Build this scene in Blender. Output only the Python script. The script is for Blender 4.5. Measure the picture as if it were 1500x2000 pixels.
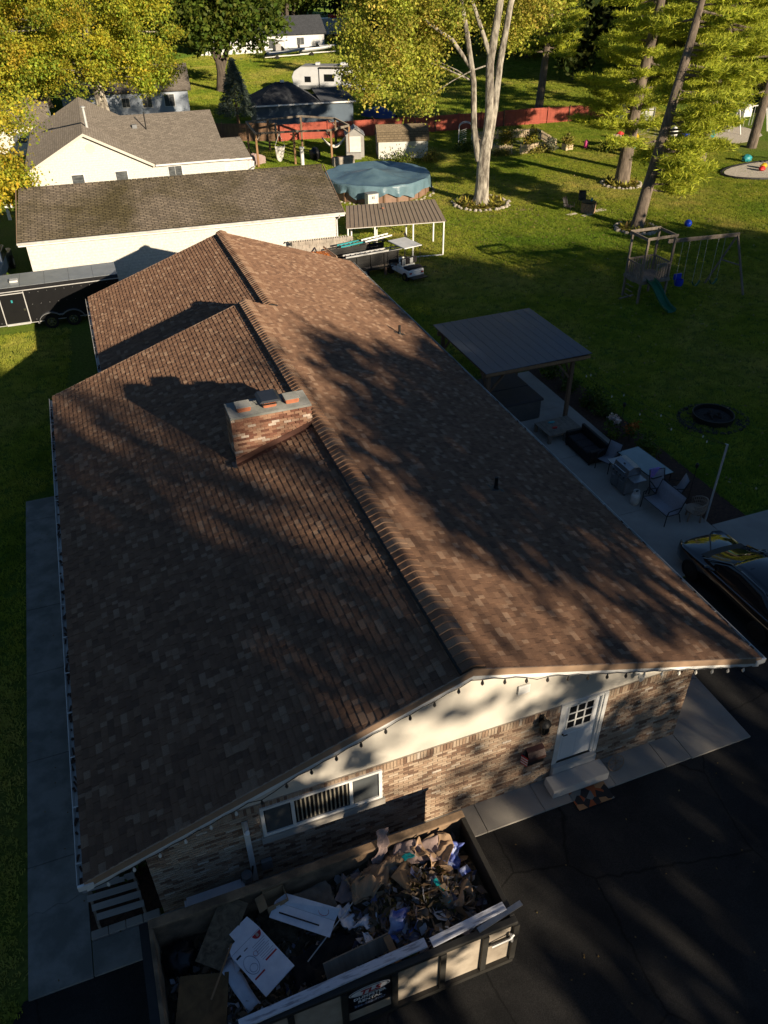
import bpy, math, random
import numpy as np
from mathutils import Vector, Matrix, Euler, noise as mnoise

random.seed(7)
rng = np.random.default_rng(7)
for o in list(bpy.data.objects):
    bpy.data.objects.remove(o, do_unlink=True)
SC = bpy.context.scene
COL = SC.collection
RAD = math.radians

# ---------------------------------------------------------------- camera
YAW, PITCH, ROLL, FPX = 0.349888, 0.632756, -0.013465, 1525.04
CAM = Vector((-4.8053, -8.5579, 15.8512))
_cp, _sp, _cy, _sy = math.cos(PITCH), math.sin(PITCH), math.cos(YAW), math.sin(YAW)
C_F = Vector((_sy * _cp, _cy * _cp, -_sp))
_r = Vector((_cy, -_sy, 0))
_u = _r.cross(C_F)
C_R = math.cos(ROLL) * _r + math.sin(ROLL) * _u
C_U = -math.sin(ROLL) * _r + math.cos(ROLL) * _u
cam = bpy.data.cameras.new("camera")
cam.sensor_fit = 'VERTICAL'
cam.sensor_height = 24.0
cam.lens = FPX * 24.0 / 2000.0
cam.clip_start, cam.clip_end = 0.5, 3000
cam_o = bpy.data.objects.new("camera", cam)
COL.objects.link(cam_o)
cam_o.matrix_world = Matrix(((C_R.x, C_U.x, -C_F.x, CAM.x), (C_R.y, C_U.y, -C_F.y, CAM.y), (C_R.z, C_U.z, -C_F.z, CAM.z), (0, 0, 0, 1)))
SC.camera = cam_o

# ---------------------------------------------------------------- sky and sun
TO_SUN = Vector((0.335, -0.92, 0.0)).normalized()
SUN_EL = RAD(17.2)
SUN_AZ = math.atan2(TO_SUN.x, TO_SUN.y)
w = bpy.data.worlds.new("World")
SC.world = w
w.use_nodes = True
nt = w.node_tree
sky = nt.nodes.new("ShaderNodeTexSky")
sky.sky_type = 'NISHITA'
sky.sun_disc = False
sky.sun_elevation = SUN_EL
sky.sun_rotation = SUN_AZ
sky.air_density = 1.0
sky.dust_density = 0.1
sky.ozone_density = 4.0
nt.links.new(sky.outputs[0], nt.nodes["Background"].inputs[0])
nt.nodes["Background"].inputs[1].default_value = 0.05
sl = bpy.data.lights.new("sun", 'SUN')
sl.energy = 5.0
sl.angle = RAD(0.53)
sl.color = (1.0, 0.84, 0.63)
so = bpy.data.objects.new("sun", sl)
COL.objects.link(so)
sd = Vector((TO_SUN.x * math.cos(SUN_EL), TO_SUN.y * math.cos(SUN_EL), math.sin(SUN_EL)))
so.rotation_euler = (-sd).to_track_quat('-Z', 'Y').to_euler()
so.location = (20, -60, 40)
SC.view_settings.view_transform = 'Standard'
SC.view_settings.look = 'None'
SC.view_settings.gamma = 1.0
SC.view_settings.use_curve_mapping = False
SC.view_settings.exposure = 0.72
SC.render.engine = 'CYCLES'
SC.cycles.max_bounces = 6
SC.cycles.transparent_max_bounces = 6

# ---------------------------------------------------------------- helpers
def inview(p, m=0.0):
    d = Vector(p) - CAM
    z = d.dot(C_F)
    if z < 0.5:
        return False
    x, y = FPX * d.dot(C_R) / z, FPX * d.dot(C_U) / z
    return abs(x) < 750 + m and abs(y) < 1000 + m

class MB:
    """collects faces for one mesh"""
    def __init__(s):
        s.v, s.f, s.m, s.t = [], [], [], []
        s.mi = 0
    def face(s, pts):
        i = len(s.v)
        s.v += [tuple(p) for p in pts]
        s.f.append(tuple(range(i, i + len(pts))))
        s.m.append(s.mi)
        return s
    def hexa(s, p):   # 8 corners: bottom 4 ccw, top 4 ccw
        i = len(s.v)
        s.v += [tuple(q) for q in p]
        for a in ((3, 2, 1, 0), (4, 5, 6, 7), (0, 1, 5, 4), (1, 2, 6, 5), (2, 3, 7, 6), (3, 0, 4, 7)):
            s.f.append(tuple(i + k for k in a))
            s.m.append(s.mi)
        return s
    def box(s, c, d, rz=0.0, M=None):
        x, y, z = d[0] / 2, d[1] / 2, d[2] / 2
        R = M if M is not None else Matrix.Rotation(rz, 3, 'Z')
        c = Vector(c)
        s.hexa([c + R @ Vector(q) for q in ((-x, -y, -z), (x, -y, -z), (x, y, -z), (-x, y, -z), (-x, -y, z), (x, -y, z), (x, y, z), (-x, y, z))])
        return s
    def b2(s, a, b):
        return s.box([(a[i] + b[i]) / 2 for i in range(3)], [abs(b[i] - a[i]) for i in range(3)])
    def bar(s, a, b, w, h, up=(0, 0, 1)):
        a, b = Vector(a), Vector(b)
        d = (b - a).normalized()
        u = Vector(up)
        if abs(d.dot(u)) > 0.98:
            u = Vector((0, 1, 0))
        r = d.cross(u).normalized()
        u = r.cross(d).normalized()
        r, u = r * w / 2, u * h / 2
        s.hexa([a - r - u, a + r - u, b + r - u, b - r - u, a - r + u, a + r + u, b + r + u, b - r + u])
        return s
    def tube(s, pts, r, n=8, cap=True):
        pts = [Vector(p) for p in pts]
        rs = r if hasattr(r, '__len__') else [r] * len(pts)
        i0 = len(s.v)
        pr = None
        for k, p in enumerate(pts):
            d = (pts[min(k + 1, len(pts) - 1)] - pts[max(k - 1, 0)]).normalized()
            if pr is None:
                pr = d.orthogonal().normalized()
            a = (pr - d * pr.dot(d))
            a = a.normalized() if a.length > 1e-6 else d.orthogonal().normalized()
            pr = a
            b = d.cross(a)
            for j in range(n):
                t = 2 * math.pi * j / n
                s.v.append(tuple(p + (a * math.cos(t) + b * math.sin(t)) * rs[k]))
        for k in range(len(pts) - 1):
            for j in range(n):
                q = i0 + k * n
                s.f.append((q + j, q + (j + 1) % n, q + n + (j + 1) % n, q + n + j))
                s.m.append(s.mi)
        if cap:
            s.f.append(tuple(i0 + n - 1 - j for j in range(n)))
            s.f.append(tuple(i0 + (len(pts) - 1) * n + j for j in range(n)))
            s.m += [s.mi, s.mi]
        return s
    def lathe(s, prof, n=20, c=(0, 0, 0), sx=1.0, sy=1.0):
        i0 = len(s.v)
        for r, z in prof:
            for j in range(n):
                t = 2 * math.pi * j / n
                s.v.append((c[0] + r * sx * math.cos(t), c[1] + r * sy * math.sin(t), c[2] + z))
        for k in range(len(prof) - 1):
            for j in range(n):
                q = i0 + k * n
                s.f.append((q + j, q + (j + 1) % n, q + n + (j + 1) % n, q + n + j))
                s.m.append(s.mi)
        s.f.append(tuple(i0 + n - 1 - j for j in range(n)))
        s.f.append(tuple(i0 + (len(prof) - 1) * n + j for j in range(n)))
        s.m += [s.mi, s.mi]
        return s
    def prism(s, poly, ext, off=(0, 0, 0)):
        """poly: 3d points of one cap, ext: extrusion vector"""
        a = [Vector(p) + Vector(off) for p in poly]
        e = Vector(ext)
        i = len(s.v)
        n = len(a)
        s.v += [tuple(p) for p in a] + [tuple(p + e) for p in a]
        s.f.append(tuple(i + n - 1 - k for k in range(n)))
        s.f.append(tuple(i + n + k for k in range(n)))
        s.m += [s.mi, s.mi]
        for k in range(n):
            s.f.append((i + k, i + (k + 1) % n, i + n + (k + 1) % n, i + n + k))
            s.m.append(s.mi)
        return s
    def grid(s, fn, nu, nv):
        i = len(s.v)
        for a in range(nu + 1):
            for b in range(nv + 1):
                s.v.append(tuple(fn(a / nu, b / nv)))
        for a in range(nu):
            for b in range(nv):
                q = i + a * (nv + 1) + b
                s.f.append((q, q + nv + 1, q + nv + 2, q + 1))
                s.m.append(s.mi)
        return s
    def build(s, name, mat, parent=None, smooth=False, bevel=0, loc=None, rot=None, fix=True, solid=0, **tags):
        me = bpy.data.meshes.new(name)
        me.from_pydata(s.v, [], s.f)
        if fix:
            import bmesh
            bm = bmesh.new()
            bm.from_mesh(me)
            bmesh.ops.recalc_face_normals(bm, faces=bm.faces)
            bm.to_mesh(me)
            bm.free()
        mats = mat if isinstance(mat, (list, tuple)) else [mat]
        for m in mats:
            me.materials.append(MAT[m] if isinstance(m, str) else m)
        if len(mats) > 1:
            me.polygons.foreach_set('material_index', s.m)
        if smooth:
            me.polygons.foreach_set('use_smooth', [True] * len(me.polygons))
        o = bpy.data.objects.new(name, me)
        COL.objects.link(o)
        o.parent = parent
        if loc is not None:
            o.location = loc
        if rot is not None:
            o.rotation_euler = rot
        if solid:
            md = o.modifiers.new('s', 'SOLIDIFY')
            md.thickness = solid
            md.offset = 0
        if bevel:
            md = o.modifiers.new('b', 'BEVEL')
            md.width = bevel
            md.segments = 2
            md.limit_method = 'ANGLE'
        if smooth:
            try:
                me.set_sharp_from_angle(angle=RAD(40))
            except Exception:
                pass
        tag(o, **tags)
        return o

def tag(o, label=None, cat=None, group=None, kind=None):
    if label:
        o['label'] = label
    if cat:
        o['category'] = cat
    if group:
        o['group'] = group
    if kind:
        o['kind'] = kind
    return o

def thing(name, label, cat, loc=(0, 0, 0), rz=0.0, group=None):
    o = bpy.data.objects.new(name, None)
    COL.objects.link(o)
    o.location = loc
    o.rotation_euler = (0, 0, rz)
    o.empty_display_size = 0.2
    return tag(o, label, cat, group)

def kids(o):
    return [c for c in ALLKIDS() if c.parent == o]

def ALLKIDS():
    return list(bpy.data.objects)

def copy_tree(o, parent=None):
    c = o.copy()
    COL.objects.link(c)
    if parent is not None:
        c.parent = parent
    for ch in o.children:
        copy_tree(ch, c)
    return c

def dup(root, loc, rz=None, label=None, group=None, scale=None):
    r = copy_tree(root)
    r.location = loc
    if rz is not None:
        r.rotation_euler = (0, 0, rz)
    if scale is not None:
        r.scale = scale if hasattr(scale, '__len__') else (scale,) * 3
    if label:
        r['label'] = label
    if group:
        r['group'] = group
    return r

def piece(name, me, parent, M, t=None):
    """one small piece sharing mesh data"""
    o = bpy.data.objects.new(name, me)
    COL.objects.link(o)
    o.parent = parent
    o.matrix_local = M
    if t is not None:
        o.color = (t, t, t, 1)
    return o

def frame(a, b, n, p):
    return Matrix(((a[0], b[0], n[0], p[0]), (a[1], b[1], n[1], p[1]), (a[2], b[2], n[2], p[2]), (0, 0, 0, 1)))

# ---------------------------------------------------------------- materials
MAT = {}
def _base(name, rough, metal=0.0, spec=0.4):
    m = bpy.data.materials.new(name)
    m.use_nodes = True
    n = m.node_tree
    b = n.nodes["Principled BSDF"]
    b.inputs["Roughness"].default_value = rough
    b.inputs["Metallic"].default_value = metal
    b.inputs["Specular IOR Level"].default_value = spec
    if rough >= 0.8 and "Diffuse Roughness" in b.inputs:
        b.inputs["Diffuse Roughness"].default_value = 1.0
    MAT[name] = m
    return m, n, b

def _noise(n, scale, detail=5, dist=0.0, sc=(1, 1, 1), rough=0.6):
    tc = n.nodes.new("ShaderNodeTexCoord")
    src = tc.outputs["Object"]
    if sc != (1, 1, 1):
        mp = n.nodes.new("ShaderNodeMapping")
        mp.inputs["Scale"].default_value = sc
        n.links.new(src, mp.inputs[0])
        src = mp.outputs[0]
    t = n.nodes.new("ShaderNodeTexNoise")
    t.inputs["Scale"].default_value = scale
    t.inputs["Detail"].default_value = detail
    t.inputs["Roughness"].default_value = rough
    t.inputs["Distortion"].default_value = dist
    n.links.new(src, t.inputs["Vector"])
    return t

def _ramp(n, src, stops):
    r = n.nodes.new("ShaderNodeValToRGB")
    els = r.color_ramp.elements
    while len(els) < len(stops):
        els.new(0.5)
    for e, (p, c) in zip(els, stops):
        e.position = p
        e.color = (*c, 1)
    n.links.new(src, r.inputs[0])
    return r

def _bump(n, b, src, strength, dist=0.02):
    bp = n.nodes.new("ShaderNodeBump")
    bp.inputs["Strength"].default_value = strength
    bp.inputs["Distance"].default_value = dist
    n.links.new(src, bp.inputs["Height"])
    n.links.new(bp.outputs[0], b.inputs["Normal"])

def pm(name, c, c2=None, scale=4, rough=0.75, metal=0.0, bump=0.0, bscale=None, spec=0.4, sc=(1, 1, 1), lo=0.35, hi=0.68, dist=0.0, bd=0.02):
    """plain procedural material: two colours mixed by noise"""
    m, n, b = _base(name, rough, metal, spec)
    if c2 is None:
        c2 = tuple(x * 0.72 for x in c)
    t = _noise(n, scale, 6, dist, sc)
    r = _ramp(n, t.outputs[0], [(lo, c2), (hi, c)])
    n.links.new(r.outputs[0], b.inputs["Base Color"])
    if bump:
        t2 = _noise(n, bscale or scale * 6, 4, 0, sc)
        _bump(n, b, t2.outputs[0], bump, bd)
    return m

def mult(n, a, bsock, fac=1.0):
    mx = n.nodes.new("ShaderNodeMix")
    mx.data_type = 'RGBA'
    mx.blend_type = 'MULTIPLY'
    mx.inputs[0].default_value = fac
    n.links.new(a, mx.inputs[6])
    n.links.new(bsock, mx.inputs[7])
    return mx.outputs[2]

def piecemat(name, stops, rough=0.9, grain=40, gamt=(0.75, 1.15), bump=0.3, spec=0.25):
    """two versions of one material: <name> reads the face attribute t, <name>_o the object's colour; CONSTANT-ish ramp plus grain"""
    for suf in ("", "_o"):
        m, n, b = _base(name + suf, rough, 0, spec)
        if suf:
            oi = n.nodes.new("ShaderNodeObjectInfo")
            src = oi.outputs["Color"]
        else:
            at = n.nodes.new("ShaderNodeAttribute")
            at.attribute_name = 't'
            src = at.outputs["Fac"]
        r = _ramp(n, src, stops)
        t = _noise(n, grain, 3)
        g = _ramp(n, t.outputs[0], [(0.3, (gamt[0],) * 3), (0.7, (gamt[1],) * 3)])
        n.links.new(mult(n, r.outputs[0], g.outputs[0]), b.inputs["Base Color"])
        if bump:
            _bump(n, b, t.outputs[0], bump, 0.012)

def leafmat(name, trans=0.45, rough=0.6):
    m, n, b = _base(name, rough, 0, 0.25)
    at = n.nodes.new("ShaderNodeAttribute")
    at.attribute_name = 'col'
    n.links.new(at.outputs["Color"], b.inputs["Base Color"])
    tr = n.nodes.new("ShaderNodeBsdfTranslucent")
    n.links.new(at.outputs["Color"], tr.inputs[0])
    mx = n.nodes.new("ShaderNodeMixShader")
    mx.inputs[0].default_value = trans
    n.links.new(b.outputs[0], mx.inputs[1])
    n.links.new(tr.outputs[0], mx.inputs[2])
    n.links.new(mx.outputs[0], n.nodes["Material Output"].inputs[0])
    return m

def brickmat(name, c1, c2, mortar, bw, bh, ms=0.015, rough=0.9, stain=None, axis='XZ', off=0.5, bump=0.4, rot=0.0, stainscale=0.25):
    """far-away coursed surfaces (shingles, siding) as a brick texture on object coords"""
    m, n, b = _base(name, rough, 0, 0.2)
    tc = n.nodes.new("ShaderNodeTexCoord")
    sx = n.nodes.new("ShaderNodeSeparateXYZ")
    cx = n.nodes.new("ShaderNodeCombineXYZ")
    n.links.new(tc.outputs["Object"], sx.inputs[0])
    n.links.new(sx.outputs[axis[0]], cx.inputs[0])
    n.links.new(sx.outputs[axis[1]], cx.inputs[1])
    bt = n.nodes.new("ShaderNodeTexBrick")
    n.links.new(cx.outputs[0], bt.inputs["Vector"])
    bt.inputs["Color1"].default_value = (*c1, 1)
    bt.inputs["Color2"].default_value = (*c2, 1)
    bt.inputs["Mortar"].default_value = (*mortar, 1)
    bt.inputs["Scale"].default_value = 1.0
    bt.inputs["Mortar Size"].default_value = ms
    bt.inputs["Mortar Smooth"].default_value = 0.2
    bt.inputs["Brick Width"].default_value = bw
    bt.inputs["Row Height"].default_value = bh
    bt.offset = off
    col = bt.outputs["Color"]
    if stain:
        t = _noise(n, stainscale, 8, 0.3)
        r = _ramp(n, t.outputs[0], [(0.38, stain), (0.6, (1, 1, 1))])
        col = mult(n, col, r.outputs[0])
    t2 = _noise(n, 9, 5)
    r2 = _ramp(n, t2.outputs[0], [(0.3, (0.78,) * 3), (0.7, (1.12,) * 3)])
    col = mult(n, col, r2.outputs[0])
    n.links.new(col, b.inputs["Base Color"])
    _bump(n, b, bt.outputs["Fac"], -bump, 0.02)
    return m
# ---- palette
piecemat('shingle', [(0.0, (0.016, 0.013, 0.012)), (0.06, (0.135, 0.080, 0.054)), (0.35, (0.175, 0.101, 0.065)), (0.6, (0.215, 0.125, 0.079)), (0.8, (0.25, 0.155, 0.10)), (1.0, (0.31, 0.205, 0.137))], 0.95, 90, (0.66, 1.25), 0.8, 0.15)
piecemat('brick', [(0.0, (0.15, 0.092, 0.064)), (0.25, (0.22, 0.14, 0.095)), (0.45, (0.34, 0.235, 0.16)), (0.7, (0.40, 0.30, 0.21)), (0.88, (0.43, 0.34, 0.25)), (1.0, (0.54, 0.47, 0.39))], 0.92, 45, (0.75, 1.15), 0.4, 0.2)
pm('mortar', (0.42, 0.36, 0.29), (0.30, 0.26, 0.21), 8, 0.95, bump=0.4, bscale=90)
piecemat('brickred', [(0.0, (0.13, 0.06, 0.042)), (0.25, (0.22, 0.10, 0.066)), (0.45, (0.30, 0.155, 0.10)), (0.7, (0.36, 0.22, 0.145)), (0.9, (0.42, 0.30, 0.22)), (1.0, (0.56, 0.48, 0.40))], 0.92, 45, (0.72, 1.15), 0.4, 0.2)
pm('dumpinner', (0.30, 0.20, 0.12), (0.12, 0.085, 0.055), 2.2, 0.8, bump=0.4, bscale=12, lo=.4, hi=.62)
pm('chimmortar', (0.30, 0.235, 0.175), (0.22, 0.17, 0.125), 8, 0.95, bump=0.4, bscale=90)
pm('deck', (0.09, 0.06, 0.05), None, 5, 0.95)
pm('sidingcream', (0.60, 0.56, 0.49), (0.52, 0.49, 0.43), 1.2, 0.55, bump=0.1, bscale=30)
pm('whitetrim', (0.78, 0.78, 0.76), (0.66, 0.66, 0.64), 3, 0.45)
pm('dooerwhite', (0.80, 0.82, 0.84), (0.76, 0.78, 0.80), 2, 0.35)
pm('tanmetal', (0.34, 0.23, 0.15), (0.28, 0.19, 0.13), 3, 0.5)
pm('gutter', (0.62, 0.60, 0.55), (0.40, 0.39, 0.36), 2.5, 0.5, sc=(1, 0.3, 1))
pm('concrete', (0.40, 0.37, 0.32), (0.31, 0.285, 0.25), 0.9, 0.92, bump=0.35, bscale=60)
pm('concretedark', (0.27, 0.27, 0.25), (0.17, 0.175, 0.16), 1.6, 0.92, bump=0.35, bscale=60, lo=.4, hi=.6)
pm('mulch', (0.10, 0.05, 0.03), (0.035, 0.02, 0.014), 14, 1.0, bump=1.0, bscale=40)
pm('gravel', (0.44, 0.40, 0.34), (0.28, 0.25, 0.21), 14, 1.0, bump=0.8, bscale=60)
pm('woodgrey', (0.27, 0.225, 0.175), (0.17, 0.14, 0.11), 6, 0.85, bump=0.3, sc=(1, 1, 0.15))
pm('woodpale', (0.34, 0.34, 0.33), (0.24, 0.245, 0.245), 5, 0.85, bump=0.3, sc=(0.15, 1, 1))
pm('woodbrown', (0.25, 0.15, 0.085), (0.16, 0.095, 0.055), 5, 0.8, bump=0.3, sc=(1, 1, 0.15))
pm('cedar', (0.40, 0.23, 0.11), (0.28, 0.16, 0.08), 5, 0.8, bump=0.2, sc=(1, 0.2, 0.2))
pm('redfence', (0.50, 0.125, 0.078), (0.38, 0.095, 0.060), 1.5, 0.85, bump=0.2, sc=(3, 3, 0.3))
pm('bark', (0.15, 0.12, 0.095), (0.06, 0.048, 0.038), 5, 0.95, bump=1.0, bscale=14, sc=(1, 1, 0.22), bd=.06)
pm('barkpale', (0.50, 0.46, 0.38), (0.13, 0.11, 0.09), 3.8, 0.95, bump=1.0, bscale=9, sc=(1, 1, 0.3), bd=.08, lo=.38, hi=.62)
pm('barkpine', (0.27, 0.215, 0.165), (0.11, 0.085, 0.066), 4, 0.95, bump=1.0, bscale=10, sc=(1, 1, 0.3), bd=.06)
pm('blackpaint', (0.007, 0.007, 0.008), (0.005, 0.005, 0.006), 3, 0.35, spec=0.5)
pm('blackmetal', (0.020, 0.019, 0.018), (0.012, 0.012, 0.012), 6, 0.5)
pm('darkframe', (0.028, 0.026, 0.022), (0.016, 0.015, 0.013), 3, 0.6, bump=.2)
pm('dumptan', (0.40, 0.345, 0.275), (0.24, 0.20, 0.155), 1.6, 0.7, bump=0.25, bscale=12)
pm('carblack', (0.004, 0.005, 0.008), (0.003, 0.004, 0.006), 2, 0.08, spec=0.6)
MAT['carblack'].node_tree.nodes["Principled BSDF"].inputs["Coat Weight"].default_value = 1.0
pm('glassdark', (0.012, 0.014, 0.016), (0.008, 0.009, 0.011), 2, 0.06, spec=0.6)
pm('rubber', (0.012, 0.012, 0.012), None, 8, 0.85)
pm('chrome', (0.55, 0.55, 0.56), (0.45, 0.45, 0.46), 6, 0.25, metal=1.0)
pm('alu', (0.62, 0.63, 0.64), (0.5, 0.51, 0.52), 6, 0.38, metal=0.8)
pm('steel', (0.36, 0.37, 0.38), (0.28, 0.29, 0.30), 6, 0.32, metal=0.9)
pm('galv', (0.58, 0.58, 0.57), (0.48, 0.48, 0.47), 6, 0.45, metal=0.3)
pm('greyroof', (0.078, 0.095, 0.128), (0.06, 0.073, 0.10), 2, 0.42, metal=0.2, sc=(4, .3, 1))
pm('brownmetal', (0.27, 0.215, 0.165), (0.235, 0.185, 0.14), 2, 0.5)
pm('trailergrey', (0.33, 0.36, 0.38), (0.26, 0.29, 0.31), 2, 0.4, metal=0.2)
pm('terracotta', (0.46, 0.17, 0.085), (0.36, 0.13, 0.065), 6, 0.85)
pm('flashing', (0.10, 0.045, 0.033), (0.075, 0.035, 0.026), 3, 0.5, metal=0.2)
pm('flashdark', (0.05, 0.055, 0.065), None, 3, 0.45, metal=0.4)
pm('poolcover', (0.13, 0.215, 0.26), (0.095, 0.165, 0.205), 1.5, 0.38, bump=0.3, bscale=5, bd=.05)
pm('poolwall', (0.27, 0.17, 0.12), (0.21, 0.13, 0.09), 3, 0.6)
pm('tarpblue', (0.035, 0.07, 0.22), (0.025, 0.05, 0.16), 2, 0.4, bump=.3)
pm('bluewall', (0.085, 0.12, 0.16), (0.07, 0.10, 0.135), 1.0, 0.6)
pm('shedwhite', (0.66, 0.66, 0.62), (0.54, 0.54, 0.50), 3, 0.65, bump=.15)
pm('shedgrey', (0.34, 0.33, 0.31), (0.27, 0.26, 0.25), 3, 0.6)
pm('rvwhite', (0.62, 0.63, 0.64), (0.54, 0.55, 0.56), 1.5, 0.35)
pm('rvgrey', (0.24, 0.25, 0.26), None, 2, 0.5)
pm('navy', (0.015, 0.03, 0.06), None, 2, 0.3)
pm('houseblue', (0.42, 0.48, 0.56), (0.36, 0.41, 0.49), 1, 0.6)
pm('plasgreen', (0.008, 0.12, 0.05), (0.006, 0.09, 0.04), 3, 0.4)
pm('plasblue', (0.01, 0.055, 0.55), (0.008, 0.045, 0.45), 3, 0.35)
pm('plasred', (0.55, 0.03, 0.03), (0.45, 0.025, 0.025), 3, 0.4)
pm('plaspink', (0.62, 0.07, 0.25), None, 3, 0.4)
pm('plasyellow', (0.62, 0.40, 0.02), None, 3, 0.4)
pm('plasteal', (0.03, 0.30, 0.33), (0.025, 0.24, 0.26), 3, 0.45)
pm('orangetarp', (0.78, 0.20, 0.015), (0.66, 0.165, 0.012), 3, 0.5, bump=.3)
pm('tankwhite', (0.66, 0.66, 0.63), (0.5, 0.5, 0.47), 5, 0.5)
pm('sling', (0.30, 0.29, 0.31), (0.25, 0.24, 0.26), 20, 0.7)
pm('wickertan', (0.34, 0.26, 0.19), (0.22, 0.165, 0.12), 30, 0.7, bump=.4)
pm('wickerdark', (0.022, 0.018, 0.017), (0.012, 0.010, 0.010), 30, 0.6, bump=.4)
pm('cushdark', (0.04, 0.034, 0.035), (0.028, 0.024, 0.025), 12, 0.9)
pm('tubcover', (0.05, 0.048, 0.055), (0.04, 0.038, 0.044), 4, 0.7)
pm('tubside', (0.10, 0.095, 0.09), (0.07, 0.068, 0.064), 5, 0.7)
pm('glasstable', (0.26, 0.32, 0.31), (0.22, 0.28, 0.27), 2, 0.06, spec=0.6)
pm('stone', (0.50, 0.45, 0.38), (0.30, 0.27, 0.23), 3, 0.9, bump=.4)
pm('cloth', (0.70, 0.68, 0.63), (0.58, 0.56, 0.52), 6, 0.8)
pm('ash', (0.05, 0.045, 0.04), (0.015, 0.014, 0.013), 10, 1.0, bump=1)
pm('kraft', (0.42, 0.28, 0.17), (0.32, 0.21, 0.125), 5, 0.85, bump=.2)
pm('cardboard', (0.38, 0.24, 0.13), (0.30, 0.19, 0.10), 4, 0.85)
pm('paperwhite', (0.70, 0.72, 0.78), (0.58, 0.60, 0.67), 5, 0.7)
pm('plywood', (0.26, 0.19, 0.115), (0.09, 0.066, 0.042), 5, 0.85, bump=.2, dist=1.5)
pm('plyorange', (0.25, 0.145, 0.06), (0.13, 0.075, 0.032), 3, 0.85, bump=.2, dist=1.0)
pm('carpetgrey', (0.20, 0.165, 0.13), (0.14, 0.115, 0.09), 7, 1.0, bump=.6)
pm('bagblack', (0.010, 0.010, 0.012), None, 5, 0.35, bump=.5, bscale=6)
pm('debris', (0.13, 0.10, 0.062), (0.03, 0.023, 0.015), 6, 1.0, bump=1.0, bscale=18, bd=.05)
pm('rooffelt', (0.022, 0.02, 0.02), (0.012, 0.011, 0.011), 4, 0.9, bump=.4)
pm('pinkpaper', (0.40, 0.30, 0.27), (0.30, 0.22, 0.20), 5, 0.85)
pm('bluebag', (0.10, 0.14, 0.42), (0.35, 0.40, 0.58), 4, 0.5, lo=.45, hi=.55)
pm('tealplastic', (0.01, 0.38, 0.40), None, 4, 0.4)
pm('bulb', (0.75, 0.72, 0.65), None, 4, 0.2)
pm('bulbdark', (0.045, 0.042, 0.04), None, 4, 0.3)
pm('dirt', (0.20, 0.14, 0.085), (0.13, 0.09, 0.055), 5, 1.0, bump=.5)
pm('letterwhite', (0.75, 0.75, 0.75), None, 4, 0.5)
pm('signblack', (0.006, 0.007, 0.012), None, 4, 0.4)
pm('letterred', (0.42, 0.02, 0.03), None, 4, 0.5)
pm('letterblue', (0.16, 0.20, 0.30), None, 4, 0.5)
brickmat('garageroof', (0.18, 0.148, 0.112), (0.108, 0.09, 0.07), (0.05, 0.042, 0.034), 0.36, 0.16, 0.03, 0.95, stain=(0.50, 0.50, 0.34), axis='XY', off=0.37)
brickmat('neighroof', (0.20, 0.175, 0.148), (0.135, 0.118, 0.10), (0.10, 0.085, 0.068), 0.36, 0.16, 0.02, 0.95, axis='XY', off=0.37)
brickmat('shedroof', (0.25, 0.195, 0.125), (0.18, 0.14, 0.09), (0.10, 0.08, 0.055), 0.36, 0.15, 0.02, 0.95, axis='XY', off=0.37)
brickmat('darkroof', (0.07, 0.075, 0.085), (0.05, 0.054, 0.062), (0.03, 0.032, 0.037), 0.36, 0.16, 0.02, 0.95, axis='XY', off=0.37)
brickmat('vinyl', (0.66, 0.64, 0.585), (0.655, 0.635, 0.58), (0.56, 0.54, 0.49), 400.0, 0.16, 0.012, 0.5, axis='XZ', bump=.5)
brickmat('vinylwhite', (0.68, 0.69, 0.70), (0.67, 0.68, 0.69), (0.5, 0.51, 0.52), 40.0, 0.15, 0.012, 0.5, axis='XZ', bump=.5)
brickmat('brickfar', (0.36, 0.21, 0.14), (0.24, 0.13, 0.09), (0.36, 0.31, 0.25), 0.215, 0.0725, 0.012, 0.9, axis='YZ')
brickmat('blockwall', (0.55, 0.47, 0.36), (0.47, 0.40, 0.31), (0.33, 0.28, 0.22), 0.4, 0.2, 0.02, 0.9, axis='XZ')
for nm in ('leaf', 'needle', 'grassblade', 'weed'):
    leafmat(nm, {'leaf': 0.42, 'needle': 0.42, 'grassblade': 0.35, 'weed': 0.35}[nm])

def asphaltmat():
    m, n, b = _base('asphalt', 0.9, 0, 0.25)
    t1 = _noise(n, 0.55, 6, 0.5)
    r1 = _ramp(n, t1.outputs[0], [(0.32, (0.014, 0.014, 0.014)), (0.5, (0.024, 0.0235, 0.023)), (0.7, (0.040, 0.038, 0.035))])
    t2 = _noise(n, 55, 4)
    r2 = _ramp(n, t2.outputs[0], [(0.35, (0.6,) * 3), (0.72, (1.5,) * 3)])
    tn = _noise(n, 1.6, 3)
    tc = n.nodes.new("ShaderNodeTexCoord")
    mx = n.nodes.new("ShaderNodeMix"); mx.data_type = 'VECTOR'; mx.inputs[0].default_value = 0.18
    n.links.new(tc.outputs["Object"], mx.inputs[4]); n.links.new(tn.outputs["Color"], mx.inputs[5])
    vo = n.nodes.new("ShaderNodeTexVoronoi"); vo.feature = 'DISTANCE_TO_EDGE'; vo.inputs["Scale"].default_value = 0.33
    n.links.new(mx.outputs[1], vo.inputs["Vector"])
    r3 = _ramp(n, vo.outputs["Distance"], [(0.002, (0.35,) * 3), (0.006, (1.0,) * 3)])
    c = mult(n, mult(n, r1.outputs[0], r2.outputs[0]), r3.outputs[0])
    n.links.new(c, b.inputs["Base Color"])
    _bump(n, b, t2.outputs[0], 0.6, 0.01)
asphaltmat()
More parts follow.
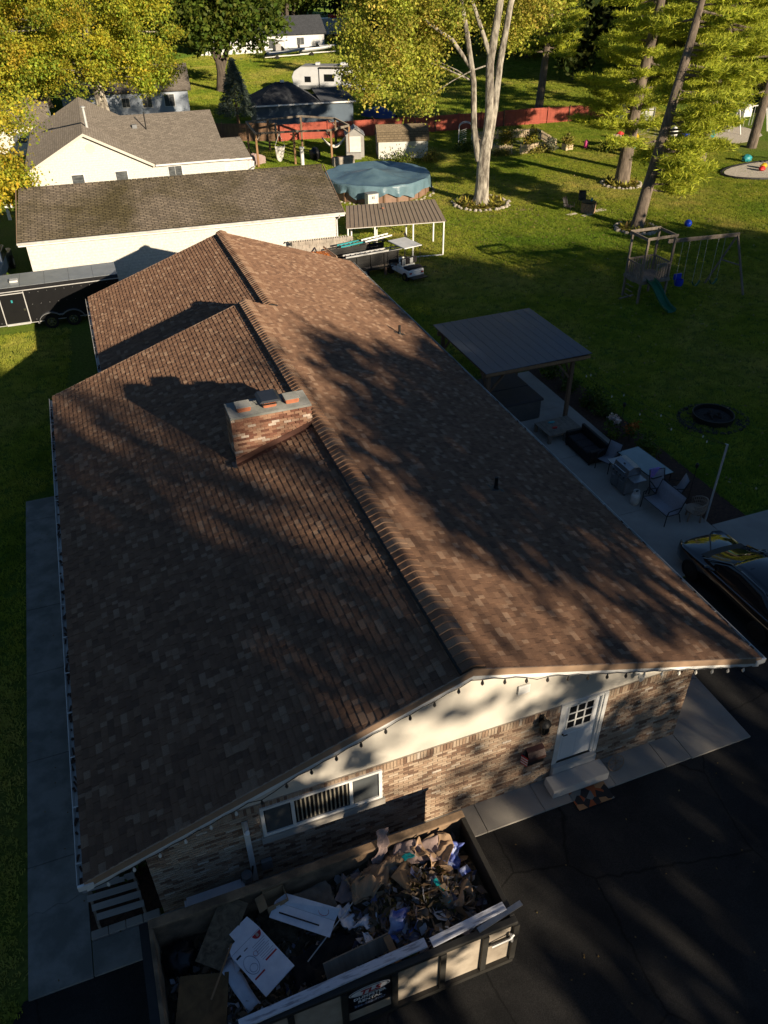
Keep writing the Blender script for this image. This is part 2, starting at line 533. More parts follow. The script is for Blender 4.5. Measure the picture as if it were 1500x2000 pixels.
def lawnmat():
    m, n, b = _base('lawn', 1.0, 0, 0.1)
    t1 = _noise(n, 0.10, 6, 0.4)
    r1 = _ramp(n, t1.outputs[0], [(0.30, (0.085, 0.16, 0.018)), (0.5, (0.125, 0.185, 0.024)), (0.72, (0.20, 0.20, 0.05))])
    t2 = _noise(n, 9, 6)
    r2 = _ramp(n, t2.outputs[0], [(0.3, (0.55,) * 3), (0.7, (1.25,) * 3)])
    n.links.new(mult(n, r1.outputs[0], r2.outputs[0]), b.inputs["Base Color"])
    t3 = _noise(n, 45, 3)
    _bump(n, b, t3.outputs[0], 1.0, 0.06)
lawnmat()
# ================================================================= setting
def sheet(name, poly, z, mat, thick=0.0, parent=None, kind='structure', bevel=0):
    b = MB()
    if thick:
        b.prism([(x, y, z - thick) for x, y in poly], (0, 0, thick))
    else:
        b.face([(x, y, z) for x, y in poly])
    return b.build(name, mat, parent, bevel=bevel, kind=kind if parent is None else None)

def rect(x0, y0, x1, y1):
    return [(x0, y0), (x1, y0), (x1, y1), (x0, y1)]

lawn = sheet('lawn', rect(-900, -900, 900, 1500), 0.0, 'lawn')
sheet('driveway', [(-9.02, -0.24), (-9.6, -1.2), (-12, -3.5), (-12, -40), (34, -40), (34, 5.2), (7.66, 5.2), (7.66, -0.24)], 0.012, 'asphalt')
# left walkway of poured slabs
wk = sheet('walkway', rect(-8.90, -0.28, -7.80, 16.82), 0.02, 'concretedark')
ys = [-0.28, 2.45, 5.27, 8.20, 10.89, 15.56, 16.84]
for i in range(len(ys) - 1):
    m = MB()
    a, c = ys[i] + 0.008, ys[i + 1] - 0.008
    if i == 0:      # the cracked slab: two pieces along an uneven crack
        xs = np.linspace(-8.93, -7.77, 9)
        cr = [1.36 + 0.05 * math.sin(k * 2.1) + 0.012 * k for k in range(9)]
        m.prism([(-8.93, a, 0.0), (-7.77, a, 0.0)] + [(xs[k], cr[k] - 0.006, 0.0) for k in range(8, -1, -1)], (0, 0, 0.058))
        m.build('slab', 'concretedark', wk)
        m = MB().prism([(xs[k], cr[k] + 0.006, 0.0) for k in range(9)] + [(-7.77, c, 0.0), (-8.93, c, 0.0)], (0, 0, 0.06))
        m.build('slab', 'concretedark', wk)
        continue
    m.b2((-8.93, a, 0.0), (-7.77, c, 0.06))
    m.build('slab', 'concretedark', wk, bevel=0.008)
# front walk
fw = sheet('front_walk', rect(-6.4, -0.22, 7.66, 0.47), 0.02, 'concrete')
xs = [-6.45, -4.5, -2.6, -1.2, 0.55, 1.98, 3.84, 5.24, 5.94]
for i in range(len(xs) - 1):
    MB().b2((xs[i] + 0.007, -0.25, 0), (xs[i + 1] - 0.007, 0.47, 0.06)).build('slab', 'concrete', fw, bevel=0.008)
# strip of concrete along the right wall, then the patio
sw = sheet('side_walk', rect(5.95, -0.26, 7.66, 5.19), 0.021, 'concrete')
ys = [-0.27, 1.75, 3.6, 5.25]
for i in range(3):
    MB().b2((5.95, ys[i] + .007, 0), (7.68, ys[i + 1] - .007, 0.058)).build('slab', 'concrete', sw, bevel=0.008)
pt = sheet('patio', rect(5.95, 5.26, 12.45, 19.4), 0.02, 'concrete')
for (x0, y0, x1, y1) in ((5.95, 5.25, 9.3, 8.6), (9.3, 5.25, 12.45, 8.6), (5.95, 8.6, 9.3, 12.4), (9.3, 8.6, 12.45, 12.4), (5.95, 12.4, 9.3, 16), (9.3, 12.4, 12.45, 16), (5.95, 16, 9.3, 19.4), (9.3, 16, 12.45, 19.4)):
    MB().b2((x0 + .008, y0 + .008, 0), (x1 - .008, y1 - .008, 0.055)).build('slab', 'concrete', pt, bevel=0.008)
ap = sheet('parking_pad', rect(12.47, 4.5, 24, 7.05), 0.022, 'concrete')
for x0, x1 in ((12.47, 15.3), (15.3, 18.2), (18.2, 21.1), (21.1, 24)):
    MB().b2((x0 + .008, 4.5, 0), (x1 - .008, 7.05, 0.05)).build('slab', 'concrete', ap, bevel=0.008)
# small slab, edging and mulch bed at the left corner
sheet('planting_bed', rect(-7.76, 0.62, -6.36, 4.5), 0.035, 'mulch')
eb = sheet('bed_edging', rect(-7.74, 0.42, -6.42, 0.60), 0.02, 'concrete')
for k in range(4):
    MB().b2((-7.75 + k * .335, 0.43, 0), (-7.43 + k * .335, 0.60, 0.09)).build('paver', 'concrete', eb, bevel=.01)
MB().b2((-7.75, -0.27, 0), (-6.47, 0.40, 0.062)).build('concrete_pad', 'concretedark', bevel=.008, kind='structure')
sheet('side_bed', rect(12.47, 7.07, 13.9, 19.8), 0.03, 'mulch')
# play area gravel on the right
def blob(cx, cy, rx, ry, n=28, j=0.06):
    return [(cx + rx * (1 + random.uniform(-j, j)) * math.cos(2 * math.pi * k / n), cy + ry * (1 + random.uniform(-j, j)) * math.sin(2 * math.pi * k / n)) for k in range(n)]
sheet('gravel_area', blob(52.5, 59.5, 7.6, 5.0), 0.03, 'gravel', 0.12)
sheet('sand_pit', blob(50.5, 44.8, 5.8, 2.6, j=.02), 0.09, 'gravel', 0.2)
m = MB()
pp = blob(50.5, 44.8, 5.95, 2.75, 40, 0.0)
m.tube([(x, y, .08) for x, y in pp + pp[:1]], 0.10, 6, cap=False)
m.build('pit_edging', 'blackmetal', kind='structure')
sheet('bare_earth_patch', blob(24.6, 43.0, 1.5, 0.55, 18, .2), 0.012, 'dirt')
for p in ((17.2, 12.85, 1.55, 1.1),):
    sheet('ash_ring', blob(*p, 24, .05), 0.014, 'ash')
# ================================================================= main house
RZ, EZ, RW, LW, Y1, Y2 = 5.17, 2.647, 7.346, 7.33, 19.30, 29.15
SLP = (RZ - EZ) / RW
XB = 0.977
ZB = RZ - SLP * XB
XLB = -5.515
house = thing('brick_house', 'long low brick ranch house with brown shingle roof and brick chimney', 'house')
zl = lambda x: RZ - SLP * abs(x)                        # front roof
zb = lambda x: ZB - SLP * (XB - x)                      # rear left slope
WY, WX0, WX1, BT = 0.485, -6.34, 5.96, 2.58
TH = 0.16
# walls
m = MB().b2((WX0, WY, 0), (2.48, WY + .2, BT - .002)).b2((3.66, WY, 0), (WX1, WY + .2, BT - .002)).b2((2.48, WY + .12, 0), (3.66, WY + .2, BT - .002))
front_wall = m.build('front_wall', 'mortar', house)
for nm, a, b_ in (('side_wall', (WX1 - .2, WY + .2, 0), (WX1, 28.4, 2.72)), ('side_wall', (WX0, WY + .2, 0), (WX0 + .2, 18.6, 2.62)),
                  ('back_wall', (-4.6, 28.2, 0), (WX1 - .2, 28.4, 2.6)), ('side_wall', (-4.6, 18.6, 0), (-4.4, 28.2, 2.5)), ('back_wall', (WX0, 18.4, 0), (-4.4, 18.6, 2.6))):
    MB().b2(a, b_).build(nm, 'brickfar', house)
# gable panel above the brick
MB().prism([(WX0 - .1, WY + .02, BT), (WX1 + .1, WY + .02, BT), (WX1 + .1, WY + .02, zl(WX1) - TH), (0, WY + .02, RZ - TH - .02), (WX0 - .1, WY + .02, zl(WX0) - TH)], (0, .1, 0)).build('gable_panel', 'sidingcream', house)
# roof deck
m = MB()
m.prism([(-LW, 0.02, EZ - TH), (0, 0.02, RZ - TH), (0, 0.02, RZ), (-LW, 0.02, EZ)], (0, Y1 - .04, 0))
m.prism([(RW, 0.02, EZ - TH), (0, 0.02, RZ - TH), (0, 0.02, RZ), (RW, 0.02, EZ)], (0, Y1 - .02, 0))
m.prism([(RW, Y1, EZ - TH), (XB, Y1, ZB - TH), (XB, Y1, ZB), (RW, Y1, EZ)], (0, Y2 - Y1 - .02, 0))
m.prism([(XLB, Y1 - .6, zb(XLB) - TH), (XB, Y1 - .6, ZB - TH), (XB, Y1 - .6, ZB - .02), (XLB, Y1 - .6, zb(XLB) - .005)], (0, Y2 - Y1 + .58, 0))
roof = m.build('roof', 'deck', house)
MB().prism([(WX0, Y1 - .5, 2.6), (-.05, Y1 - .5, RZ - TH - .03), (1.2, Y1 - .5, RZ - TH - .5), (1.2, Y1 - .5, 2.6)], (0, .1, 0)).build('gable_panel', 'sidingcream', house)
MB().prism([(-4.5, 28.3, 2.4), (XB, 28.3, ZB - TH - .03), (WX1, 28.3, 2.9), (WX1, 28.3, 2.4)], (0, .1, 0)).build('gable_panel', 'sidingcream', house)

# ---- shingles: laminated tabs in courses
EXPO = 0.148
WIDTHS = (0.10, 0.13, 0.165, 0.20, 0.26)
def tab_mesh(w):
    b = MB()
    h = EXPO + 0.03
    b.hexa([(0, 0, -.002), (w - .004, 0, -.002), (w - .004, h, -.002), (0, h, -.002), (0, 0, .024), (w - .004, 0, .024), (w - .004, h, .003), (0, h, .003)])
    me = bpy.data.meshes.new('shingle')
    me.from_pydata(b.v, [], b.f)
    me.materials.append(MAT['shingle_o'])
    me.materials.append(MAT['rooffelt'])
    me.polygons[2].material_index = 1
    return me
TABM = [tab_mesh(w) for w in WIDTHS]
tabs = []        # (matrix, width index, t)
def slope(eave, ridge, y0, y1, sgn, clip=None):
    """eave/ridge: (x,z) pairs; sgn: +1 right slope, -1 left slope"""
    e, r = Vector((eave[0], 0, eave[1])), Vector((ridge[0], 0, ridge[1]))
    up = (r - e)
    L = up.length
    up.normalize()
    al = Vector((0, 1, 0)) if sgn > 0 else Vector((0, -1, 0))   # al x up = normal (up)
    n = al.cross(up)
    if n.z < 0:
        al = -al
        n = -n
    nc = int(L / EXPO)
    ex = L / nc
    for c in range(nc):
        base = e + up * (c * ex)
        lim = y1
        if clip:
            lim = clip(base.x, y1)
        y = y0
        lam = random.random() < .5
        while y < lim - .05:
            k = random.choices(range(5), (2, 3, 4, 3, 2))[0]
            wd = min(WIDTHS[k], lim - y)
            if wd < WIDTHS[k] - .04:
                k = min(range(5), key=lambda q: abs(WIDTHS[q] - wd))
            t = random.choices((random.uniform(.06, .3), random.uniform(.3, .62), random.uniform(.55, .8), random.uniform(.86, 1.0)), (2.2, 7, 2.2, 1.4))[0]
            lam = not lam
            p = Vector((base.x, y if al.y > 0 else y + WIDTHS[k], base.z)) + n * (.004 + (.007 if lam else 0) + random.uniform(0, .002))
            tabs.append((frame(al, up, n, p), k, t, Vector((base.x, y, base.z))))
            y += WIDTHS[k]
slope((-LW, EZ + .001), (0, RZ), 0.0, Y1, -1)
slope((RW, EZ), (0, RZ), 0.0, Y2, +1, lambda x, y1: Y2 if x > XB else Y1)
slope((XLB, zb(XLB)), (XB, ZB), Y1, Y2, -1)
# drop those hidden under the front slope, rank by nearness to the camera
order = sorted(range(len(tabs)), key=lambda i: (not inview(tabs[i][3], -12), (tabs[i][3] - CAM).length))
single = set(order[:300])
V, F, T = [], [], []
for i, (M, k, t, p) in enumerate(tabs):
    if i in single:
        piece('shingle', TABM[k], roof, M, t)
        continue
    b0 = len(V)
    V += [tuple(M @ v.co) for v in TABM[k].vertices]
    for f in ((4, 5, 6, 7), (0, 1, 5, 4), (1, 2, 6, 5), (3, 0, 4, 7)):
        F.append(tuple(b0 + q for q in f))
        T.append(t if f[0] != 0 else 0.0)
def stuff_mesh(name, V, F, T, mat, parent, kind='stuff'):
    me = bpy.data.meshes.new(name)
    me.from_pydata(V, [], F)
    a = me.attributes.new('t', 'FLOAT', 'FACE')
    a.data.foreach_set('value', T)
    me.materials.append(MAT[mat])
    o = bpy.data.objects.new(name, me)
    COL.objects.link(o)
    o.parent = parent
    if kind:
        o['kind'] = kind
    return o
stuff_mesh('shingle_field', V, F, T, 'shingle', roof)

# ---- ridge caps over a ridge vent
def ridge(x, z, y0, y1):
    b = MB()
    hw = .255
    b.prism([(x - hw, y0 + .01, z - SLP * hw + .002), (x, y0 + .01, z + .002), (x + hw, y0 + .01, z - SLP * hw + .002), (x + hw, y0 + .01, z - SLP * hw + .075), (x, y0 + .01, z + .075), (x - hw, y0 + .01, z - SLP * hw + .075)], (0, y1 - y0 - .02, 0))
    b.build('ridge_vent', 'blackmetal', roof)
    c = MB()
    ln = .25
    prof = [(u, -SLP * abs(u) * (1 if abs(u) > .06 else .55)) for u in (-.235, -.16, -.06, 0, .06, .16, .235)]
    lo = [(q, dz + .098) for q, dz in prof]
    i0 = len(c.v)
    for (q, dz) in lo:
        c.v += [(q, 0, dz + .040), (q, ln, dz + .004), (q, 0, dz - .004)]
    for k in range(6):
        a = k * 3
        c.f += [(a, a + 3, a + 4, a + 1), (a + 2, a + 5, a + 3, a)]
    me = bpy.data.meshes.new('ridge_cap')
    me.from_pydata(c.v, [], c.f)
    me.materials.append(MAT['shingle_o'])
    step = .20
    n = int((y1 - y0) / step)
    for k in range(n):
        piece('ridge_cap', me, roof, Matrix.Translation((x, y0 + k * step, z)), random.choices((random.uniform(.4, .6), random.uniform(.65, .85), random.uniform(.9, 1)), (3, 4, 4))[0])
ridge(0, RZ, 0.0, Y1)
ridge(XB, ZB, Y1 + .02, Y2)
# vent pipes
for (x, y, h) in ((5.93, 18.78, .35), (4.03, 6.78, .38)):
    z = zl(x)
    b = MB().tube([(x, y, z - .05), (x, y, z + h)], .05, 10)
    b.lathe([(.10, 0), (.07, .06), (.052, .12)], 12, (x, y, z - .01))
    b.build('vent_pipe', 'blackmetal', house, smooth=True)
    MB().face([(x + .2, y - .16, z - SLP * .2 + .03), (x + .2, y + .16, z - SLP * .2 + .03), (x - .2, y + .16, z + SLP * .2 + .03), (x - .2, y - .16, z + SLP * .2 + .03)]).build('flashing', 'flashdark', house)

# ---- fascia, drip edge, soffit, gutters
def rake(x0, x1, y, d, far=False, z0=None, z1=None):
    a, b_ = Vector((x0, y, z0)), Vector((x1, y, z1))
    MB().prism([a + Vector((0, 0, -.14)), b_ + Vector((0, 0, -.14)), b_ + Vector((0, 0, .03)), a + Vector((0, 0, .03))], (0, -.03 * d, 0)).build('drip_edge', 'tanmetal', house)
    MB().prism([a + Vector((0, 0, -.25)), b_ + Vector((0, 0, -.25)), b_ + Vector((0, 0, -.142)), a + Vector((0, 0, -.142))], (0, -.018 * d, 0)).build('fascia_board', 'whitetrim', house)
rake(-LW, 0, 0.015, 1, False, EZ, RZ)
rake(0.002, RW, 0.015, 1, False, RZ, EZ)
rake(-LW, 0, Y1 - .01, -1, False, EZ, RZ)
rake(XLB, XB, Y2 - .01, -1, False, zb(XLB), ZB)
rake(XB, RW, Y2 - .01, -1, False, ZB, EZ)
for x0, z0, x1, z1, y0, y1 in ((-LW + .02, EZ - TH - .01, 0, RZ - TH - .01, .03, WY + .02), (RW - .02, EZ - TH - .01, 0, RZ - TH - .01, .03, WY + .02)):
    MB().face([(x0, y0, z0), (x1, y0, z1), (x1, y1, z1), (x0, y1, z0)]).build('rake_soffit', 'whitetrim', house)
def gutter(x, z, y0, y1, s, nm='gutter'):
    b = MB()
    prof = [(0, 0), (0, -.11), (s * .09, -.11), (s * .125, -.03), (s * .125, .0), (s * .112, .0), (s * .112, -.03), (s * .083, -.098), (s * .012, -.098), (s * .012, 0)]
    b.prism([(x + u, y0, z + v) for u, v in prof], (0, y1 - y0, 0))
    for k in range(int((y1 - y0) / 1.2)):
        b.b2((x + s * .01, y0 + .4 + k * 1.2, z - .012), (x + s * .12, y0 + .43 + k * 1.2, z - .004))
    b.build(nm, 'gutter', house)
    c = MB()
    for k in range(int((y1 - y0) * 5)):
        yy = random.uniform(y0, y1)
        c.box((x + s * random.uniform(.03, .1), yy, z - random.uniform(.03, .07)), (random.uniform(.03, .06), random.uniform(.05, .2), .015), random.uniform(-.5, .5))
    c.build('gutter_litter', 'mulch', house, kind='stuff')
gutter(-LW - .005, EZ - .015, 0.03, Y1 - .05, -1)
gutter(XLB - .005, zb(XLB) - .02, Y1 + .05, Y2 - .05, -1)
gutter(RW + .005, EZ - .015, 0.03, Y2 - .05, 1)
MB().b2((-LW - .12, -.035, EZ - .14), (-LW + .15, .012, EZ - .005)).build('gutter_end', 'whitetrim', house)
MB().b2((RW - .15, -.035, EZ - .14), (RW + .12, .012, EZ - .005)).build('gutter_end', 'whitetrim', house)
for x0, x1, y1_ in ((-LW + .02, WX0, Y1 - .1), (WX1, RW - .02, Y2 - .1)):
    MB().face([(x0, WY + .03, EZ - TH - .03), (x1, WY + .03, EZ - TH - .03), (x1, y1_, EZ - TH - .03), (x0, y1_, EZ - TH - .03)]).build('soffit', 'whitetrim', house)

# ---- bricks of the front wall
BW, BH, BG = .205, .062, .011
def bmesh_box(d, mat='brick_o', ch=.003):
    b = MB()
    x, y, z = d
    b.hexa([(0, 0, 0), (x, 0, 0), (x, y, 0), (0, y, 0), (0, 0, z), (x, 0, z), (x, y, z), (0, y, z)])
    me = bpy.data.meshes.new('brick')
    me.from_pydata(b.v, [], b.f)
    me.materials.append(MAT[mat])
    return me
def brick_t():
    return random.choices((random.uniform(0, .2), random.uniform(.2, .45), random.uniform(.45, .72), random.uniform(.72, .9), random.uniform(.92, 1)), (1.4, 2.2, 4.0, 3.2, .4))[0]
holes = [(-4.17, 1.36, -1.62, 2.46), (2.48, 0, 3.66, 2.6)]
bricks = []
nrow = 32
for r in range(nrow):
    z = .045 + r * (BH + BG)
    x = WX0 + (0 if r % 2 else -(BW + BG) / 2)
    while x < WX1 - .02:
        x0, x1 = max(x, WX0), min(x + BW, WX1)
        parts = [(x0, x1)]
        for h in holes:
            if z + BH > h[1] and z < h[3]:
                nw = []
                for a, c in parts:
                    if c <= h[0] or a >= h[2]:
                        nw.append((a, c))
                    else:
                        if a < h[0] - .03:
                            nw.append((a, h[0]))
                        if c > h[2] + .03:
                            nw.append((h[2], c))
                parts = nw
        for a, c in parts:
            if c - a > .03:
                bricks.append((a, z, c - a, BH))
        x += BW + BG
zs = .045 + nrow * (BH + BG)
x = WX0
while x < WX1 - .05:      # soldier course along the top
    if not (2.40 < x < 3.64):
        bricks.append((x, zs, BH, BT - zs - .006))
    x += BH + BG
def brick_wall(bricks, y, parent, n_single, test, depth=.03, proud=.012):
    bricks.sort(key=lambda q: (not test(q), (Vector((q[0], y, q[1])) - CAM).length))
    cache = {}
    V, F, T = [], [], []
    for i, (x, z, w_, h) in enumerate(bricks):
        t = brick_t()
        py = y - proud - random.uniform(0, .004)
        if i < n_single and test((x, z, w_, h)):
            key = (round(w_, 2), round(h, 3))
            if key not in cache:
                cache[key] = bmesh_box((key[0], depth, key[1]))
            piece('brick', cache[key], parent, Matrix.Translation((x, py, z)), t)
        else:
            b0 = len(V)
            V += [(x, py, z), (x + w_, py, z), (x + w_, y + .01, z), (x, y + .01, z), (x, py, z + h), (x + w_, py, z + h), (x + w_, y + .01, z + h), (x, y + .01, z + h)]
            for f in ((0, 1, 5, 4), (4, 5, 6, 7), (3, 2, 1, 0), (1, 2, 6, 5), (3, 0, 4, 7)):
                F.append(tuple(b0 + q for q in f))
                T.append(t)
    if V:
        stuff_mesh('brickwork', V, F, T, 'brick', parent)
brick_wall(bricks, WY, front_wall, 300, lambda q: q[0] > -1.0 and q[0] < 5.9)

# ---- window with three lights
wx0, wx1, wz0, wz1 = -4.14, -1.64, 1.54, 2.46
win = MB().b2((wx0 + .02, WY - .004, wz0 + .02), (wx1 - .02, WY + .002, wz1 - .02)).build('window', 'blackmetal', house)
fr = MB()
for a, b_ in (((wx0, WY - .05, wz0), (wx1, WY - .005, wz0 + .07)), ((wx0, WY - .05, wz1 - .06), (wx1, WY - .005, wz1)), ((wx0, WY - .05, wz0 + .07), (wx0 + .07, WY - .005, wz1 - .06)), ((wx1 - .07, WY - .05, wz0 + .07), (wx1, WY - .005, wz1 - .06))):
    fr.b2(a, b_)
fr.build('frame', 'whitetrim', win)
for xm in (-3.50, -2.30):
    MB().b2((xm - .035, WY - .045, wz0 + .07), (xm + .035, WY - .007, wz1 - .06)).build('mullion', 'whitetrim', win)
for a, c, mt in ((wx0 + .07, -3.535, 'rvgrey'), (-3.465, -2.335, 'glassdark'), (-2.265, wx1 - .07, 'rvgrey')):
    MB().b2((a, WY - .016, wz0 + .07), (c, WY - .010, wz1 - .06)).build('pane', 'glassdark', win)
pm('screen', (0.075, 0.085, 0.09), (0.06, 0.066, 0.07), 60, 0.7)
for a, c in ((wx0 + .09, -3.55), (-2.25, wx1 - .09)):
    MB().b2((a, WY - .03, wz0 + .09), (c, WY - .026, wz1 - .08)).build('insect_screen', 'screen', win)
pm('blindslat', (0.30, 0.27, 0.21), None, 10, 0.7)
for k in range(13):
    x = -3.44 + k * .086
    MB().box((x + .03, WY - .0185, 2.02), (.03, .003, .76), .0).build('blind_slat', 'blindslat', win)
MB().b2((wx0 - .05, WY - .09, 1.36), (wx1 + .05, WY + .0, 1.535)).build('sill', 'concrete', win, bevel=.01)

# ---- door
dx0, dx1, dz0, dz1 = 2.60, 3.50, .557, 2.53
door = MB().b2((dx0, WY + .03, dz0), (dx1, WY + .075, dz1)).build('door', 'dooerwhite', house)
fr = MB()
fr.b2((dx0 - .12, WY - .03, .55), (dx0, WY + .09, BT + .02)).b2((dx1, WY - .03, .55), (dx1 + .16, WY + .09, BT + .02)).b2((dx0, WY - .03, dz1), (dx1, WY + .09, BT + .02))
fr.build('frame', 'whitetrim', door)
MB().b2((dx1 + .05, WY - .055, .55), (dx1 + .14, WY - .031, BT)).build('jamb_trim', 'whitetrim', door)
px0, px1, pz0, pz1 = 2.72, 3.36, 1.66, 2.42
for i in range(3):
    for j in range(3):
        a = px0 + i * (px1 - px0) / 3 + .018
        c = pz0 + j * (pz1 - pz0) / 3 + .018
        MB().b2((a, WY + .022, c), (a + (px1 - px0) / 3 - .036, WY + .033, c + (pz1 - pz0) / 3 - .036)).build('pane', 'glassdark', door)
g = MB()
for i in range(4):
    a = px0 + i * (px1 - px0) / 3
    g.b2((a - .018, WY + .012, pz0 - .018), (a + .018, WY + .031, pz1 + .018))
for j in range(4):
    c = pz0 + j * (pz1 - pz0) / 3
    g.b2((px0 + .0185, WY + .014, c - .018), (px1 - .0185, WY + .031, c + .018))
g.build('muntins', 'whitetrim', door)
for i in range(2):
    MB().b2((2.70 + i * .36, WY + .020, .70), (3.02 + i * .36, WY + .031, 1.48)).build('raised_panel', 'dooerwhite', door, bevel=.012)
MB().tube([(2.66, WY + .03, 1.52), (2.66, WY - .03, 1.52), (2.76, WY - .03, 1.52)], .014, 8).lathe([(.028, 0), (.028, .01)], 10, (2.66, WY + .015, 1.515)).build('handle', 'blackmetal', door)
pm('steptop', (0.52, 0.50, 0.46), (0.44, 0.42, 0.39), 2, 0.9, bump=.3, bscale=60)
MB().b2((2.48, .36, .06), (3.62, WY - .016, .555)).build('doorstep', 'steptop', house, bevel=.012)
MB().b2((2.28, -.06, .064), (3.74, .355, .33)).build('doorstep', 'steptop', house, bevel=.02)
# gable vent, floodlight, downspout
MB().b2((1.33, WY - .03, 3.42), (1.60, WY + .015, 3.66)).build('gable_vent', 'whitetrim', house, bevel=.01)
f_ = MB().b2((4.25, WY - .05, 2.86), (4.40, WY - .012, 3.0)).build('floodlight', 'whitetrim', house)
MB().lathe([(.03, 0), (.07, .1), (.075, .14)], 12, (4.32, WY - .15, 2.78)).build('lamp_head', 'whitetrim', f_, smooth=True)
d_ = MB()
d_.tube([(-4.46, .06, 2.44), (-4.46, .12, 2.36), (-4.46, WY - .12, 2.28), (-4.46, WY - .07, 2.2)], .05, 6).b2((-4.515, WY - .115, .25), (-4.405, WY - .018, 2.22))
d_.build('downspout', 'whitetrim', house)

# ---- chimney
cx0, cx1, cy0, cy1, ctop = -2.40, -.20, 9.66, 10.55, 5.72
m = MB().b2((cx0 + .03, cy0 + .03, 4.0), (cx1 - .03, cy1 - .03, ctop))
chim = m.build('chimney', 'chimmortar', house)
BW2 = .205
cache = {}
def cbrick(p, d, M=None):
    key = tuple(round(q, 2) for q in d[:2]) + (round(d[2], 3),)
    if key not in cache:
        cache[key] = bmesh_box(key, 'brickred_o')
    t = brick_t()
    t = t * .85
    if random.random() < .10:
        t = random.uniform(.9, 1)
    piece('brick', cache[key], chim, Matrix.Translation(p), t)
nr = 18
for r in range(nr):
    z = ctop - .07 - r * (BH + BG)
    o = 0 if r % 2 else BW2 / 2
    x = cx0 + .018 * random.random()
    x = cx0 - (o and .1)
    while x < cx1 - .02:         # front face
        a, c = max(x, cx0), min(x + BW2, cx1)
        if c - a > .04 and z + BH > zl((a + c) / 2) - .02:
            cbrick((a, cy0, z), (c - a, .1, BH))
        x += BW2 + BG
    y = cy0 + .11 - (o and .1)
    while y < cy1 - .02:         # left end
        a, c = max(y, cy0 + .11), min(y + BW2, cy1)
        if c - a > .04 and z + BH > zl(cx0) - .02:
            cbrick((cx0, a, z), (.1, c - a, BH))
        if c - a > .04 and z + BH > zl(cx1) - .02:
            cbrick((cx1 - .1, a, z), (.1, c - a, BH))
        y += BW2 + BG
m = MB()
m.b2((cx0 - .008, cy0 - .008, ctop), (cx1 + .008, cy1 + .008, ctop + .06))
m.build('crown_cap', 'concretedark', chim, bevel=.015)
for i, x in enumerate((-1.98, -1.28, -.66)):
    b = MB()
    s_ = .19
    b.b2((x - s_, cy0 + .2, ctop + .061), (x + s_, cy0 + .2 + 2 * s_, ctop + (.16 if i == 1 else .20)))
    fl = b.build('flue_tile', 'terracotta', chim, bevel=.05)
    if i != 1:
        MB().b2((x - s_ - .015, cy0 + .185, ctop + .202), (x + s_ + .015, cy0 + .215 + 2 * s_, ctop + .225)).build('flue_cover', 'concretedark', chim, bevel=.02)
x = -1.28
b = MB()
for a in (-.17, .17):
    for c in (.22, .56):
        b.b2((x + a - .008, cy0 + c - .008, ctop + .16), (x + a + .008, cy0 + c + .008, ctop + .28))
for k in range(7):
    b.b2((x - .17 + k * .057 - .004, cy0 + .216, ctop + .16), (x - .17 + k * .057 + .004, cy0 + .222, ctop + .28))
b.b2((x - .2, cy0 + .19, ctop + .16), (x + .2, cy0 + .21, ctop + .18))
b.build('spark_screen', 'blackmetal', chim)
MB().prism([(x - .3, cy0 + .08, ctop + .285), (x + .3, cy0 + .08, ctop + .285), (x + .22, cy0 + .12, ctop + .33), (x - .22, cy0 + .12, ctop + .33)], (0, .62, -.0)).build('rain_cap', 'flashdark', chim)
z0, z1 = zl(cx0), zl(cx1)
MB().prism([(cx0 - .02, cy0 - .014, z0 + .02), (cx1 + .02, cy0 - .014, z1 + .02), (cx1 + .02, cy0 - .014, z1 + .19), (cx0 - .02, cy0 - .014, z0 + .19)], (0, .012, 0)).build('step_flashing', 'flashing', chim)
MB().face([(cx0 - .03, cy0 - .16, z0 + .022), (cx1, cy0 - .16, z1 + .022), (cx1, cy0 - .01, z1 + .03), (cx0 - .03, cy0 - .01, z0 + .03)]).build('step_flashing', 'flashing', chim)
MB().b2((cx0 - .02, cy0 - .02, z0 - .02), (cx0 - .003, cy1, z0 + .2)).build('step_flashing', 'flashdark', chim)
MB().box((cx0 - .07, cy0 - .05, z0 + .05), (.12, .3, .02)).build('step_flashing', 'flashdark', chim)

# ---- string lights under the rake, with bulbs
sl_ = thing('string_lights', 'string of bulbs hung along the white front rake of the brick house', 'string lights', (0, 0, 0))
b = MB()
pts = []
N = 60
bm_ = MB().lathe([(.012, .055), (.016, .03), (.03, -.01), (.033, -.04), (.02, -.075), (.004, -.085)], 8)
me = bpy.data.meshes.new('bulb')
me.from_pydata(bm_.v, [], bm_.f)
me.materials.append(MAT['bulb']); BULB = me
mk = me.copy()
mk.materials.clear()
mk.materials.append(MAT['bulbdark'])
for k in range(N + 1):
    x = -7.2 + 14.3 * k / N
    z = zl(x) - .20 - .03 * abs(math.sin(k * math.pi / 2)) - (.09 if k in (13, 14, 36) else 0)
    pts.append((x, -.035, z))
b.tube(pts, .008, 5)
b.build('cable', 'blackmetal', sl_)
for k in range(1, N, 2):
    x, y, z = pts[k]
    piece('bulb', me if (k < 12 or k > 46) else mk, sl_, Matrix.Translation((x, y, z - .06)))
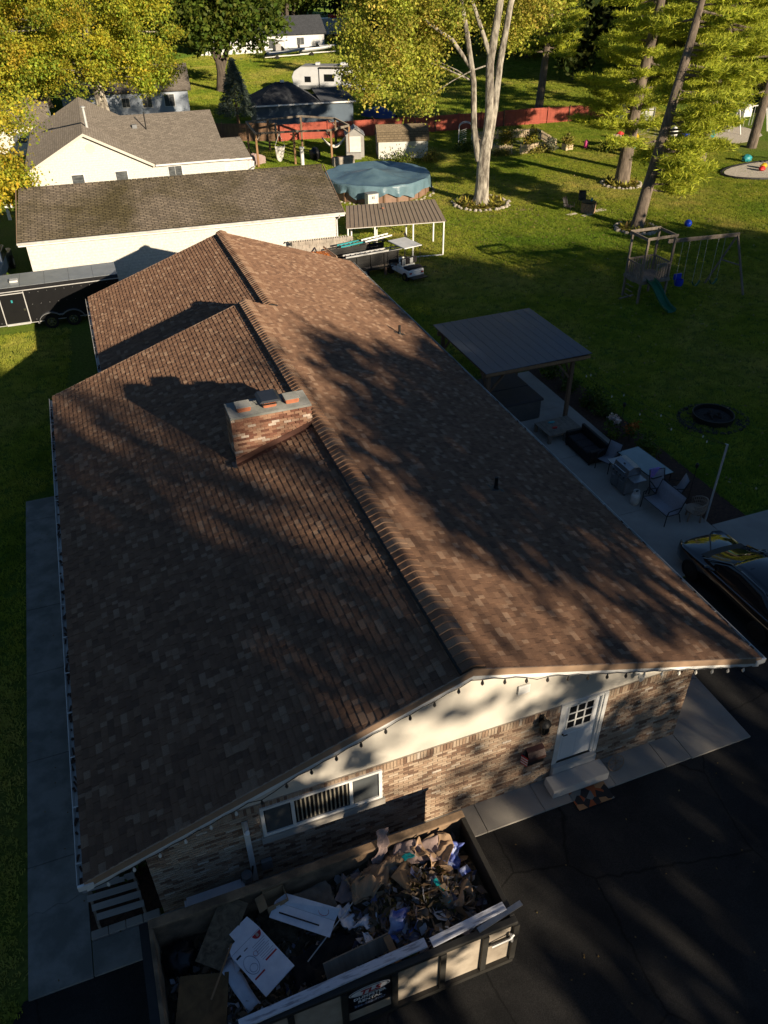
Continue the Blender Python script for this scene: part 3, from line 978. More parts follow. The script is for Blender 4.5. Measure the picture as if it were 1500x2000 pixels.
# ================================================================= things against the front wall
# lantern
t = thing('wall_lantern', 'dark oval wall lantern on the brick left of the white door', 'lantern', (2.0, WY - .016, 2.35))
MB().box((0, -.01, .06), (.12, .02, .26)).build('back_plate', 'blackmetal', t, bevel=.01)
MB().tube([(0, -.02, .17), (0, -.12, .23), (0, -.17, .16)], .014, 6).build('arm', 'blackmetal', t)
MB().lathe([(.03, .16), (.12, .10), (.14, .05)], 12, (0, -.17, 0), 1, .85).build('hood', 'blackmetal', t, smooth=True)
MB().lathe([(.10, .05), (.115, -.1), (.08, -.22), (.03, -.25)], 12, (0, -.17, 0), 1, .85).build('glass', 'glassdark', t, smooth=True)
b = MB()
for k in range(6):
    a = k * math.pi / 3
    b.tube([(.112 * math.cos(a), -.17 + .095 * math.sin(a), .05), (.125 * math.cos(a), -.17 + .105 * math.sin(a), -.1), (.08 * math.cos(a), -.17 + .07 * math.sin(a), -.23)], .007, 5)
b.build('cage', 'blackmetal', t)
# mail box with a small flag
pm('mailbrown', (0.10, 0.045, 0.035), (0.07, 0.03, 0.024), 5, 0.5)
t = thing('mailbox', 'dark brown wall mailbox with a small striped flag tucked beside it', 'mailbox', (1.93, WY - .016, 1.25))
MB().prism([(-.20, 0, -.18), (-.20, -.16, -.18), (-.20, -.18, .10), (-.20, -.10, .20), (-.20, 0, .24)], (.40, 0, 0)).build('box', 'blackmetal', t, bevel=.012)
MB().prism([(-.21, .0, .25), (-.21, -.11, .212), (-.21, -.20, .10), (-.21, -.215, .03), (-.21, -.195, .03), (-.21, -.18, .10), (-.21, -.10, .205), (-.21, 0, .24)], (.42, 0, 0)).build('lid', 'mailbrown', t)
b = MB()
for k in range(7):
    b.mi = k % 2
    b.box((-.27 + .0 * k, -.10, .10 - k * .04), (.018, .17, .04), .5)
fl = b.build('flag', ['plasred', 'letterwhite'], t)
MB().box((-.265, -.06, .09), (.024, .08, .085), .5).build('canton', 'navy', t)
# spoked wheel ornament
t = thing('wheel_ornament', 'rusty spoked wheel ornament with tall handle leaning by the door step', 'garden ornament', (4.05, .22, .06))
b = MB()
R_ = .21
P_ = lambda a, r: (r * math.cos(a), -.06 + .30 * r * math.sin(a) / 1.0 - .03, .215 + r * math.sin(a) * .95)
b.tube([P_(2 * math.pi * k / 24, R_) for k in range(25)], .012, 6, cap=False)
b.build('rim', 'tanmetal', t)
b = MB()
for k in range(8):
    b.tube([P_(0, 0), P_(2 * math.pi * k / 8, R_)], .007, 5)
b.lathe([(.03, -.02), (.03, .02)], 8, P_(0, 0))
b.build('spokes', 'tanmetal', t)
MB().tube([(0, -.09, .21), (.0, .12, .5), (.02, .20, .82)], .009, 5).tube([(-.14, -.08, .21), (-.1, .12, .012)], .009, 5).tube([(.14, -.08, .21), (.1, .12, .012)], .009, 5).build('handle', 'tanmetal', t)
# door mat
m_, n_, bs = _base('matprint', 0.95)
tt = n_.nodes.new("ShaderNodeTexVoronoi"); tt.inputs["Scale"].default_value = 5.5
tc = n_.nodes.new("ShaderNodeTexCoord"); n_.links.new(tc.outputs["Object"], tt.inputs["Vector"])
sp = n_.nodes.new("ShaderNodeSeparateColor"); n_.links.new(tt.outputs["Color"], sp.inputs[0])
rr = _ramp(n_, sp.outputs[0], [(0.0, (0.03, 0.03, 0.03)), (0.33, (0.33, 0.09, 0.03)), (0.55, (0.17, 0.19, 0.18)), (0.8, (0.40, 0.22, 0.10))])
rr.color_ramp.interpolation = 'CONSTANT'
n_.links.new(rr.outputs[0], bs.inputs["Base Color"])
MB().b2((-.46, -.23, 0), (.46, .23, .014)).build('door_mat', 'matprint', None, loc=(3.15, -.30, .0625), rot=(0, 0, .0), label='patterned orange and black door mat in front of the step', cat='door mat')
# slatted panel over the planting bed
t = thing('slatted_panel', 'weathered grey slatted pallet leaning over the mulch bed by the left corner', 'pallet', (-7.2, .93, .035))
for k in range(4):
    MB().box((-.05 + .04 * k, .22 - k * .15, .62 - k * .115), (1.0 - .03 * k, .125, .022), M=Matrix.Rotation(RAD(38), 3, 'X') @ Matrix.Rotation(RAD(-2), 3, 'Z')).build('slat', 'woodpale', t)
for x in (-.46, .42):
    MB().bar((x, .30, .64), (x + .08, -.30, .185), .05, .04).bar((x, .30, .62), (x, .36, .0), .05, .04).bar((x + .08, -.30, .185), (x + .08, -.32, 0), .05, .04).build('leg', 'woodgrey', t)
# long white box, meters
t = thing('storage_bench', 'long white plastic bench lid between brick wall and dumpster', 'bench', (-5.3, .22, .0))
MB().b2((-.55, -.13, .44), (.55, .13, .54)).b2((-.60, -.09, .45), (-.551, .09, .52)).b2((.551, -.09, .45), (.60, .09, .52)).build('lid', 'paperwhite', t, bevel=.01)
MB().b2((-.50, -.11, .06), (.50, .11, .44)).build('body', 'shedgrey', t)
t = thing('gas_meter', 'dark gas meter with pipes low on the brick wall beside the downspout', 'meter', (-4.62, WY - .02, .25))
MB().lathe([(.05, -.1), (.11, -.09), (.11, .09), (.05, .1)], 12, (0, -.16, .35)).build('meter_body', 'rvgrey', t)
MB().tube([(-.1, -.05, -.19), (-.1, -.12, .35), (0, -.16, .35)], .02, 6).tube([(.1, -.16, .35), (.15, -.1, .55), (.15, 0, .6)], .02, 6).build('pipe', 'blackmetal', t)
t = MB().box((-4.18, WY - .06, .62), (.22, .09, .28)).build('utility_box', 'rvgrey', None, bevel=.01, label='small grey utility box on the brick right of the gas meter', cat='utility box')
# ================================================================= dumpster
DX0, DX1, DY0, DY1, DZ = -6.50, -.25, -2.76, -.50, 1.58
t = thing('dumpster', 'long open roll-off dumpster with tan panels and dark posts full of debris', 'dumpster', (DX0, DY0, .012))
LX, LY = DX1 - DX0, DY1 - DY0
MB().b2((0, 0, .12), (LX, LY, .22)).build('floor', 'darkframe', t)
MB().b2((.06, LY - .05, .22), (LX - .06, LY - .01, DZ - .08)).build('far_wall', 'dumpinner', t)
for k in range(7):
    MB().b2((.2 + k * .93, LY - .008, .22), (.32 + k * .93, LY + .07, DZ - .082)).build('post', 'darkframe', t)
MB().b2((0, LY - .10, DZ - .08), (LX, LY + .07, DZ)).build('top_rail', 'dumpinner', t, bevel=.015)
MB().b2((0, -.07, DZ - .10), (LX - .0, .06, DZ)).build('top_rail', 'darkframe', t, bevel=.015)
MB().b2((.0, .061, .22), (.07, LY - .101, DZ)).build('end_wall', 'dumpinner', t, bevel=.012)
MB().b2((LX - .10, .061, .22), (LX, LY - .101, DZ)).build('end_gate', 'darkframe', t, bevel=.012)
MB().b2((-.16, -.05, .3), (-.001, LY + .05, DZ - .02)).build('end_post', 'blackmetal', t)
edges = [.05, 1.1, 2.02, 2.95, 3.87, 4.79, 5.62, LX - .02]
for k, x in enumerate(edges):
    MB().b2((x - .055, -.09, .2), (x + .055, .0, DZ - .101)).build('post', 'darkframe', t)
for k in range(len(edges) - 1):
    a, c = edges[k] + .056, edges[k + 1] - .056
    MB().b2((a, -.02, .22), (c, .0, DZ - .102)).build('side_panel', 'dumptan', t)
MB().b2((0, -.10, .12), (LX, -.021, .24)).build('bottom_rail', 'darkframe', t)
MB().tube([(5.74, -.11, 1.1), (6.1, -.13, 1.18), (6.18, -.10, 1.22)], .025, 6).tube([(6.12, -.1, 1.25), (6.14, -.12, 1.05)], .03, 6).build('gate_latch', 'galv', t)
MB().b2((5.68, -.05, 1.0), (LX - .08, -.021, 1.06)).build('cross_bar', 'darkframe', t)
for k, (x, y) in enumerate(((.6, .25), (.6, LY - .25), (LX - .7, .25), (LX - .7, LY - .25))):
    MB().tube([(x, y - .12, .08), (x, y + .12, .08)], .085, 12).build('wheel', 'blackmetal', t)
# sign on the near side
sx0, sx1, sz0, sz1 = 2.95 + .065, 3.87 - .065, .62, 1.45
sg = MB().b2((sx0, -.045, sz0), (sx1, -.021, sz1)).build('sign', 'signblack', t)
def text(s, size, loc, mat, parent, sx=1.0, sh=0.0, depth=.003):
    cu = bpy.data.curves.new('lettering', 'FONT')
    cu.body = s
    cu.size = size
    cu.extrude = depth
    cu.align_x = 'CENTER'
    cu.shear = sh
    cu.offset = size * .018
    cu.materials.append(MAT[mat])
    ob = bpy.data.objects.new('tmp', cu)
    COL.objects.link(ob)
    dg = bpy.context.evaluated_depsgraph_get()
    me = bpy.data.meshes.new_from_object(ob.evaluated_get(dg))
    bpy.data.objects.remove(ob)
    o = bpy.data.objects.new('lettering', me)
    COL.objects.link(o)
    o.parent = parent
    o.location = loc
    o.rotation_euler = (RAD(90), 0, 0)
    o.scale = (sx, 1, 1)
    return o
mx = (sx0 + sx1) / 2
def oval(rx, rz, z, y, mat, nm):
    b = MB()
    b.prism([(mx + rx * math.cos(2 * math.pi * k / 32), y, z + rz * math.sin(2 * math.pi * k / 32)) for k in range(32)], (0, .004, 0))
    b.build(nm, mat, sg)
oval(.38, .135, 1.27, -.050, 'letterwhite', 'oval_ring')
oval(.355, .118, 1.27, -.053, 'signblack', 'oval_ring')
oval(.335, .105, 1.27, -.056, 'letterwhite', 'oval_ring')
text('TLS', .20, (mx, -.063, 1.20), 'letterred', sg, 1.25, .2)
text('DUMPSTER', .125, (mx, -.05, 1.02), 'letterwhite', sg, .98)
text('RENTAL', .125, (mx, -.05, .89), 'letterwhite', sg, .98)
text('586-588-7787', .105, (mx, -.05, .75), 'letterblue', sg, .98)

# ---- the load: heap and single pieces
def heap(x, y):
    u = (x - DX0) / LX
    z = .86 + .26 * mnoise.noise(Vector((x * .9, y * .9, 3.1))) + .16 * mnoise.noise(Vector((x * 2.7, y * 2.7, 9))) + .06 * mnoise.noise(Vector((x * 8, y * 8, 1)))
    z += .42 * math.exp(-((x + 1.6) / 1.3) ** 2) + .2 * math.exp(-((x + 5.6) / .7) ** 2 - ((y + 2.1) / .6) ** 2)
    z -= .35 * math.exp(-((x + 6.1) / .5) ** 2 - ((y + .9) / .45) ** 2)
    return min(z, 1.46)
b = MB()
b.grid(lambda u, v: (DX0 + .08 + (LX - .19) * u, DY0 + .065 + (LY - .125) * v, heap(DX0 + .08 + (LX - .19) * u, DY0 + .065 + (LY - .125) * v)), 120, 50)
b.build('rubbish_heap', 'debris', None, smooth=True, fix=False, label='dark heap of rubble and roofing scraps filling the dumpster', cat='rubbish', kind='stuff')
ITEMS = []
def sheetitem(name, label, cat, mat, cx, cy, w_, h_, rz, tilt=(0, 0), crump=.0, z=None, th=.004, nu=2, nv=2, seed=0, group=None):
    zz = (heap(cx, cy) + .06 if z is None else max(z, heap(cx, cy) + .05))
    def fn(u, v):
        x, y = (u - .5) * w_, (v - .5) * h_
        d = crump * (mnoise.noise(Vector((x * 4 + seed, y * 4, seed * 1.7))) + .6 * mnoise.noise(Vector((x * 9, y * 9 + seed, 4)))) if crump else 0
        ex = crump * .8 * mnoise.noise(Vector((x * 5, seed, y * 5)))
        return (x + ex, y + ex * .7, d)
    b = MB().grid(fn, nu, nv)
    return b.build(name, mat, None, loc=(cx, cy, zz), rot=(RAD(tilt[0]), RAD(tilt[1]), RAD(rz)), solid=th, smooth=crump > 0, fix=False, label=label, cat=cat, group=group)
def board(name, label, cat, mat, cx, cy, cz, d, rz, tilt=(0, 0)):
    return MB().box((0, 0, 0), d).build(name, mat, None, loc=(cx, cy, cz + .1), rot=(RAD(tilt[0]), RAD(tilt[1]), RAD(rz)), label=label, cat=cat)
board('plywood_board', 'stained plywood board propped diagonally over the left end of the dumpster', 'board', 'plywood', -5.28, -.98, 1.24, (.52, 1.15, .02), -38, (16, 4))
board('orange_board', 'large orange-brown sheet lying in the near left corner of the dumpster', 'board', 'plyorange', -5.85, -2.02, 1.06, (.85, 1.1, .02), -14, (-4, 3))
board('thin_lath', 'thin pale wooden lath along the edge of the plywood board', 'lath', 'cedar', -5.42, -1.62, 1.19, (.03, .9, .02), -36, (10, 0))
# flattened white carton with print
t = thing('printed_carton', 'flattened white carton with red badge and printed diagram on the rubbish', 'carton', (-4.78, -1.58, 1.30), RAD(24))
t.rotation_euler = (RAD(6), RAD(-4), RAD(27))
MB().prism([(-.33, -.62, 0), (.33, -.62, 0), (.33, .36, 0), (.30, .62, .0), (-.12, .62, 0), (-.12, .45, 0), (-.28, .45, 0), (-.33, .30, 0)], (0, 0, .012)).build('panel', 'paperwhite', t)
MB().b2((-.32, .300, .0125), (.32, .306, .0145)).build('print_line', 'letterblue', t)
b = MB(); b.prism([(.22 + .09 * math.cos(a), .285 + .10 * math.sin(a), .0125) for a in [math.pi + math.pi * k / 12 for k in range(13)]], (0, 0, .003)); b.build('badge', 'letterred', t)
MB().b2((.195, .215, .016), (.245, .275, .018)).build('badge_mark', 'stone', t)
b = MB()
for k in range(8):
    b.b2((.02, .14 - k * .04, .0125), (.30 - (k % 3) * .03, .147 - k * .04, .0145))
b.build('print_text', 'letterblue', t)
b = MB()
b.tube([(-.17 + .12 * math.cos(a), -.06 + .17 * math.sin(a), .014) for a in [2 * math.pi * k / 24 for k in range(25)]], .005, 4, cap=False)
b.tube([(-.17 + .07 * math.cos(a), -.12 + .07 * math.sin(a), .014) for a in [2 * math.pi * k / 18 for k in range(19)]], .004, 4, cap=False)
b.build('print_diagram', 'letterblue', t)
b = MB().tube([(.0 + .04 * math.cos(a), .03 + .045 * math.sin(a), .014) for a in [2 * math.pi * k / 18 for k in range(19)]], .004, 4, cap=False)
b.b2((-.28, -.31, .0125), (-.06, -.27, .015)).b2((.05, -.20, .0125), (.30, -.17, .015))
b.build('print_red', 'letterred', t)
MB().b2((-.30, .18, .0125), (-.20, .215, .0145)).b2((-.12, .2, .0125), (-.04, .215, .0145)).build('print_code', 'signblack', t)
MB().face([(-.33, -.3, .015), (.33, -.3, .015), (.33, -.62, .045), (-.33, -.62, .02)]).build('flap', 'paperwhite', t)
# second white carton, part folded
t = thing('white_carton', 'folded white carton with red print under a grey carpet scrap', 'carton', (-3.82, -1.28, 1.24), RAD(-38))
MB().face([(-.65, -.14, .02), (.55, -.14, .0), (.55, .14, .06), (-.65, .14, .08)]).face([(-.65, .145, .08), (.55, .145, .06), (.6, .32, .2), (-.5, .32, .14)]).build('panel', 'paperwhite', t, solid=.008)
MB().b2((-.5, -.03, .056), (.3, -.005, .062)).build('slot', 'signblack', t)
MB().tube([(.3 + .10 * math.cos(a), .22 + .06 * math.sin(a), .125 + .045 * math.sin(a)) for a in [2 * math.pi * k / 18 for k in range(19)]], .006, 4, cap=False).build('print_red', 'letterred', t)
t = thing('open_carton', 'small open brown carton standing against the far dumpster wall', 'carton', (-4.22, -.74, 1.15), RAD(6))
b = MB()
for a, c in (((-.2, -.15, 0), (.2, -.142, .3)), ((-.2, .142, 0), (.2, .15, .3)), ((-.2, -.141, 0), (-.192, .141, .3)), ((.192, -.141, 0), (.2, .141, .3)), ((-.19, -.14, 0), (.19, .14, .01))):
    b.b2(a, c)
b.build('box', 'cardboard', t)
MB().b2((-.05, -.154, .1), (.03, -.151, .22)).build('shipping_label', 'letterwhite', t)
MB().face([(-.2, .15, .3), (.2, .15, .3), (.2, .3, .34), (-.2, .3, .34)]).face([(-.2, -.15, .3), (-.2, .15, .3), (-.36, .15, .24), (-.36, -.15, .24)]).build('flap', 'cardboard', t, solid=.006)
sheetitem('carpet_scrap', 'grey-brown carpet scrap draped over the folded white carton', 'carpet', 'carpetgrey', -3.55, -.98, .75, .55, 8, (14, 5), .08, 1.22, .012, 12, 10, 3)
sheetitem('kraft_paper', 'big crumpled kraft paper heap along the far wall of the dumpster', 'paper', 'kraft', -2.25, -.95, 1.25, .6, 18, (10, 0), .30, 1.27, .004, 34, 20, 5)
sheetitem('kraft_paper', 'upright spike of kraft paper sticking up above the dumpster rim', 'paper', 'pinkpaper', -2.05, -.62, .28, .75, 12, (75, 22), .10, 1.62, .004, 10, 16, 8)
sheetitem('kraft_paper', 'purplish torn paper sheet beside the upright paper spike', 'paper', 'pinkpaper', -1.38, -.86, .85, .42, -12, (22, -6), .14, 1.42, .004, 18, 12, 11)
sheetitem('kraft_paper', 'long rolled tan paper standing near the right end of the dumpster', 'paper', 'kraft', -.92, -1.1, .25, .85, -18, (18, 0), .16, 1.38, .004, 10, 20, 14)
sheetitem('kraft_paper', 'small tan paper wad between teal strip and right end gate', 'paper', 'kraft', -1.02, -1.85, .6, .4, 30, (4, 12), .26, 1.26, .004, 18, 14, 17)
sheetitem('kraft_paper', 'flat cardboard sheet in the middle of the rubbish heap', 'cardboard', 'cardboard', -1.75, -1.22, .5, .45, 35, (10, 8), .03, 1.34, .006, 6, 6, 20)
sheetitem('kraft_paper', 'pinkish crumpled paper near the middle of the far dumpster wall', 'paper', 'pinkpaper', -2.75, -.95, .55, .5, -10, (12, 0), .22, 1.14, .004, 16, 16, 50)
sheetitem('kraft_paper', 'tan striped paper twist right of the teal plastic', 'paper', 'kraft', -1.28, -.98, .3, .5, 40, (25, 0), .2, 1.45, .004, 12, 16, 53)
sheetitem('teal_plastic', 'small teal plastic scrap on top of the kraft paper', 'plastic', 'tealplastic', -1.62, -.93, .26, .12, 12, (10, 0), .08, 1.50, .004, 10, 6, 23)
sheetitem('teal_plastic', 'narrow teal strip lying across the right half of the rubbish', 'plastic', 'tealplastic', -1.25, -1.72, .07, .5, 14, (8, 6), .05, 1.34, .004, 4, 14, 26)
sheetitem('packaging', 'blue and white crumpled packaging in front of the heap centre', 'packaging', 'bluebag', -2.22, -2.0, .34, .5, -12, (12, 6), .22, 1.06, .004, 14, 18, 29)
sheetitem('packaging', 'white packaging sheet left of the heap centre', 'packaging', 'paperwhite', -3.05, -1.42, .34, .42, 15, (10, 18), .14, 1.1, .004, 12, 14, 32)
sheetitem('packaging', 'torn white wrapping between the two white packages', 'packaging', 'paperwhite', -2.70, -1.62, .55, .22, 8, (8, -6), .16, 1.08, .004, 18, 10, 35)
sheetitem('packaging', 'white wrapper fold by the right end of the dumpster', 'packaging', 'bluebag', -.72, -1.12, .3, .5, -28, (14, 20), .2, 1.3, .004, 12, 16, 38)
sheetitem('packaging', 'blue striped packet at the right end of the dumpster', 'packaging', 'bluebag', -.66, -1.48, .22, .14, 12, (12, 0), .02, 1.32, .01, 4, 4, 41)
sheetitem('packaging', 'white and dark scrap in front of the black bag', 'packaging', 'paperwhite', -2.82, -2.02, .18, .36, 10, (8, 12), .12, 1.04, .004, 8, 12, 44)
sheetitem('packaging', 'long narrow white carton strip left of the printed carton', 'carton', 'paperwhite', -5.18, -1.86, .26, .95, 20, (4, 6), .03, 1.08, .008, 4, 8, 47)
sheetitem('packaging', 'white carton flap showing under the printed carton', 'carton', 'paperwhite', -5.15, -1.40, .4, .35, 40, (4, -6), .02, 1.10, .008, 4, 4, 56)
sheetitem('packaging', 'silvery plastic film at the near left corner of the dumpster', 'plastic', 'bluebag', -6.1, -2.5, .3, .35, 30, (4, 6), .14, 1.05, .004, 12, 12, 59)
sheetitem('roofing_felt', 'black roofing felt sheet lying in the middle of the dumpster', 'roofing felt', 'rooffelt', -3.5, -2.0, 1.5, .75, 8, (4, 2), .12, .93, .006, 20, 12, 62)
sheetitem('roofing_felt', 'brown-black felt scrap behind the printed carton', 'roofing felt', 'debris', -4.25, -1.0, .75, .7, -20, (6, 0), .12, .98, .006, 14, 12, 65)
def lump(name, label, cat, mat, c, r, seed):
    b = MB()
    n, k = 18, 12
    b.grid(lambda u, v: [c_ + q for c_, q in zip((0, 0, 0), [r[i] * (1 + .28 * mnoise.noise(Vector((3 * math.cos(6.283 * u) * math.sin(3.1416 * v) + seed, 3 * math.sin(6.283 * u) * math.sin(3.1416 * v), 3 * math.cos(3.1416 * v))))) * (math.cos(6.283 * u) * math.sin(3.1416 * v), math.sin(6.283 * u) * math.sin(3.1416 * v), math.cos(3.1416 * v))[i] for i in range(3)])], n, k)
    return b.build(name, mat, None, smooth=True, loc=c, fix=False, label=label, cat=cat)
lump('rubbish_bag', 'shiny black rubbish bag left of the blue and white packaging', 'bag', 'bagblack', (-2.56, -2.05, .98), (.16, .3, .2), 2)
lump('rubbish_bag', 'large black bag sunk in the far left corner of the dumpster', 'bag', 'bagblack', (-6.1, -.98, 1.0), (.3, .3, .2), 5)
lump('rubbish_bag', 'black plastic bag under the far right end of the rubbish', 'bag', 'bagblack', (-1.05, -2.2, .95), (.4, .3, .25), 9)
# yellowed weeds and shredded matter on the heap
V = []
board('plank', 'short weathered plank propped on edge behind the near dumpster rail', 'plank', 'woodgrey', -3.1, -2.22, 1.16, (1.25, .04, .30), 4, (-35, 0))
board('stake', 'brown wooden stake standing against the near dumpster rail', 'stake', 'cedar', -2.50, -2.42, 1.28, (.13, .55, .03), 8, (18, 0))
for i, (x0, x1, y, lab) in enumerate(((-5.3, -1.95, -2.68, 'long dirty white trim board lying along the near dumpster rail'), (-1.86, -.36, -2.60, 'shorter white trim board sliding off the right end of the near rail'))):
    b = MB().bar((x0, y - .02, DZ + .03), (x1, y + .10, DZ + .035), .17, .02).bar((x0, y - .085, DZ + .05), (x1, y + .035, DZ + .055), .03, .018)
    b.build('trim_board', 'trimdirty' if 'trimdirty' in MAT else pm('trimdirty', (0.56, 0.58, 0.64), (0.25, 0.26, 0.30), 3, 0.6, sc=(1, 6, 1), lo=.36, hi=.5), None, label=lab, cat='trim board')
MB().bar((-1.0, -2.72, DZ + .03), (-.05, -2.56, DZ + .05), .10, .02).build('metal_flashing', 'steel', None, label='grey metal strip poking past the near right corner of the dumpster', cat='flashing')
MB().tube([(-3.95, -1.9, 1.05), (-2.75, -1.2, 1.28)], .012, 6).build('metal_rod', 'galv', None, label='thin grey rod lying across the middle of the rubbish', cat='rod')
lump('bottle', 'small green bottle resting behind the near rail beside the stake', 'bottle', 'plasgreen', (-2.22, -2.55, 1.33), (.14, .04, .04), 1)
# ================================================================= black car on the drive
def loft(secs, n_profile):
    """secs: list of (y, [(x,z)...] half profile from bottom centre-out to top centre)"""
    b = MB()
    rows = []
    for y, pr in secs:
        row = []
        for x, z in pr:
            row.append(len(b.v)); b.v.append((x, y, z))
        for x, z in reversed(pr[:-1] if pr[-1][0] == 0 else pr):
            row.append(len(b.v)); b.v.append((-x, y, z))
        rows.append(row)
    for r0, r1 in zip(rows, rows[1:]):
        for k in range(len(r0) - 1):
            b.f.append((r0[k], r0[k + 1], r1[k + 1], r1[k])); b.m.append(0)
    for r in (rows[0], rows[-1]):
        b.f.append(tuple(r)); b.m.append(0)
    return b
car = thing('parked_car', 'black car parked on the asphalt beside the patio at right edge', 'car', (10.95, 3.75, .012))
def body(y, hw, zt, tuck=.0):
    return (y, [(hw * .86, .22), (hw * .97, .34), (hw, .55), (hw * .985, .72), (hw * .93, .80 + tuck), (hw * .80, zt - .02), (hw * .4, zt + .01), (0, zt + .02)])
b = loft([body(-2.4, .72, .78), body(-2.3, .84, .93), body(-1.9, .90, .99), body(-1.2, .92, .98), body(.3, .92, .97), body(.95, .92, .955), body(1.5, .915, .90), body(1.95, .885, .82), body(2.2, .81, .74), body(2.36, .62, .62, -.08)], 8)
b.build('body', 'carblack', car, smooth=True)
def cab(y, hw, hb, zt):
    return (y, [(hb, .93), (hb - .03, 1.0), (hw + .02, zt - .10), (hw - .06, zt - .02), (hw * .5, zt + .015), (0, zt + .025)])
b = loft([cab(-2.05, .62, .74, 1.02), cab(-1.55, .62, .80, 1.25), cab(-1.0, .64, .83, 1.40), cab(-.2, .65, .84, 1.45), cab(.28, .64, .83, 1.38), cab(.72, .70, .82, 1.16), cab(1.12, .74, .80, .985)], 6)
b.build('cabin', 'glassdark', car, smooth=True)
MB().grid(lambda u, v: ((v - .5) * 1.24, -1.15 + 1.42 * u, 1.40 + .075 * math.sin(math.pi * (u * .9 + .05)) - .05 * (abs(v - .5) * 2) ** 2 + (-.02 if u > .9 else 0)), 8, 8).build('roof', 'carblack', car, smooth=True, solid=.02)
for s_ in (-1, 1):
    MB().tube([(s_ * .80, 1.14, .97), (s_ * .70, .70, 1.17), (s_ * .65, .26, 1.38), (s_ * .665, -.3, 1.42), (s_ * .65, -1.0, 1.38), (s_ * .70, -1.9, 1.06)], .028, 6).build('roof_pillar', 'carblack', car, smooth=True)
    MB().lathe([(.02, -.06), (.09, -.03), (.09, .04), (.03, .07)], 10, (s_ * 1.02, .72, 1.0), 1.1, .7).build('side_mirror', 'carblack', car, smooth=True)
    MB().tube([(s_ * .925, .95, .905), (s_ * .93, -1.8, .945)], .008, 5).build('belt_trim', 'chrome', car)
    for y in (-1.42, 1.42):
        wh = MB().tube([(s_ * .70, y, .325), (s_ * .93, y, .325)], .325, 22).build('wheel', 'rubber', car, smooth=True)
        MB().tube([(s_ * .931, y, .325), (s_ * .94, y, .325)], .21, 18).build('rim', 'blackmetal', wh)
    MB().box((s_ * .66, 2.17, .66), (.3, .12, .1), -s_ * .5).build('headlight', 'glasstable', car, bevel=.02)
MB().grid(lambda u, v: ((v - .5) * 1.45, 1.0 + .28 * (1 - u) - .06 * (abs(v - .5) * 2) ** 2 + .1, .955 + .03 * (u)), 2, 10).build('wiper_cowl', 'blackmetal', car, solid=.01)
# ================================================================= patio pavilion
PX0, PX1, PY0, PY1 = 7.66, 12.15, 14.53, 19.42
t = thing('pavilion', 'square timber pavilion with flat grey metal roof over the hot tub', 'pavilion', (0, 0, .055))
zr0, zr1 = 2.92, 2.98
nP = 12
for k in range(nP):
    a, c = PX0 + k * (PX1 - PX0) / nP, PX0 + (k + 1) * (PX1 - PX0) / nP
    za, zc = zr0 + (zr1 - zr0) * k / nP, zr0 + (zr1 - zr0) * (k + 1) / nP
    b = MB()
    b.hexa([(a + .0005, PY0, za), (c - .0005, PY0, zc), (c - .0005, PY1, zc), (a + .0005, PY1, za), (a + .0005, PY0, za + .02), (c - .0005, PY0, zc + .02), (c - .0005, PY1, zc + .02), (a + .0005, PY1, za + .02)])
    b.b2((a + .003, PY0 + .01, za + .021), (a + .018, PY1 - .01, za + .027))
    b.build('roof_panel', 'greyroof', t)
for k, (x, y) in enumerate(((7.95, 14.85), (11.55, 14.85), (7.95, 19.0), (11.55, 19.0))):
    MB().b2((x - .07, y - .07, 0), (x + .07, y + .07, 2.62)).build('post', 'woodbrown', t, bevel=.008)
for y in (14.85, 19.0):
    MB().b2((7.7, y - .05, 2.622), (12.1, y + .05, 2.80)).build('beam', 'woodbrown', t, bevel=.006)
for x in (7.95, 11.55):
    MB().b2((x - .05, 14.91, 2.622), (x + .05, 18.94, 2.79)).build('beam', 'woodbrown', t, bevel=.006)
for k in range(7):
    x = 7.78 + k * .71
    MB().b2((x - .02, 14.56, 2.802), (x + .02, 19.4, zr0 - .004)).build('rafter', 'cedar', t)
MB().b2((7.68, 14.545, 2.80), (12.12, 14.558, 2.915)).build('fascia_board', 'cedar', t)
for x, y, dx, dy in ((7.95, 14.85, 1, 0), (11.55, 14.85, -1, 0), (7.95, 14.85, 0, 1), (11.55, 14.85, 0, 1), (7.95, 19, 0, -1), (11.55, 19, -1, 0)):
    MB().bar((x + dx * .08, y + dy * .08, 1.98), (x + dx * .62, y + dy * .62, 2.60), .07, .07).build('brace', 'woodbrown', t)
# hot tub
t = thing('hot_tub', 'square hot tub with dark folded cover under the pavilion', 'hot tub', (9.55, 16.6, .056))
MB().b2((-1.2, -1.2, 0), (1.2, 1.2, .82)).build('cabinet', 'tubside', t, bevel=.08)
for s_ in (-1, 1):
    MB().b2((-1.25, min(s_ * .012, s_ * 1.25), .825), (1.25, max(s_ * .012, s_ * 1.25), .93)).build('cover_half', 'tubcover', t, bevel=.03)
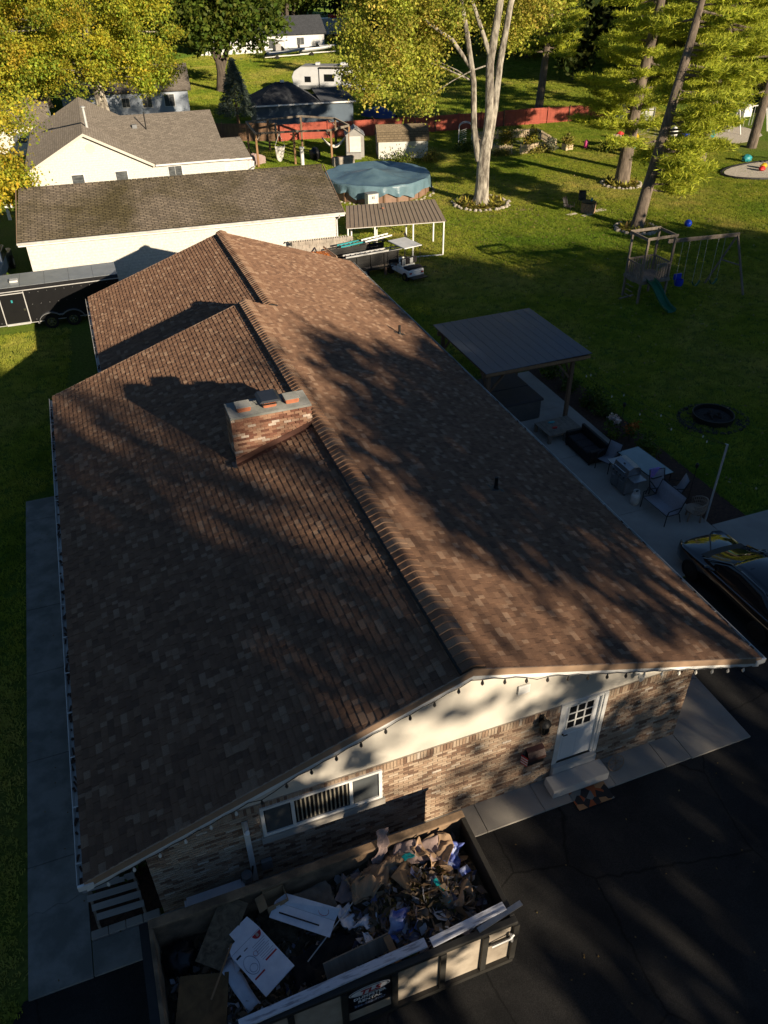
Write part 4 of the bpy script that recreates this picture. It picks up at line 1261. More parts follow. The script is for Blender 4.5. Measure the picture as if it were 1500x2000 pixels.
# low pallet table with toys
t = thing('pallet_table', 'low grey wooden pallet table at the near pavilion post', 'table', (10.75, 14.05, .056), RAD(2))
for k in range(8):
    MB().b2((-.75 + k * .19, -.55, .36), (-.57 + k * .19, .55, .385)).build('slat', 'woodgrey', t)
for y in (-.5, 0, .5):
    MB().b2((-.74, y - .04, .30), (.76, y + .04, .359)).build('stringer', 'woodgrey', t)
for x in (-.68, 0, .68):
    for y in (-.5, .5):
        MB().b2((x - .06, y - .045, 0), (x + .06, y + .045, .299)).build('leg', 'woodgrey', t)
MB().lathe([(.02, 0), (.11, .02), (.10, .04), (.02, .05)], 14, (10.62, 14.35, .442), 1.4, .7).build('toy_boat', 'plasteal', None, smooth=True, label='small turquoise toy on the grey pallet table', cat='toy')
MB().lathe([(.02, 0), (.09, .02), (.08, .05), (.02, .06)], 14, (10.52, 13.93, .442), 1.3, .7).build('toy_scoop', 'plasred', None, smooth=True, label='small red toy on the grey pallet table', cat='toy')
# dark wicker sofa
t = thing('wicker_sofa', 'dark brown wicker sofa with cushions behind the gas grill', 'sofa', (11.0, 12.45, .056), RAD(90))
MB().b2((-.85, -.38, .06), (.85, .38, .34)).build('seat_base', 'wickerdark', t, bevel=.03)
MB().b2((-.85, -.40, .341), (.85, -.28, .78)).build('backrest', 'wickerdark', t, bevel=.03)
for s_ in (-1, 1):
    MB().b2((s_ * .80 - .07, -.279, .341), (s_ * .80 + .07, .38, .60)).build('armrest', 'wickerdark', t, bevel=.03)
for k in (-1, 0, 1):
    MB().b2((k * .48 - .23, -.25, .342), (k * .48 + .23, .36, .46)).build('seat_cushion', 'cushdark', t, bevel=.04)
for k in range(4):
    x, y = (-.78, .78)[k % 2], (-.32, .32)[k // 2]
    MB().b2((x - .03, y - .03, 0), (x + .03, y + .03, .06)).build('leg', 'wickerdark', t)
# sling chairs
def sling_chair(name, label, loc, rz, w_=.56, cat='chair', group=None, mat='sling'):
    t = thing(name, label, cat, loc, rz, group)
    h = w_ / 2
    MB().grid(lambda u, v: ((v - .5) * (w_ - .06), [.27, .05, -.19, -.25, -.33, -.40][int(round(u * 5))], [.42, .39, .39, .52, .74, .95][int(round(u * 5))]), 5, 2).build('sling_seat', mat, t, solid=.01, smooth=True)
    for s_ in (-1, 1):
        x = s_ * h
        MB().tube([(x, .30, 0), (x, .28, .41), (x * .98, .05, .39), (x * .98, -.2, .39), (x * .98, -.26, .52), (x * .98, -.41, .97)], .016, 6).build('side_frame', 'blackmetal', t)
        MB().tube([(x, -.36, 0), (x, -.24, .36), (x * .98, -.20, .39)], .016, 6).build('rear_leg', 'blackmetal', t)
        MB().tube([(x, .28, .41), (x * 1.04, .26, .60), (x * 1.04, .0, .63), (x * 1.0, -.29, .62)], .018, 6).build('armrest', 'blackmetal', t)
    MB().tube([(-h, -.41, .97), (h, -.41, .97)], .014, 6).tube([(-h, .28, .41), (h, .28, .41)], .012, 6).build('cross_rail', 'blackmetal', t)
    return t
sling_chair('sling_chair', 'grey sling patio chair between wicker sofa and gas grill', (11.15, 11.25, .056), RAD(110))
sling_chair('sling_chair', 'grey sling patio chair on the lawn side of the glass table', (12.1, 8.75, .056), RAD(65))
b_ = sling_chair('sling_loveseat', 'wide grey sling loveseat beside the white propane tank', (11.2, 8.15, .056), RAD(92), 1.25, 'loveseat')
# folded purple towel over a chair at the table
sling_chair('sling_chair', 'sling patio chair with purple towel at the end of the glass table', (11.72, 8.95, .056), RAD(170))
MB().grid(lambda u, v: ((v - .5) * .42, [.1, -.02, -.02 - .05][int(round(u * 2))], [1.0, 1.03, .75][int(round(u * 2))] - .02), 2, 3).build('towel', pm('towelpurple', (0.42, 0.20, 0.45), (0.14, 0.18, 0.50), 14, 0.9), None, loc=(11.72, 9.36, .03), rot=(0, 0, 0), solid=.012, label='purple and blue towel over the back of a patio chair', cat='towel')
# glass dining table
t = thing('glass_table', 'long patio table with pale glass top behind the gas grill', 'table', (11.95, 10.2, .056), RAD(4))
MB().b2((-.46, -.95, .70), (.46, .95, .715)).build('glass_top', 'glasstable', t, bevel=.006)
b = MB()
for a, c in (((-.48, -.97, .69), (.48, -.951, .72)), ((-.48, .951, .69), (.48, .97, .72)), ((-.48, -.95, .69), (-.461, .95, .72)), ((.461, -.95, .69), (.48, .95, .72))):
    b.b2(a, c)
b.build('rim', 'blackmetal', t)
for x in (-.42, .42):
    for y in (-.88, .88):
        MB().tube([(x, y, 0), (x, y, .69)], .02, 6).build('leg', 'blackmetal', t)
# gas grill
t = thing('gas_grill', 'stainless gas grill with domed lid and side shelves on the patio', 'grill', (10.95, 9.9, .056), RAD(-90))
MB().b2((-.42, -.27, .08), (.42, .27, .80)).build('cabinet', 'rvgrey', t, bevel=.01)
for s_ in (-1, 1):
    MB().b2((s_ * .21 - .195, -.285, .14), (s_ * .21 + .195, -.271, .62)).build('cabinet_door', 'steel', t)
    MB().tube([(s_ * .21 - .1, -.29, .55), (s_ * .21 - .1, -.325, .55), (s_ * .21 + .1, -.325, .55), (s_ * .21 + .1, -.29, .55)], .009, 6).build('door_handle', 'chrome', t)
    MB().b2((s_ * .62 - .2, -.25, .78), (s_ * .62 + .2, .25, .815)).build('side_shelf', 'steel', t, bevel=.008)
MB().b2((-.43, -.31, .66), (.43, -.272, .80)).build('control_panel', 'steel', t)
for k in range(4):
    MB().tube([(-.3 + k * .2, -.312, .73), (-.3 + k * .2, -.34, .73)], .028, 10).build('knob', 'blackmetal', t)
MB().prism([(-.42, -.27, .82), (-.42, .27, .82), (-.42, .27, 1.02), (-.42, .17, 1.13), (-.42, -.06, 1.15), (-.42, -.21, 1.05)], (.84, 0, 0)).build('lid', 'steel', t, bevel=.02)
MB().tube([(-.3, -.22, .95), (-.3, -.30, .93), (.3, -.30, .93), (.3, -.22, .95)], .014, 6).build('lid_handle', 'chrome', t)
MB().lathe([(.04, 0), (.04, .01)], 12, (0, -.14, 1.105)).build('thermometer', 'blackmetal', t)
for x in (-.36, .36):
    for y in (-.2, .2):
        MB().tube([(x - .02, y, .04), (x + .02, y, .04)], .04, 10).build('caster', 'rubber', t)
# propane tank
t = thing('propane_tank', 'white propane tank standing between the grill and the loveseat', 'propane tank', (10.78, 8.98, .056))
MB().lathe([(.11, 0), (.11, .03), (.145, .06), (.155, .12), (.155, .34), (.14, .41), (.08, .46), (.03, .475)], 20).build('cylinder', 'tankwhite', t, smooth=True)
MB().lathe([(.105, .44), (.11, .56), (.10, .56), (.097, .44)], 16).build('collar', 'tankwhite', t, smooth=True)
MB().tube([(0, 0, .47), (0, 0, .55)], .025, 8).tube([(-.03, 0, .54), (.06, 0, .54)], .018, 8).build('valve', 'blackmetal', t)
# resin wicker armchair
t = thing('wicker_chair', 'tan resin wicker tub chair beside the white light pole', 'chair', (12.1, 7.55, .056), RAD(60))
b = MB()
n = 20
for ring in (0.40, 0.54, .68):
    b.tube([(.33 * math.cos(a), .33 * math.sin(a), ring + .12 * max(0, -math.sin(a))) for a in [math.pi * 1.0 * (-.08) - math.pi * .84 * 0 + math.pi * (1.16) * k / n + math.pi * .92 for k in range(n + 1)]], .022, 6)
for k in range(n + 1):
    a = math.pi * .92 + math.pi * 1.16 * k / n
    b.tube([(.31 * math.cos(a), .31 * math.sin(a), .36), (.335 * math.cos(a), .335 * math.sin(a), .68 + .12 * max(0, -math.sin(a)))], .013, 5)
b.build('back_weave', 'wickertan', t)
MB().lathe([(.05, .36), (.31, .36), (.32, .42), (.25, .44), (.02, .43)], 20).build('seat', 'wickertan', t, smooth=True)
for k in range(4):
    a = math.pi / 4 + k * math.pi / 2
    MB().tube([(.25 * math.cos(a), .25 * math.sin(a), .37), (.28 * math.cos(a), .28 * math.sin(a), 0)], .032, 6).build('leg', 'wickertan', t)
# light pole with string of bulbs over the lawn edge
t = thing('light_pole', 'tall thin white pole carrying a string of lights at the patio corner', 'pole', (12.4, 7.3, .03))
MB().tube([(0, 0, 0), (0.02, 0, 3.0)], .035, 10).build('pole', 'galv', t)
MB().tube([(0.02, 0, 3.0), (-.06, .02, 3.03)], .015, 6).build('hook', 'galv', t)
def strand(label, a, c, sag, n):
    t = thing('lawn_string_lights', label, 'string lights', (0, 0, 0))
    A, B = Vector(a), Vector(c)
    pts = [A.lerp(B, k / 24) - Vector((0, 0, sag * 4 * (k / 24) * (1 - k / 24))) for k in range(25)]
    MB().tube(pts, .006, 4).build('cable', 'blackmetal', t)
    for k in range(n):
        f = (k + .5) / n
        q = A.lerp(B, f) - Vector((0, 0, sag * 4 * f * (1 - f)))
        piece('bulb', BULB, t, Matrix.Translation(q - Vector((0, 0, .06))) @ Matrix.Scale(.7, 4))
strand('string of lights from the white pole to the near pavilion post', (12.4, 7.3, 3.03), (11.62, 14.8, 2.6), .5, 5)
strand('string of lights from the white pole to the far pavilion post', (12.42, 7.32, 3.0), (11.62, 19.0, 2.6), .35, 6)
# torches, pot of flowers
for (x, y, lab) in ((12.95, 13.1, 'black garden torch beside the flower bed near the pavilion'), (12.75, 8.6, 'black garden torch behind the wicker tub chair')):
    t = thing('garden_torch', lab, 'torch', (x, y, .03))
    MB().tube([(0, 0, 0), (0, 0, 1.25)], .012, 6).build('stake', 'blackmetal', t)
    MB().lathe([(.02, 1.25), (.06, 1.32), (.06, 1.42), (.02, 1.46)], 10).build('fuel_can', 'blackmetal', t)
# fire pit
t = thing('fire_pit', 'round steel fire ring with ashes on the dark lawn', 'fire pit', (17.25, 12.88, .014))
b = MB().lathe([(.80, 0), (.82, .26), (.78, .26), (.76, .0)], 32)
b.build('ring', 'blackmetal', t, smooth=True)
MB().lathe([(.02, .14), (.5, .12), (.755, .08)], 24).build('ash_bed', 'ash', t)
for k in range(5):
    a = k * 1.3
    MB().tube([(.35 * math.cos(a), .35 * math.sin(a), .16), (-.25 * math.cos(a + .3), -.25 * math.sin(a + .3), .24)], .05, 7).build('charred_log', 'ash', t)
b = MB()
for k in range(30):
    a = 2 * math.pi * k / 30
    r = 1.22 + random.uniform(-.06, .06)
    b.box((1.12 * r * math.cos(a), .95 * r * math.sin(a), .02), (.2, .14, .05), a + 1.57)
b.build('stone_ring', 'ash', t, kind='stuff')
# ================================================================= enclosed black cargo trailer
t = thing('cargo_trailer', 'long black enclosed cargo trailer with grey roof parked beside the cream garage', 'trailer', (-3.92, 32.85, 0))
L, Wd, zb0, zt = 8.2, 2.3, .45, 2.25
MB().b2((-L, 0, zb0), (0, Wd, zt - .12)).build('body', 'blackpaint', t, bevel=.04)
MB().prism([(-L, 0.02, zt - .12), (-L, .16, zt), (-L, Wd - .16, zt), (-L, Wd - .02, zt - .12)], (L - .01, 0, 0)).build('roof', 'blackmetal', t)
for k in range(7):
    MB().b2((-L + k * 1.17 + .01, .15, zt + .001), (-L + (k + 1) * 1.17 - .005, Wd - .15, zt + .016)).build('roof_panel', 'trailergrey', t)
MB().b2((-5.15, .75, zt + .017), (-4.75, 1.15, zt + .12)).build('roof_vent', 'tankwhite', t, bevel=.03)
MB().b2((-L, -.02, zt - .17), (0, -.002, zt - .13)).build('top_trim', 'galv', t)
MB().b2((-L, -.02, zb0 - .03), (0, -.002, zb0 + .0)).build('bottom_trim', 'galv', t)
MB().b2((-L, -.03, zb0 + .52), (0, -.002, zb0 + .55)).build('belt_trim', 'galv', t) if False else None
d = MB().b2((-5.72, -.012, zb0 + .05), (-4.62, -.001, zt - .28)).build('side_door', 'blackpaint', t)
for a, c in (((-5.765, -.03, zb0 - .02), (-5.72, -.001, zt - .2)), ((-4.62, -.03, zb0 - .02), (-4.575, -.001, zt - .2)), ((-5.72, -.03, zt - .28), (-4.62, -.001, zt - .235)), ((-5.72, -.06, zb0 - .05), (-4.62, -.001, zb0 + .05))):
    MB().b2(a, c).build('door_trim', 'galv', d)
MB().b2((-4.78, -.05, 1.1), (-4.66, -.012, 1.2)).build('latch', 'chrome', d)
MB().b2((-5.25, -.02, 1.55), (-5.17, -.0125, 1.68)).build('sticker', 'plasteal', d)
b = MB()
for xx in np.arange(-L + .2, -.1, .41):
    for zz in (zb0 + .12, zb0 + .9, zt - .3):
        b.box((xx, -.003, zz), (.018, .008, .018))
b.build('rivets', 'galv', t, kind='stuff')
for x in (-3.64, -2.57):
    wh = MB().tube([(x, -.06, .345), (x, .16, .345)], .345, 24).build('wheel', 'rubber', t, smooth=True)
    MB().tube([(x, -.066, .345), (x, -.04, .345)], .215, 20).build('rim', 'chrome', wh)
    for k in range(6):
        a = k * math.pi / 3
        MB().tube([(x + .13 * math.cos(a), -.07, .345 + .13 * math.sin(a)), (x + .13 * math.cos(a), -.064, .345 + .13 * math.sin(a))], .035, 8).build('vent_hole', 'rubber', wh)
    MB().tube([(x, -.09, .345), (x, -.06, .345)], .05, 10).build('hub', 'chrome', wh)
pf = [(-4.28, .40)] + [(-3.64 + .56 * math.cos(a), .40 + .44 * math.sin(a)) for a in [math.pi - math.pi * k / 10 * .78 for k in range(11)]] + [(-2.57 + .56 * math.cos(a), .40 + .44 * math.sin(a)) for a in [math.pi * .78 - math.pi * k / 10 * .78 for k in range(11)]]
b = MB()
for (a, c), (e, f) in zip(pf, pf[1:]):
    b.face([(a, -.15, c), (e, -.15, f), (e, .1, f), (a, .1, c)])
b.build('fender', 'alu', t, solid=.02)
MB().bar((0, .6, .5), (1.3, Wd / 2, .5), .08, .1).bar((0, Wd - .6, .5), (1.3, Wd / 2, .5), .08, .1).build('tongue', 'blackmetal', t)
# ================================================================= cream garage
def shell(t, w_, d, h, wall, x0=0, y0=0):
    """four separate walls, local coords front at y0"""
    MB().b2((x0, y0, 0), (x0 + w_, y0 + .12, h)).build('wall', wall, t)
    MB().b2((x0, y0 + d - .12, 0), (x0 + w_, y0 + d, h)).build('wall', wall, t)
    MB().b2((x0, y0 + .121, 0), (x0 + .12, y0 + d - .121, h)).build('wall', wall, t)
    MB().b2((x0 + w_ - .12, y0 + .121, 0), (x0 + w_, y0 + d - .121, h)).build('wall', wall, t)
def roofslope(t, a, b_, c, d, th, mat, nm='roof_slope'):
    A = [Vector(q) for q in (a, b_, c, d)]
    n = (A[1] - A[0]).cross(A[3] - A[0]).normalized() * th
    if n.z < 0:
        n = -n
    b = MB()
    b.hexa([q - n for q in A] + A)
    return b.build(nm, mat, t)
def window(t, x0, x1, z0, z1, y, fr='whitetrim', n=1, nm='window'):
    w_ = MB().b2((x0, y - .03, z0), (x1, y - .001, z1)).build(nm, fr, t)
    g = (x1 - x0 - .1) / n
    for k in range(n):
        MB().b2((x0 + .06 + k * g, y - .04, z0 + .06), (x0 + .04 + (k + 1) * g, y - .031, z1 - .06)).build('pane', 'winpane', w_)
    return w_
gar = thing('garage', 'long low cream garage with mossy dark brown shingle roof', 'garage', (-8.52, 37.5, 0), RAD(-3.6))
GL, GR, GZ0, GZ1 = 17.95, 5.05, 3.1, 4.62
shell(gar, GL - .75, 2 * GR - .7, GZ0 - .06, 'vinyl', .35, .35)
roofslope(gar, (0, 0, GZ0), (GL, 0, GZ0), (GL - .15, GR, GZ1), (.15, GR, GZ1), .12, 'garageroof')
roofslope(gar, (GL, 2 * GR, GZ0), (0, 2 * GR, GZ0), (.15, GR + .002, GZ1), (GL - .15, GR + .002, GZ1), .12, 'garageroof')
for x in (.55, GL - .67):
    MB().prism([(x, .35, GZ0 - .06), (x, 2 * GR - .35, GZ0 - .06), (x, GR, GZ1 - .15)], (.12, 0, 0)).build('gable_panel', 'vinyl', gar)
MB().b2((-.03, -.13, GZ0 - .15), (GL + .03, -.005, GZ0 - .03)).build('gutter', 'gutter', gar, bevel=.02)
MB().b2((0, .0, GZ0 - .26), (GL, .03, GZ0 - .151)).build('fascia_board', 'whitetrim', gar)
MB().tube([(GL - .3, -.06, GZ0 - .15), (GL - .32, .1, GZ0 - .35), (GL - .42, .32, GZ0 - .5), (GL - .42, .32, .1)], .045, 6).build('downspout', 'whitetrim', gar)
for k in range(57):
    MB().b2((.2 + k * .31, GR - .12, GZ1 - .03), (.49 + k * .31, GR + .12, GZ1 + .025)).build('ridge_cap', 'garageroof', gar)
for x in (-.02, GL - .02):
    MB().prism([(x, 0, GZ0 - .13), (x, GR, GZ1 - .13), (x, GR, GZ1 - .0), (x, 0, GZ0 - .0)], (.03, 0, 0)).build('rake_board', 'tanmetal', gar)
# low block wall and things beside it
t = thing('block_wall', 'low tan concrete block wall at the foot of the cream garage', 'wall', (5.9, 36.35, 0), RAD(-3.6))
for r in range(8):
    for k in range(9):
        x = k * .41 + (.2 if r % 2 else 0)
        MB().b2((x, random.uniform(-.01, .01), r * .21), (x + .40, .2, r * .21 + .2)).build('block', 'stone', t, bevel=.01)
for k in range(26):
    MB().b2((.05 + k * .14, .0, 1.68), (.12 + k * .14, .19, 1.74)).build('cap_lug', 'stone', t)
# orange tarp covered machine
t = thing('orange_cover', 'orange tarp cover over a low machine behind the house ridge', 'cover', (6.2, 33.5, 0))
def oc(u, v):
    x, y = u * 1.9, v * 2.6
    e = min(u, 1 - u, v, 1 - v)
    return (x, y, 1.12 + .06 * math.sin(u * 5) * math.sin(v * 7) - (.9 if e <= 0 else 0) + .03 * mnoise.noise(Vector((x * 3, y * 3, 0))))
MB().grid(oc, 18, 18).build('tarp', 'orangetarp', t, smooth=True, fix=False)
MB().b2((.1, .1, .0), (1.8, 2.5, 1.0)).build('frame', 'blackmetal', t)
# utility trailer with ladders
t = thing('utility_trailer', 'dark utility trailer with plank sides and two ladders on its rails', 'trailer', (8.25, 33.45, 0), RAD(5))
MB().b2((0, 0, .55), (3.55, 2.1, .63)).build('bed', 'woodgrey', t)
for y in (.0, 2.06):
    for k in range(5):
        MB().b2((.0 + k * .86, y - .03, .45), (.07 + k * .86, y + .03, 1.30)).build('post', 'blackmetal', t)
    MB().b2((0, y - .04, 1.302), (3.55, y + .04, 1.36)).build('top_rail', 'blackmetal', t)
    for r in range(3):
        MB().b2((.02, y + (.031 if y == 0 else -.055), .64 + r * .215), (3.53, y + (.055 if y == 0 else -.031), .845 + r * .215)).build('side_board', 'blackmetal', t)
MB().bar((-.02, .05, .62), (-.35, .05, 1.55), .05, .05).bar((-.02, 2.02, .62), (-.35, 2.02, 1.55), .05, .05).bar((-.35, .05, 1.55), (-.35, 2.02, 1.55), .05, .05).build('ramp_frame', 'tanmetal', t)
for k in range(8):
    MB().bar((-.04 - k * .043, .06, .66 + k * .12), (-.04 - k * .043, 2.0, .66 + k * .12), .02, .04).build('ramp_bar', 'tanmetal', t)
MB().bar((0, .05, .45), (3.55, .05, .45), .06, .12).bar((0, 2.0, .45), (3.55, 2.0, .45), .06, .12).bar((3.55, .2, .45), (4.6, 1.05, .45), .06, .1).bar((3.55, 1.9, .45), (4.6, 1.05, .45), .06, .1).build('chassis', 'blackmetal', t)
for y in (-.14, 2.2):
    w_ = MB().tube([(1.2, y - .1, .34), (1.2, y + .1, .34)], .34, 20).build('wheel', 'rubber', t, smooth=True)
    MB().tube([(1.2, y - .105, .34), (1.2, y + .105, .34)], .19, 14).build('rim', 'galv', w_)
MB().lathe([(.07, 0), (.07, .02)], 12, (3.4, -.05, .5)).build('reflector', 'plasred', t)
MB().b2((2.6, -.1, 0), (2.72, .1, .45)).build('jack_stand', 'woodbrown', t)
def ladder(label, a, c, w_, mat, rung):
    t = thing('extension_ladder', label, 'ladder', (0, 0, 0))
    A, B = Vector(a), Vector(c)
    d = (B - A).normalized()
    s_ = Vector((-d.y, d.x, 0)) * w_ / 2
    up = Vector((0, 0, .0))
    for q in (s_, -s_):
        MB().bar(A + q, B + q, .035, .085).build('rail', mat, t)
    n = int((B - A).length / .31)
    for k in range(n):
        p = A + d * (.15 + k * .31)
        MB().tube([p + s_, p - s_], .018, 6).build('rung', rung, t)
ladder('teal fibreglass ladder on the far rail of the utility trailer', (8.65, 35.35, 1.46), (10.9, 35.95, 1.46), .42, 'plasteal', 'galv')
ladder('white ladder end behind the teal ladder on the utility trailer', (10.2, 35.5, 1.54), (12.1, 36.1, 1.54), .40, 'whitetrim', 'galv')
ladder('long aluminium ladder on the near rail of the utility trailer', (8.35, 33.45, 1.46), (11.9, 33.85, 1.46), .42, 'galv', 'galv')
lump('fuel_can', 'red plastic fuel can inside the utility trailer', 'fuel can', 'plasred', (8.95, 34.6, .85), (.22, .16, .2), 3)
lump('scrap_heap', 'dark scrap heap in the bed of the utility trailer', 'scrap', 'bagblack', (10.6, 34.6, .82), (.7, .5, .22), 6)
# carport
t = thing('carport', 'open carport with brown ribbed metal roof and thin white posts', 'carport', (0, 0, 0))
A, B, C_, D = Vector((9.45, 36.37, 2.1)), Vector((15.5, 35.45, 2.1)), Vector((16.05, 38.5, 2.58)), Vector((10.4, 39.23, 2.58))
nP = 23
for k in range(nP):
    p0, p1 = A.lerp(B, k / nP), A.lerp(B, (k + 1) / nP)
    q0, q1 = D.lerp(C_, k / nP), D.lerp(C_, (k + 1) / nP)
    b = MB()
    u = Vector((0, 0, .02))
    b.hexa([p0, p1, q1, q0, p0 + u, p1 + u, q1 + u, q0 + u])
    e = (p1 - p0) * .10
    b.hexa([p0 + u * 1.05, p0 + e + u * 1.05, q0 + e + u * 1.05, q0 + u * 1.05, p0 + u * 2.6, p0 + e + u * 2.6, q0 + e + u * 2.6, q0 + u * 2.6])
    b.build('roof_panel', 'brownmetal', t)
for x, y, h in ((9.6, 36.52, 2.1), (11.2, 36.25, 2.1), (13.55, 35.95, 2.1), (15.42, 35.62, 2.1), (10.6, 38.95, 2.5), (12.2, 38.7, 2.5), (14.1, 38.45, 2.5), (15.9, 38.25, 2.5)):
    MB().b2((x - .04, y - .04, 0), (x + .04, y + .04, h)).build('post', 'whitetrim', t)
MB().bar((9.6, 36.52, .05), (15.42, 35.62, .05), .06, .06).build('ground_rail', 'whitetrim', t)
MB().bar((9.6, 36.52, 2.06), (15.42, 35.62, 2.06), .06, .07).bar((10.6, 38.95, 2.5), (15.9, 38.25, 2.5), .06, .07).build('header', 'whitetrim', t)
MB().lathe([(.09, 0), (.07, .02)], 12, (12.4, 38.05, 2.545)).build('roof_patch', 'terracotta', t)
# golf cart
t = thing('golf_cart', 'white golf cart with black roof frame and rear seat beside the carport', 'golf cart', (11.95, 33.1, 0), RAD(12))
MB().prism([(-.55, -1.05, .30), (-.55, 1.15, .30), (-.55, 1.25, .55), (-.55, .95, .80), (-.55, .7, .42), (-.55, .25, .40), (-.55, .2, .62), (-.55, -1.05, .66)], (1.1, 0, 0)).build('body', 'whitetrim', t, bevel=.05)
for y, hh_ in ((.0, .62), (-.72, .66)):
    MB().b2((-.5, y - .22, hh_), (.5, y + .2, hh_ + .13)).build('seat', 'cushdark' if y else 'shedwhite', t, bevel=.04)
MB().b2((-.52, -.34, .80), (.52, -.24, 1.18)).build('backrest', 'cushdark', t, bevel=.04)
for k in range(4):
    MB().b2((-.5 + k * .26, -.385, .84), (-.28 + k * .26, -.345, 1.15)).build('back_panel', 'shedwhite' if k % 2 == 0 else 'cushdark', t, bevel=.02)
MB().b2((-.5, -1.52, .28), (.5, -1.06, .33)).build('footrest', 'blackmetal', t)
MB().tube([(-.5, -1.05, .7), (-.5, -1.3, .85), (.5, -1.3, .85), (.5, -1.05, .7)], .018, 6).build('grab_bar', 'blackmetal', t)
MB().b2((-.6, -.75, 1.84), (.6, 1.0, 1.90)).build('roof', 'whitetrim', t, bevel=.03)
for x in (-.54, .54):
    MB().tube([(x, .92, .78), (x, .72, 1.84)], .018, 6).tube([(x, -.6, .72), (x, -.66, 1.84)], .018, 6).build('roof_post', 'blackmetal', t)
MB().tube([(.0, .55, .7), (-.2, .3, .95)], .02, 6).tube([(-.2 + .17 * math.cos(a), .3 + .1 * math.sin(a), .95 + .13 * math.sin(a)) for a in [2 * math.pi * k / 14 for k in range(15)]], .014, 6, cap=False).build('steering_wheel', 'blackmetal', t)
for x in (-.5, .5):
    for y in (-.75, .85):
        w_ = MB().tube([(x - .1, y, .25), (x + .1, y, .25)], .25, 18).build('wheel', 'rubber', t, smooth=True)
        MB().tube([(x - .105, y, .25), (x + .105, y, .25)], .13, 12).build('rim', 'chrome', w_)
    MB().box((x * .8, -1.10, .52), (.14, .02, .08)).build('tail_light', 'plasred', t)
sling_chair('lounge_chair', 'dark reclining chair on the grass under the carport', (14.1, 37.6, 0), RAD(-120), mat='wickerdark')
lump('round_bin', 'pinkish round bin standing under the carport', 'bin', 'pinkpaper', (11.1, 37.8, .35), (.4, .4, .45), 4)
# above ground pool
t = thing('above_ground_pool', 'round above-ground pool under a sagging blue-green cover', 'pool', (17.0, 51.7, 0), .3)
PR, PH = 3.95, 1.22
n = 48
b = MB()
for k in range(24):
    a0, a1 = 2 * math.pi * k / 24, 2 * math.pi * (k + 1) / 24
    bb = MB().hexa([(PR * math.cos(a0), PR * math.sin(a0), 0), (PR * math.cos(a1), PR * math.sin(a1), 0), ((PR - .05) * math.cos(a1), (PR - .05) * math.sin(a1), 0), ((PR - .05) * math.cos(a0), (PR - .05) * math.sin(a0), 0),
                (PR * math.cos(a0), PR * math.sin(a0), PH), (PR * math.cos(a1), PR * math.sin(a1), PH), ((PR - .05) * math.cos(a1), (PR - .05) * math.sin(a1), PH), ((PR - .05) * math.cos(a0), (PR - .05) * math.sin(a0), PH)])
for k in range(24):
    a0, a1 = 2 * math.pi * k / 24 + .02, 2 * math.pi * (k + 1) / 24 - .02
    m = MB()
    q = [(r * math.cos(a), r * math.sin(a), z) for z in (0, PH) for r, a in ((PR, a0), (PR, a1), (PR - .05, a1), (PR - .05, a0))]
    m.hexa(q)
    m.build('wall_panel', 'poolwall', t)
    a = 2 * math.pi * k / 24
    MB().box(((PR + .03) * math.cos(a), (PR + .03) * math.sin(a), PH / 2), (.09, .12, PH), a).build('upright', 'woodbrown', t)
def pc(u, v):
    a = 2 * math.pi * u
    r = v * 1.35
    if r <= 1:
        rr_ = r * (PR + .12)
        x, y = rr_ * math.cos(a), rr_ * math.sin(a)
        d = math.hypot(x + .6, y + .3)
        z = PH + .06 - .22 * (1 - r ** 2) + .75 * max(0, 1 - d / 2.9) ** 1.25 + .03 * mnoise.noise(Vector((x, y, 2))) + .045 * r * abs(math.sin(a * 6 + 2 * mnoise.noise(Vector((x * .4, y * .4, 5))))) + .05 * mnoise.noise(Vector((x * .8, y * .8, 7)))
        return (x, y, z)
    s_ = (r - 1) / .35
    f = .10 * math.sin(a * 23) + .07 * math.sin(a * 41 + 1)
    dr = .74 + .16 * math.sin(a * 7) + .10 * math.sin(a * 17 + 2)
    rr_ = PR + .13 + s_ * (.05 + f * .9) + .03
    return (rr_ * math.cos(a), rr_ * math.sin(a), PH + .06 - s_ * dr)
MB().grid(pc, 140, 34).build('cover', 'poolcover', t, smooth=True, fix=False)
b = MB()
for k in range(70):
    a = 2 * math.pi * k / 70
    r = PR + .38 + random.uniform(-.1, .12)
    b.lathe([(.02, -.02), (.11, .0), (.10, .08), (.03, .12)], 6, (17.0 + r * math.cos(a), 51.7 + r * math.sin(a), 0), random.uniform(.7, 1.3), random.uniform(.7, 1.3))
b.build('edge_stones', 'stone', None, label='ring of small pale stones around the foot of the pool', cat='stones', kind='stuff')
t = thing('pump_box', 'cream pool pump box standing in front of the covered pool', 'pump box', (15.05, 47.6, 0), .1)
MB().b2((-.42, -.3, 0), (.42, .3, .95)).build('body', 'vinyl', t, bevel=.02)
MB().b2((-.46, -.34, .951), (.46, .34, 1.0)).build('lid', 'rvgrey', t)
for x in (-.06, .06):
    MB().b2((x - .03, -.31, .62), (x + .03, -.301, .8)).build('vent_slot', 'blackmetal', t)
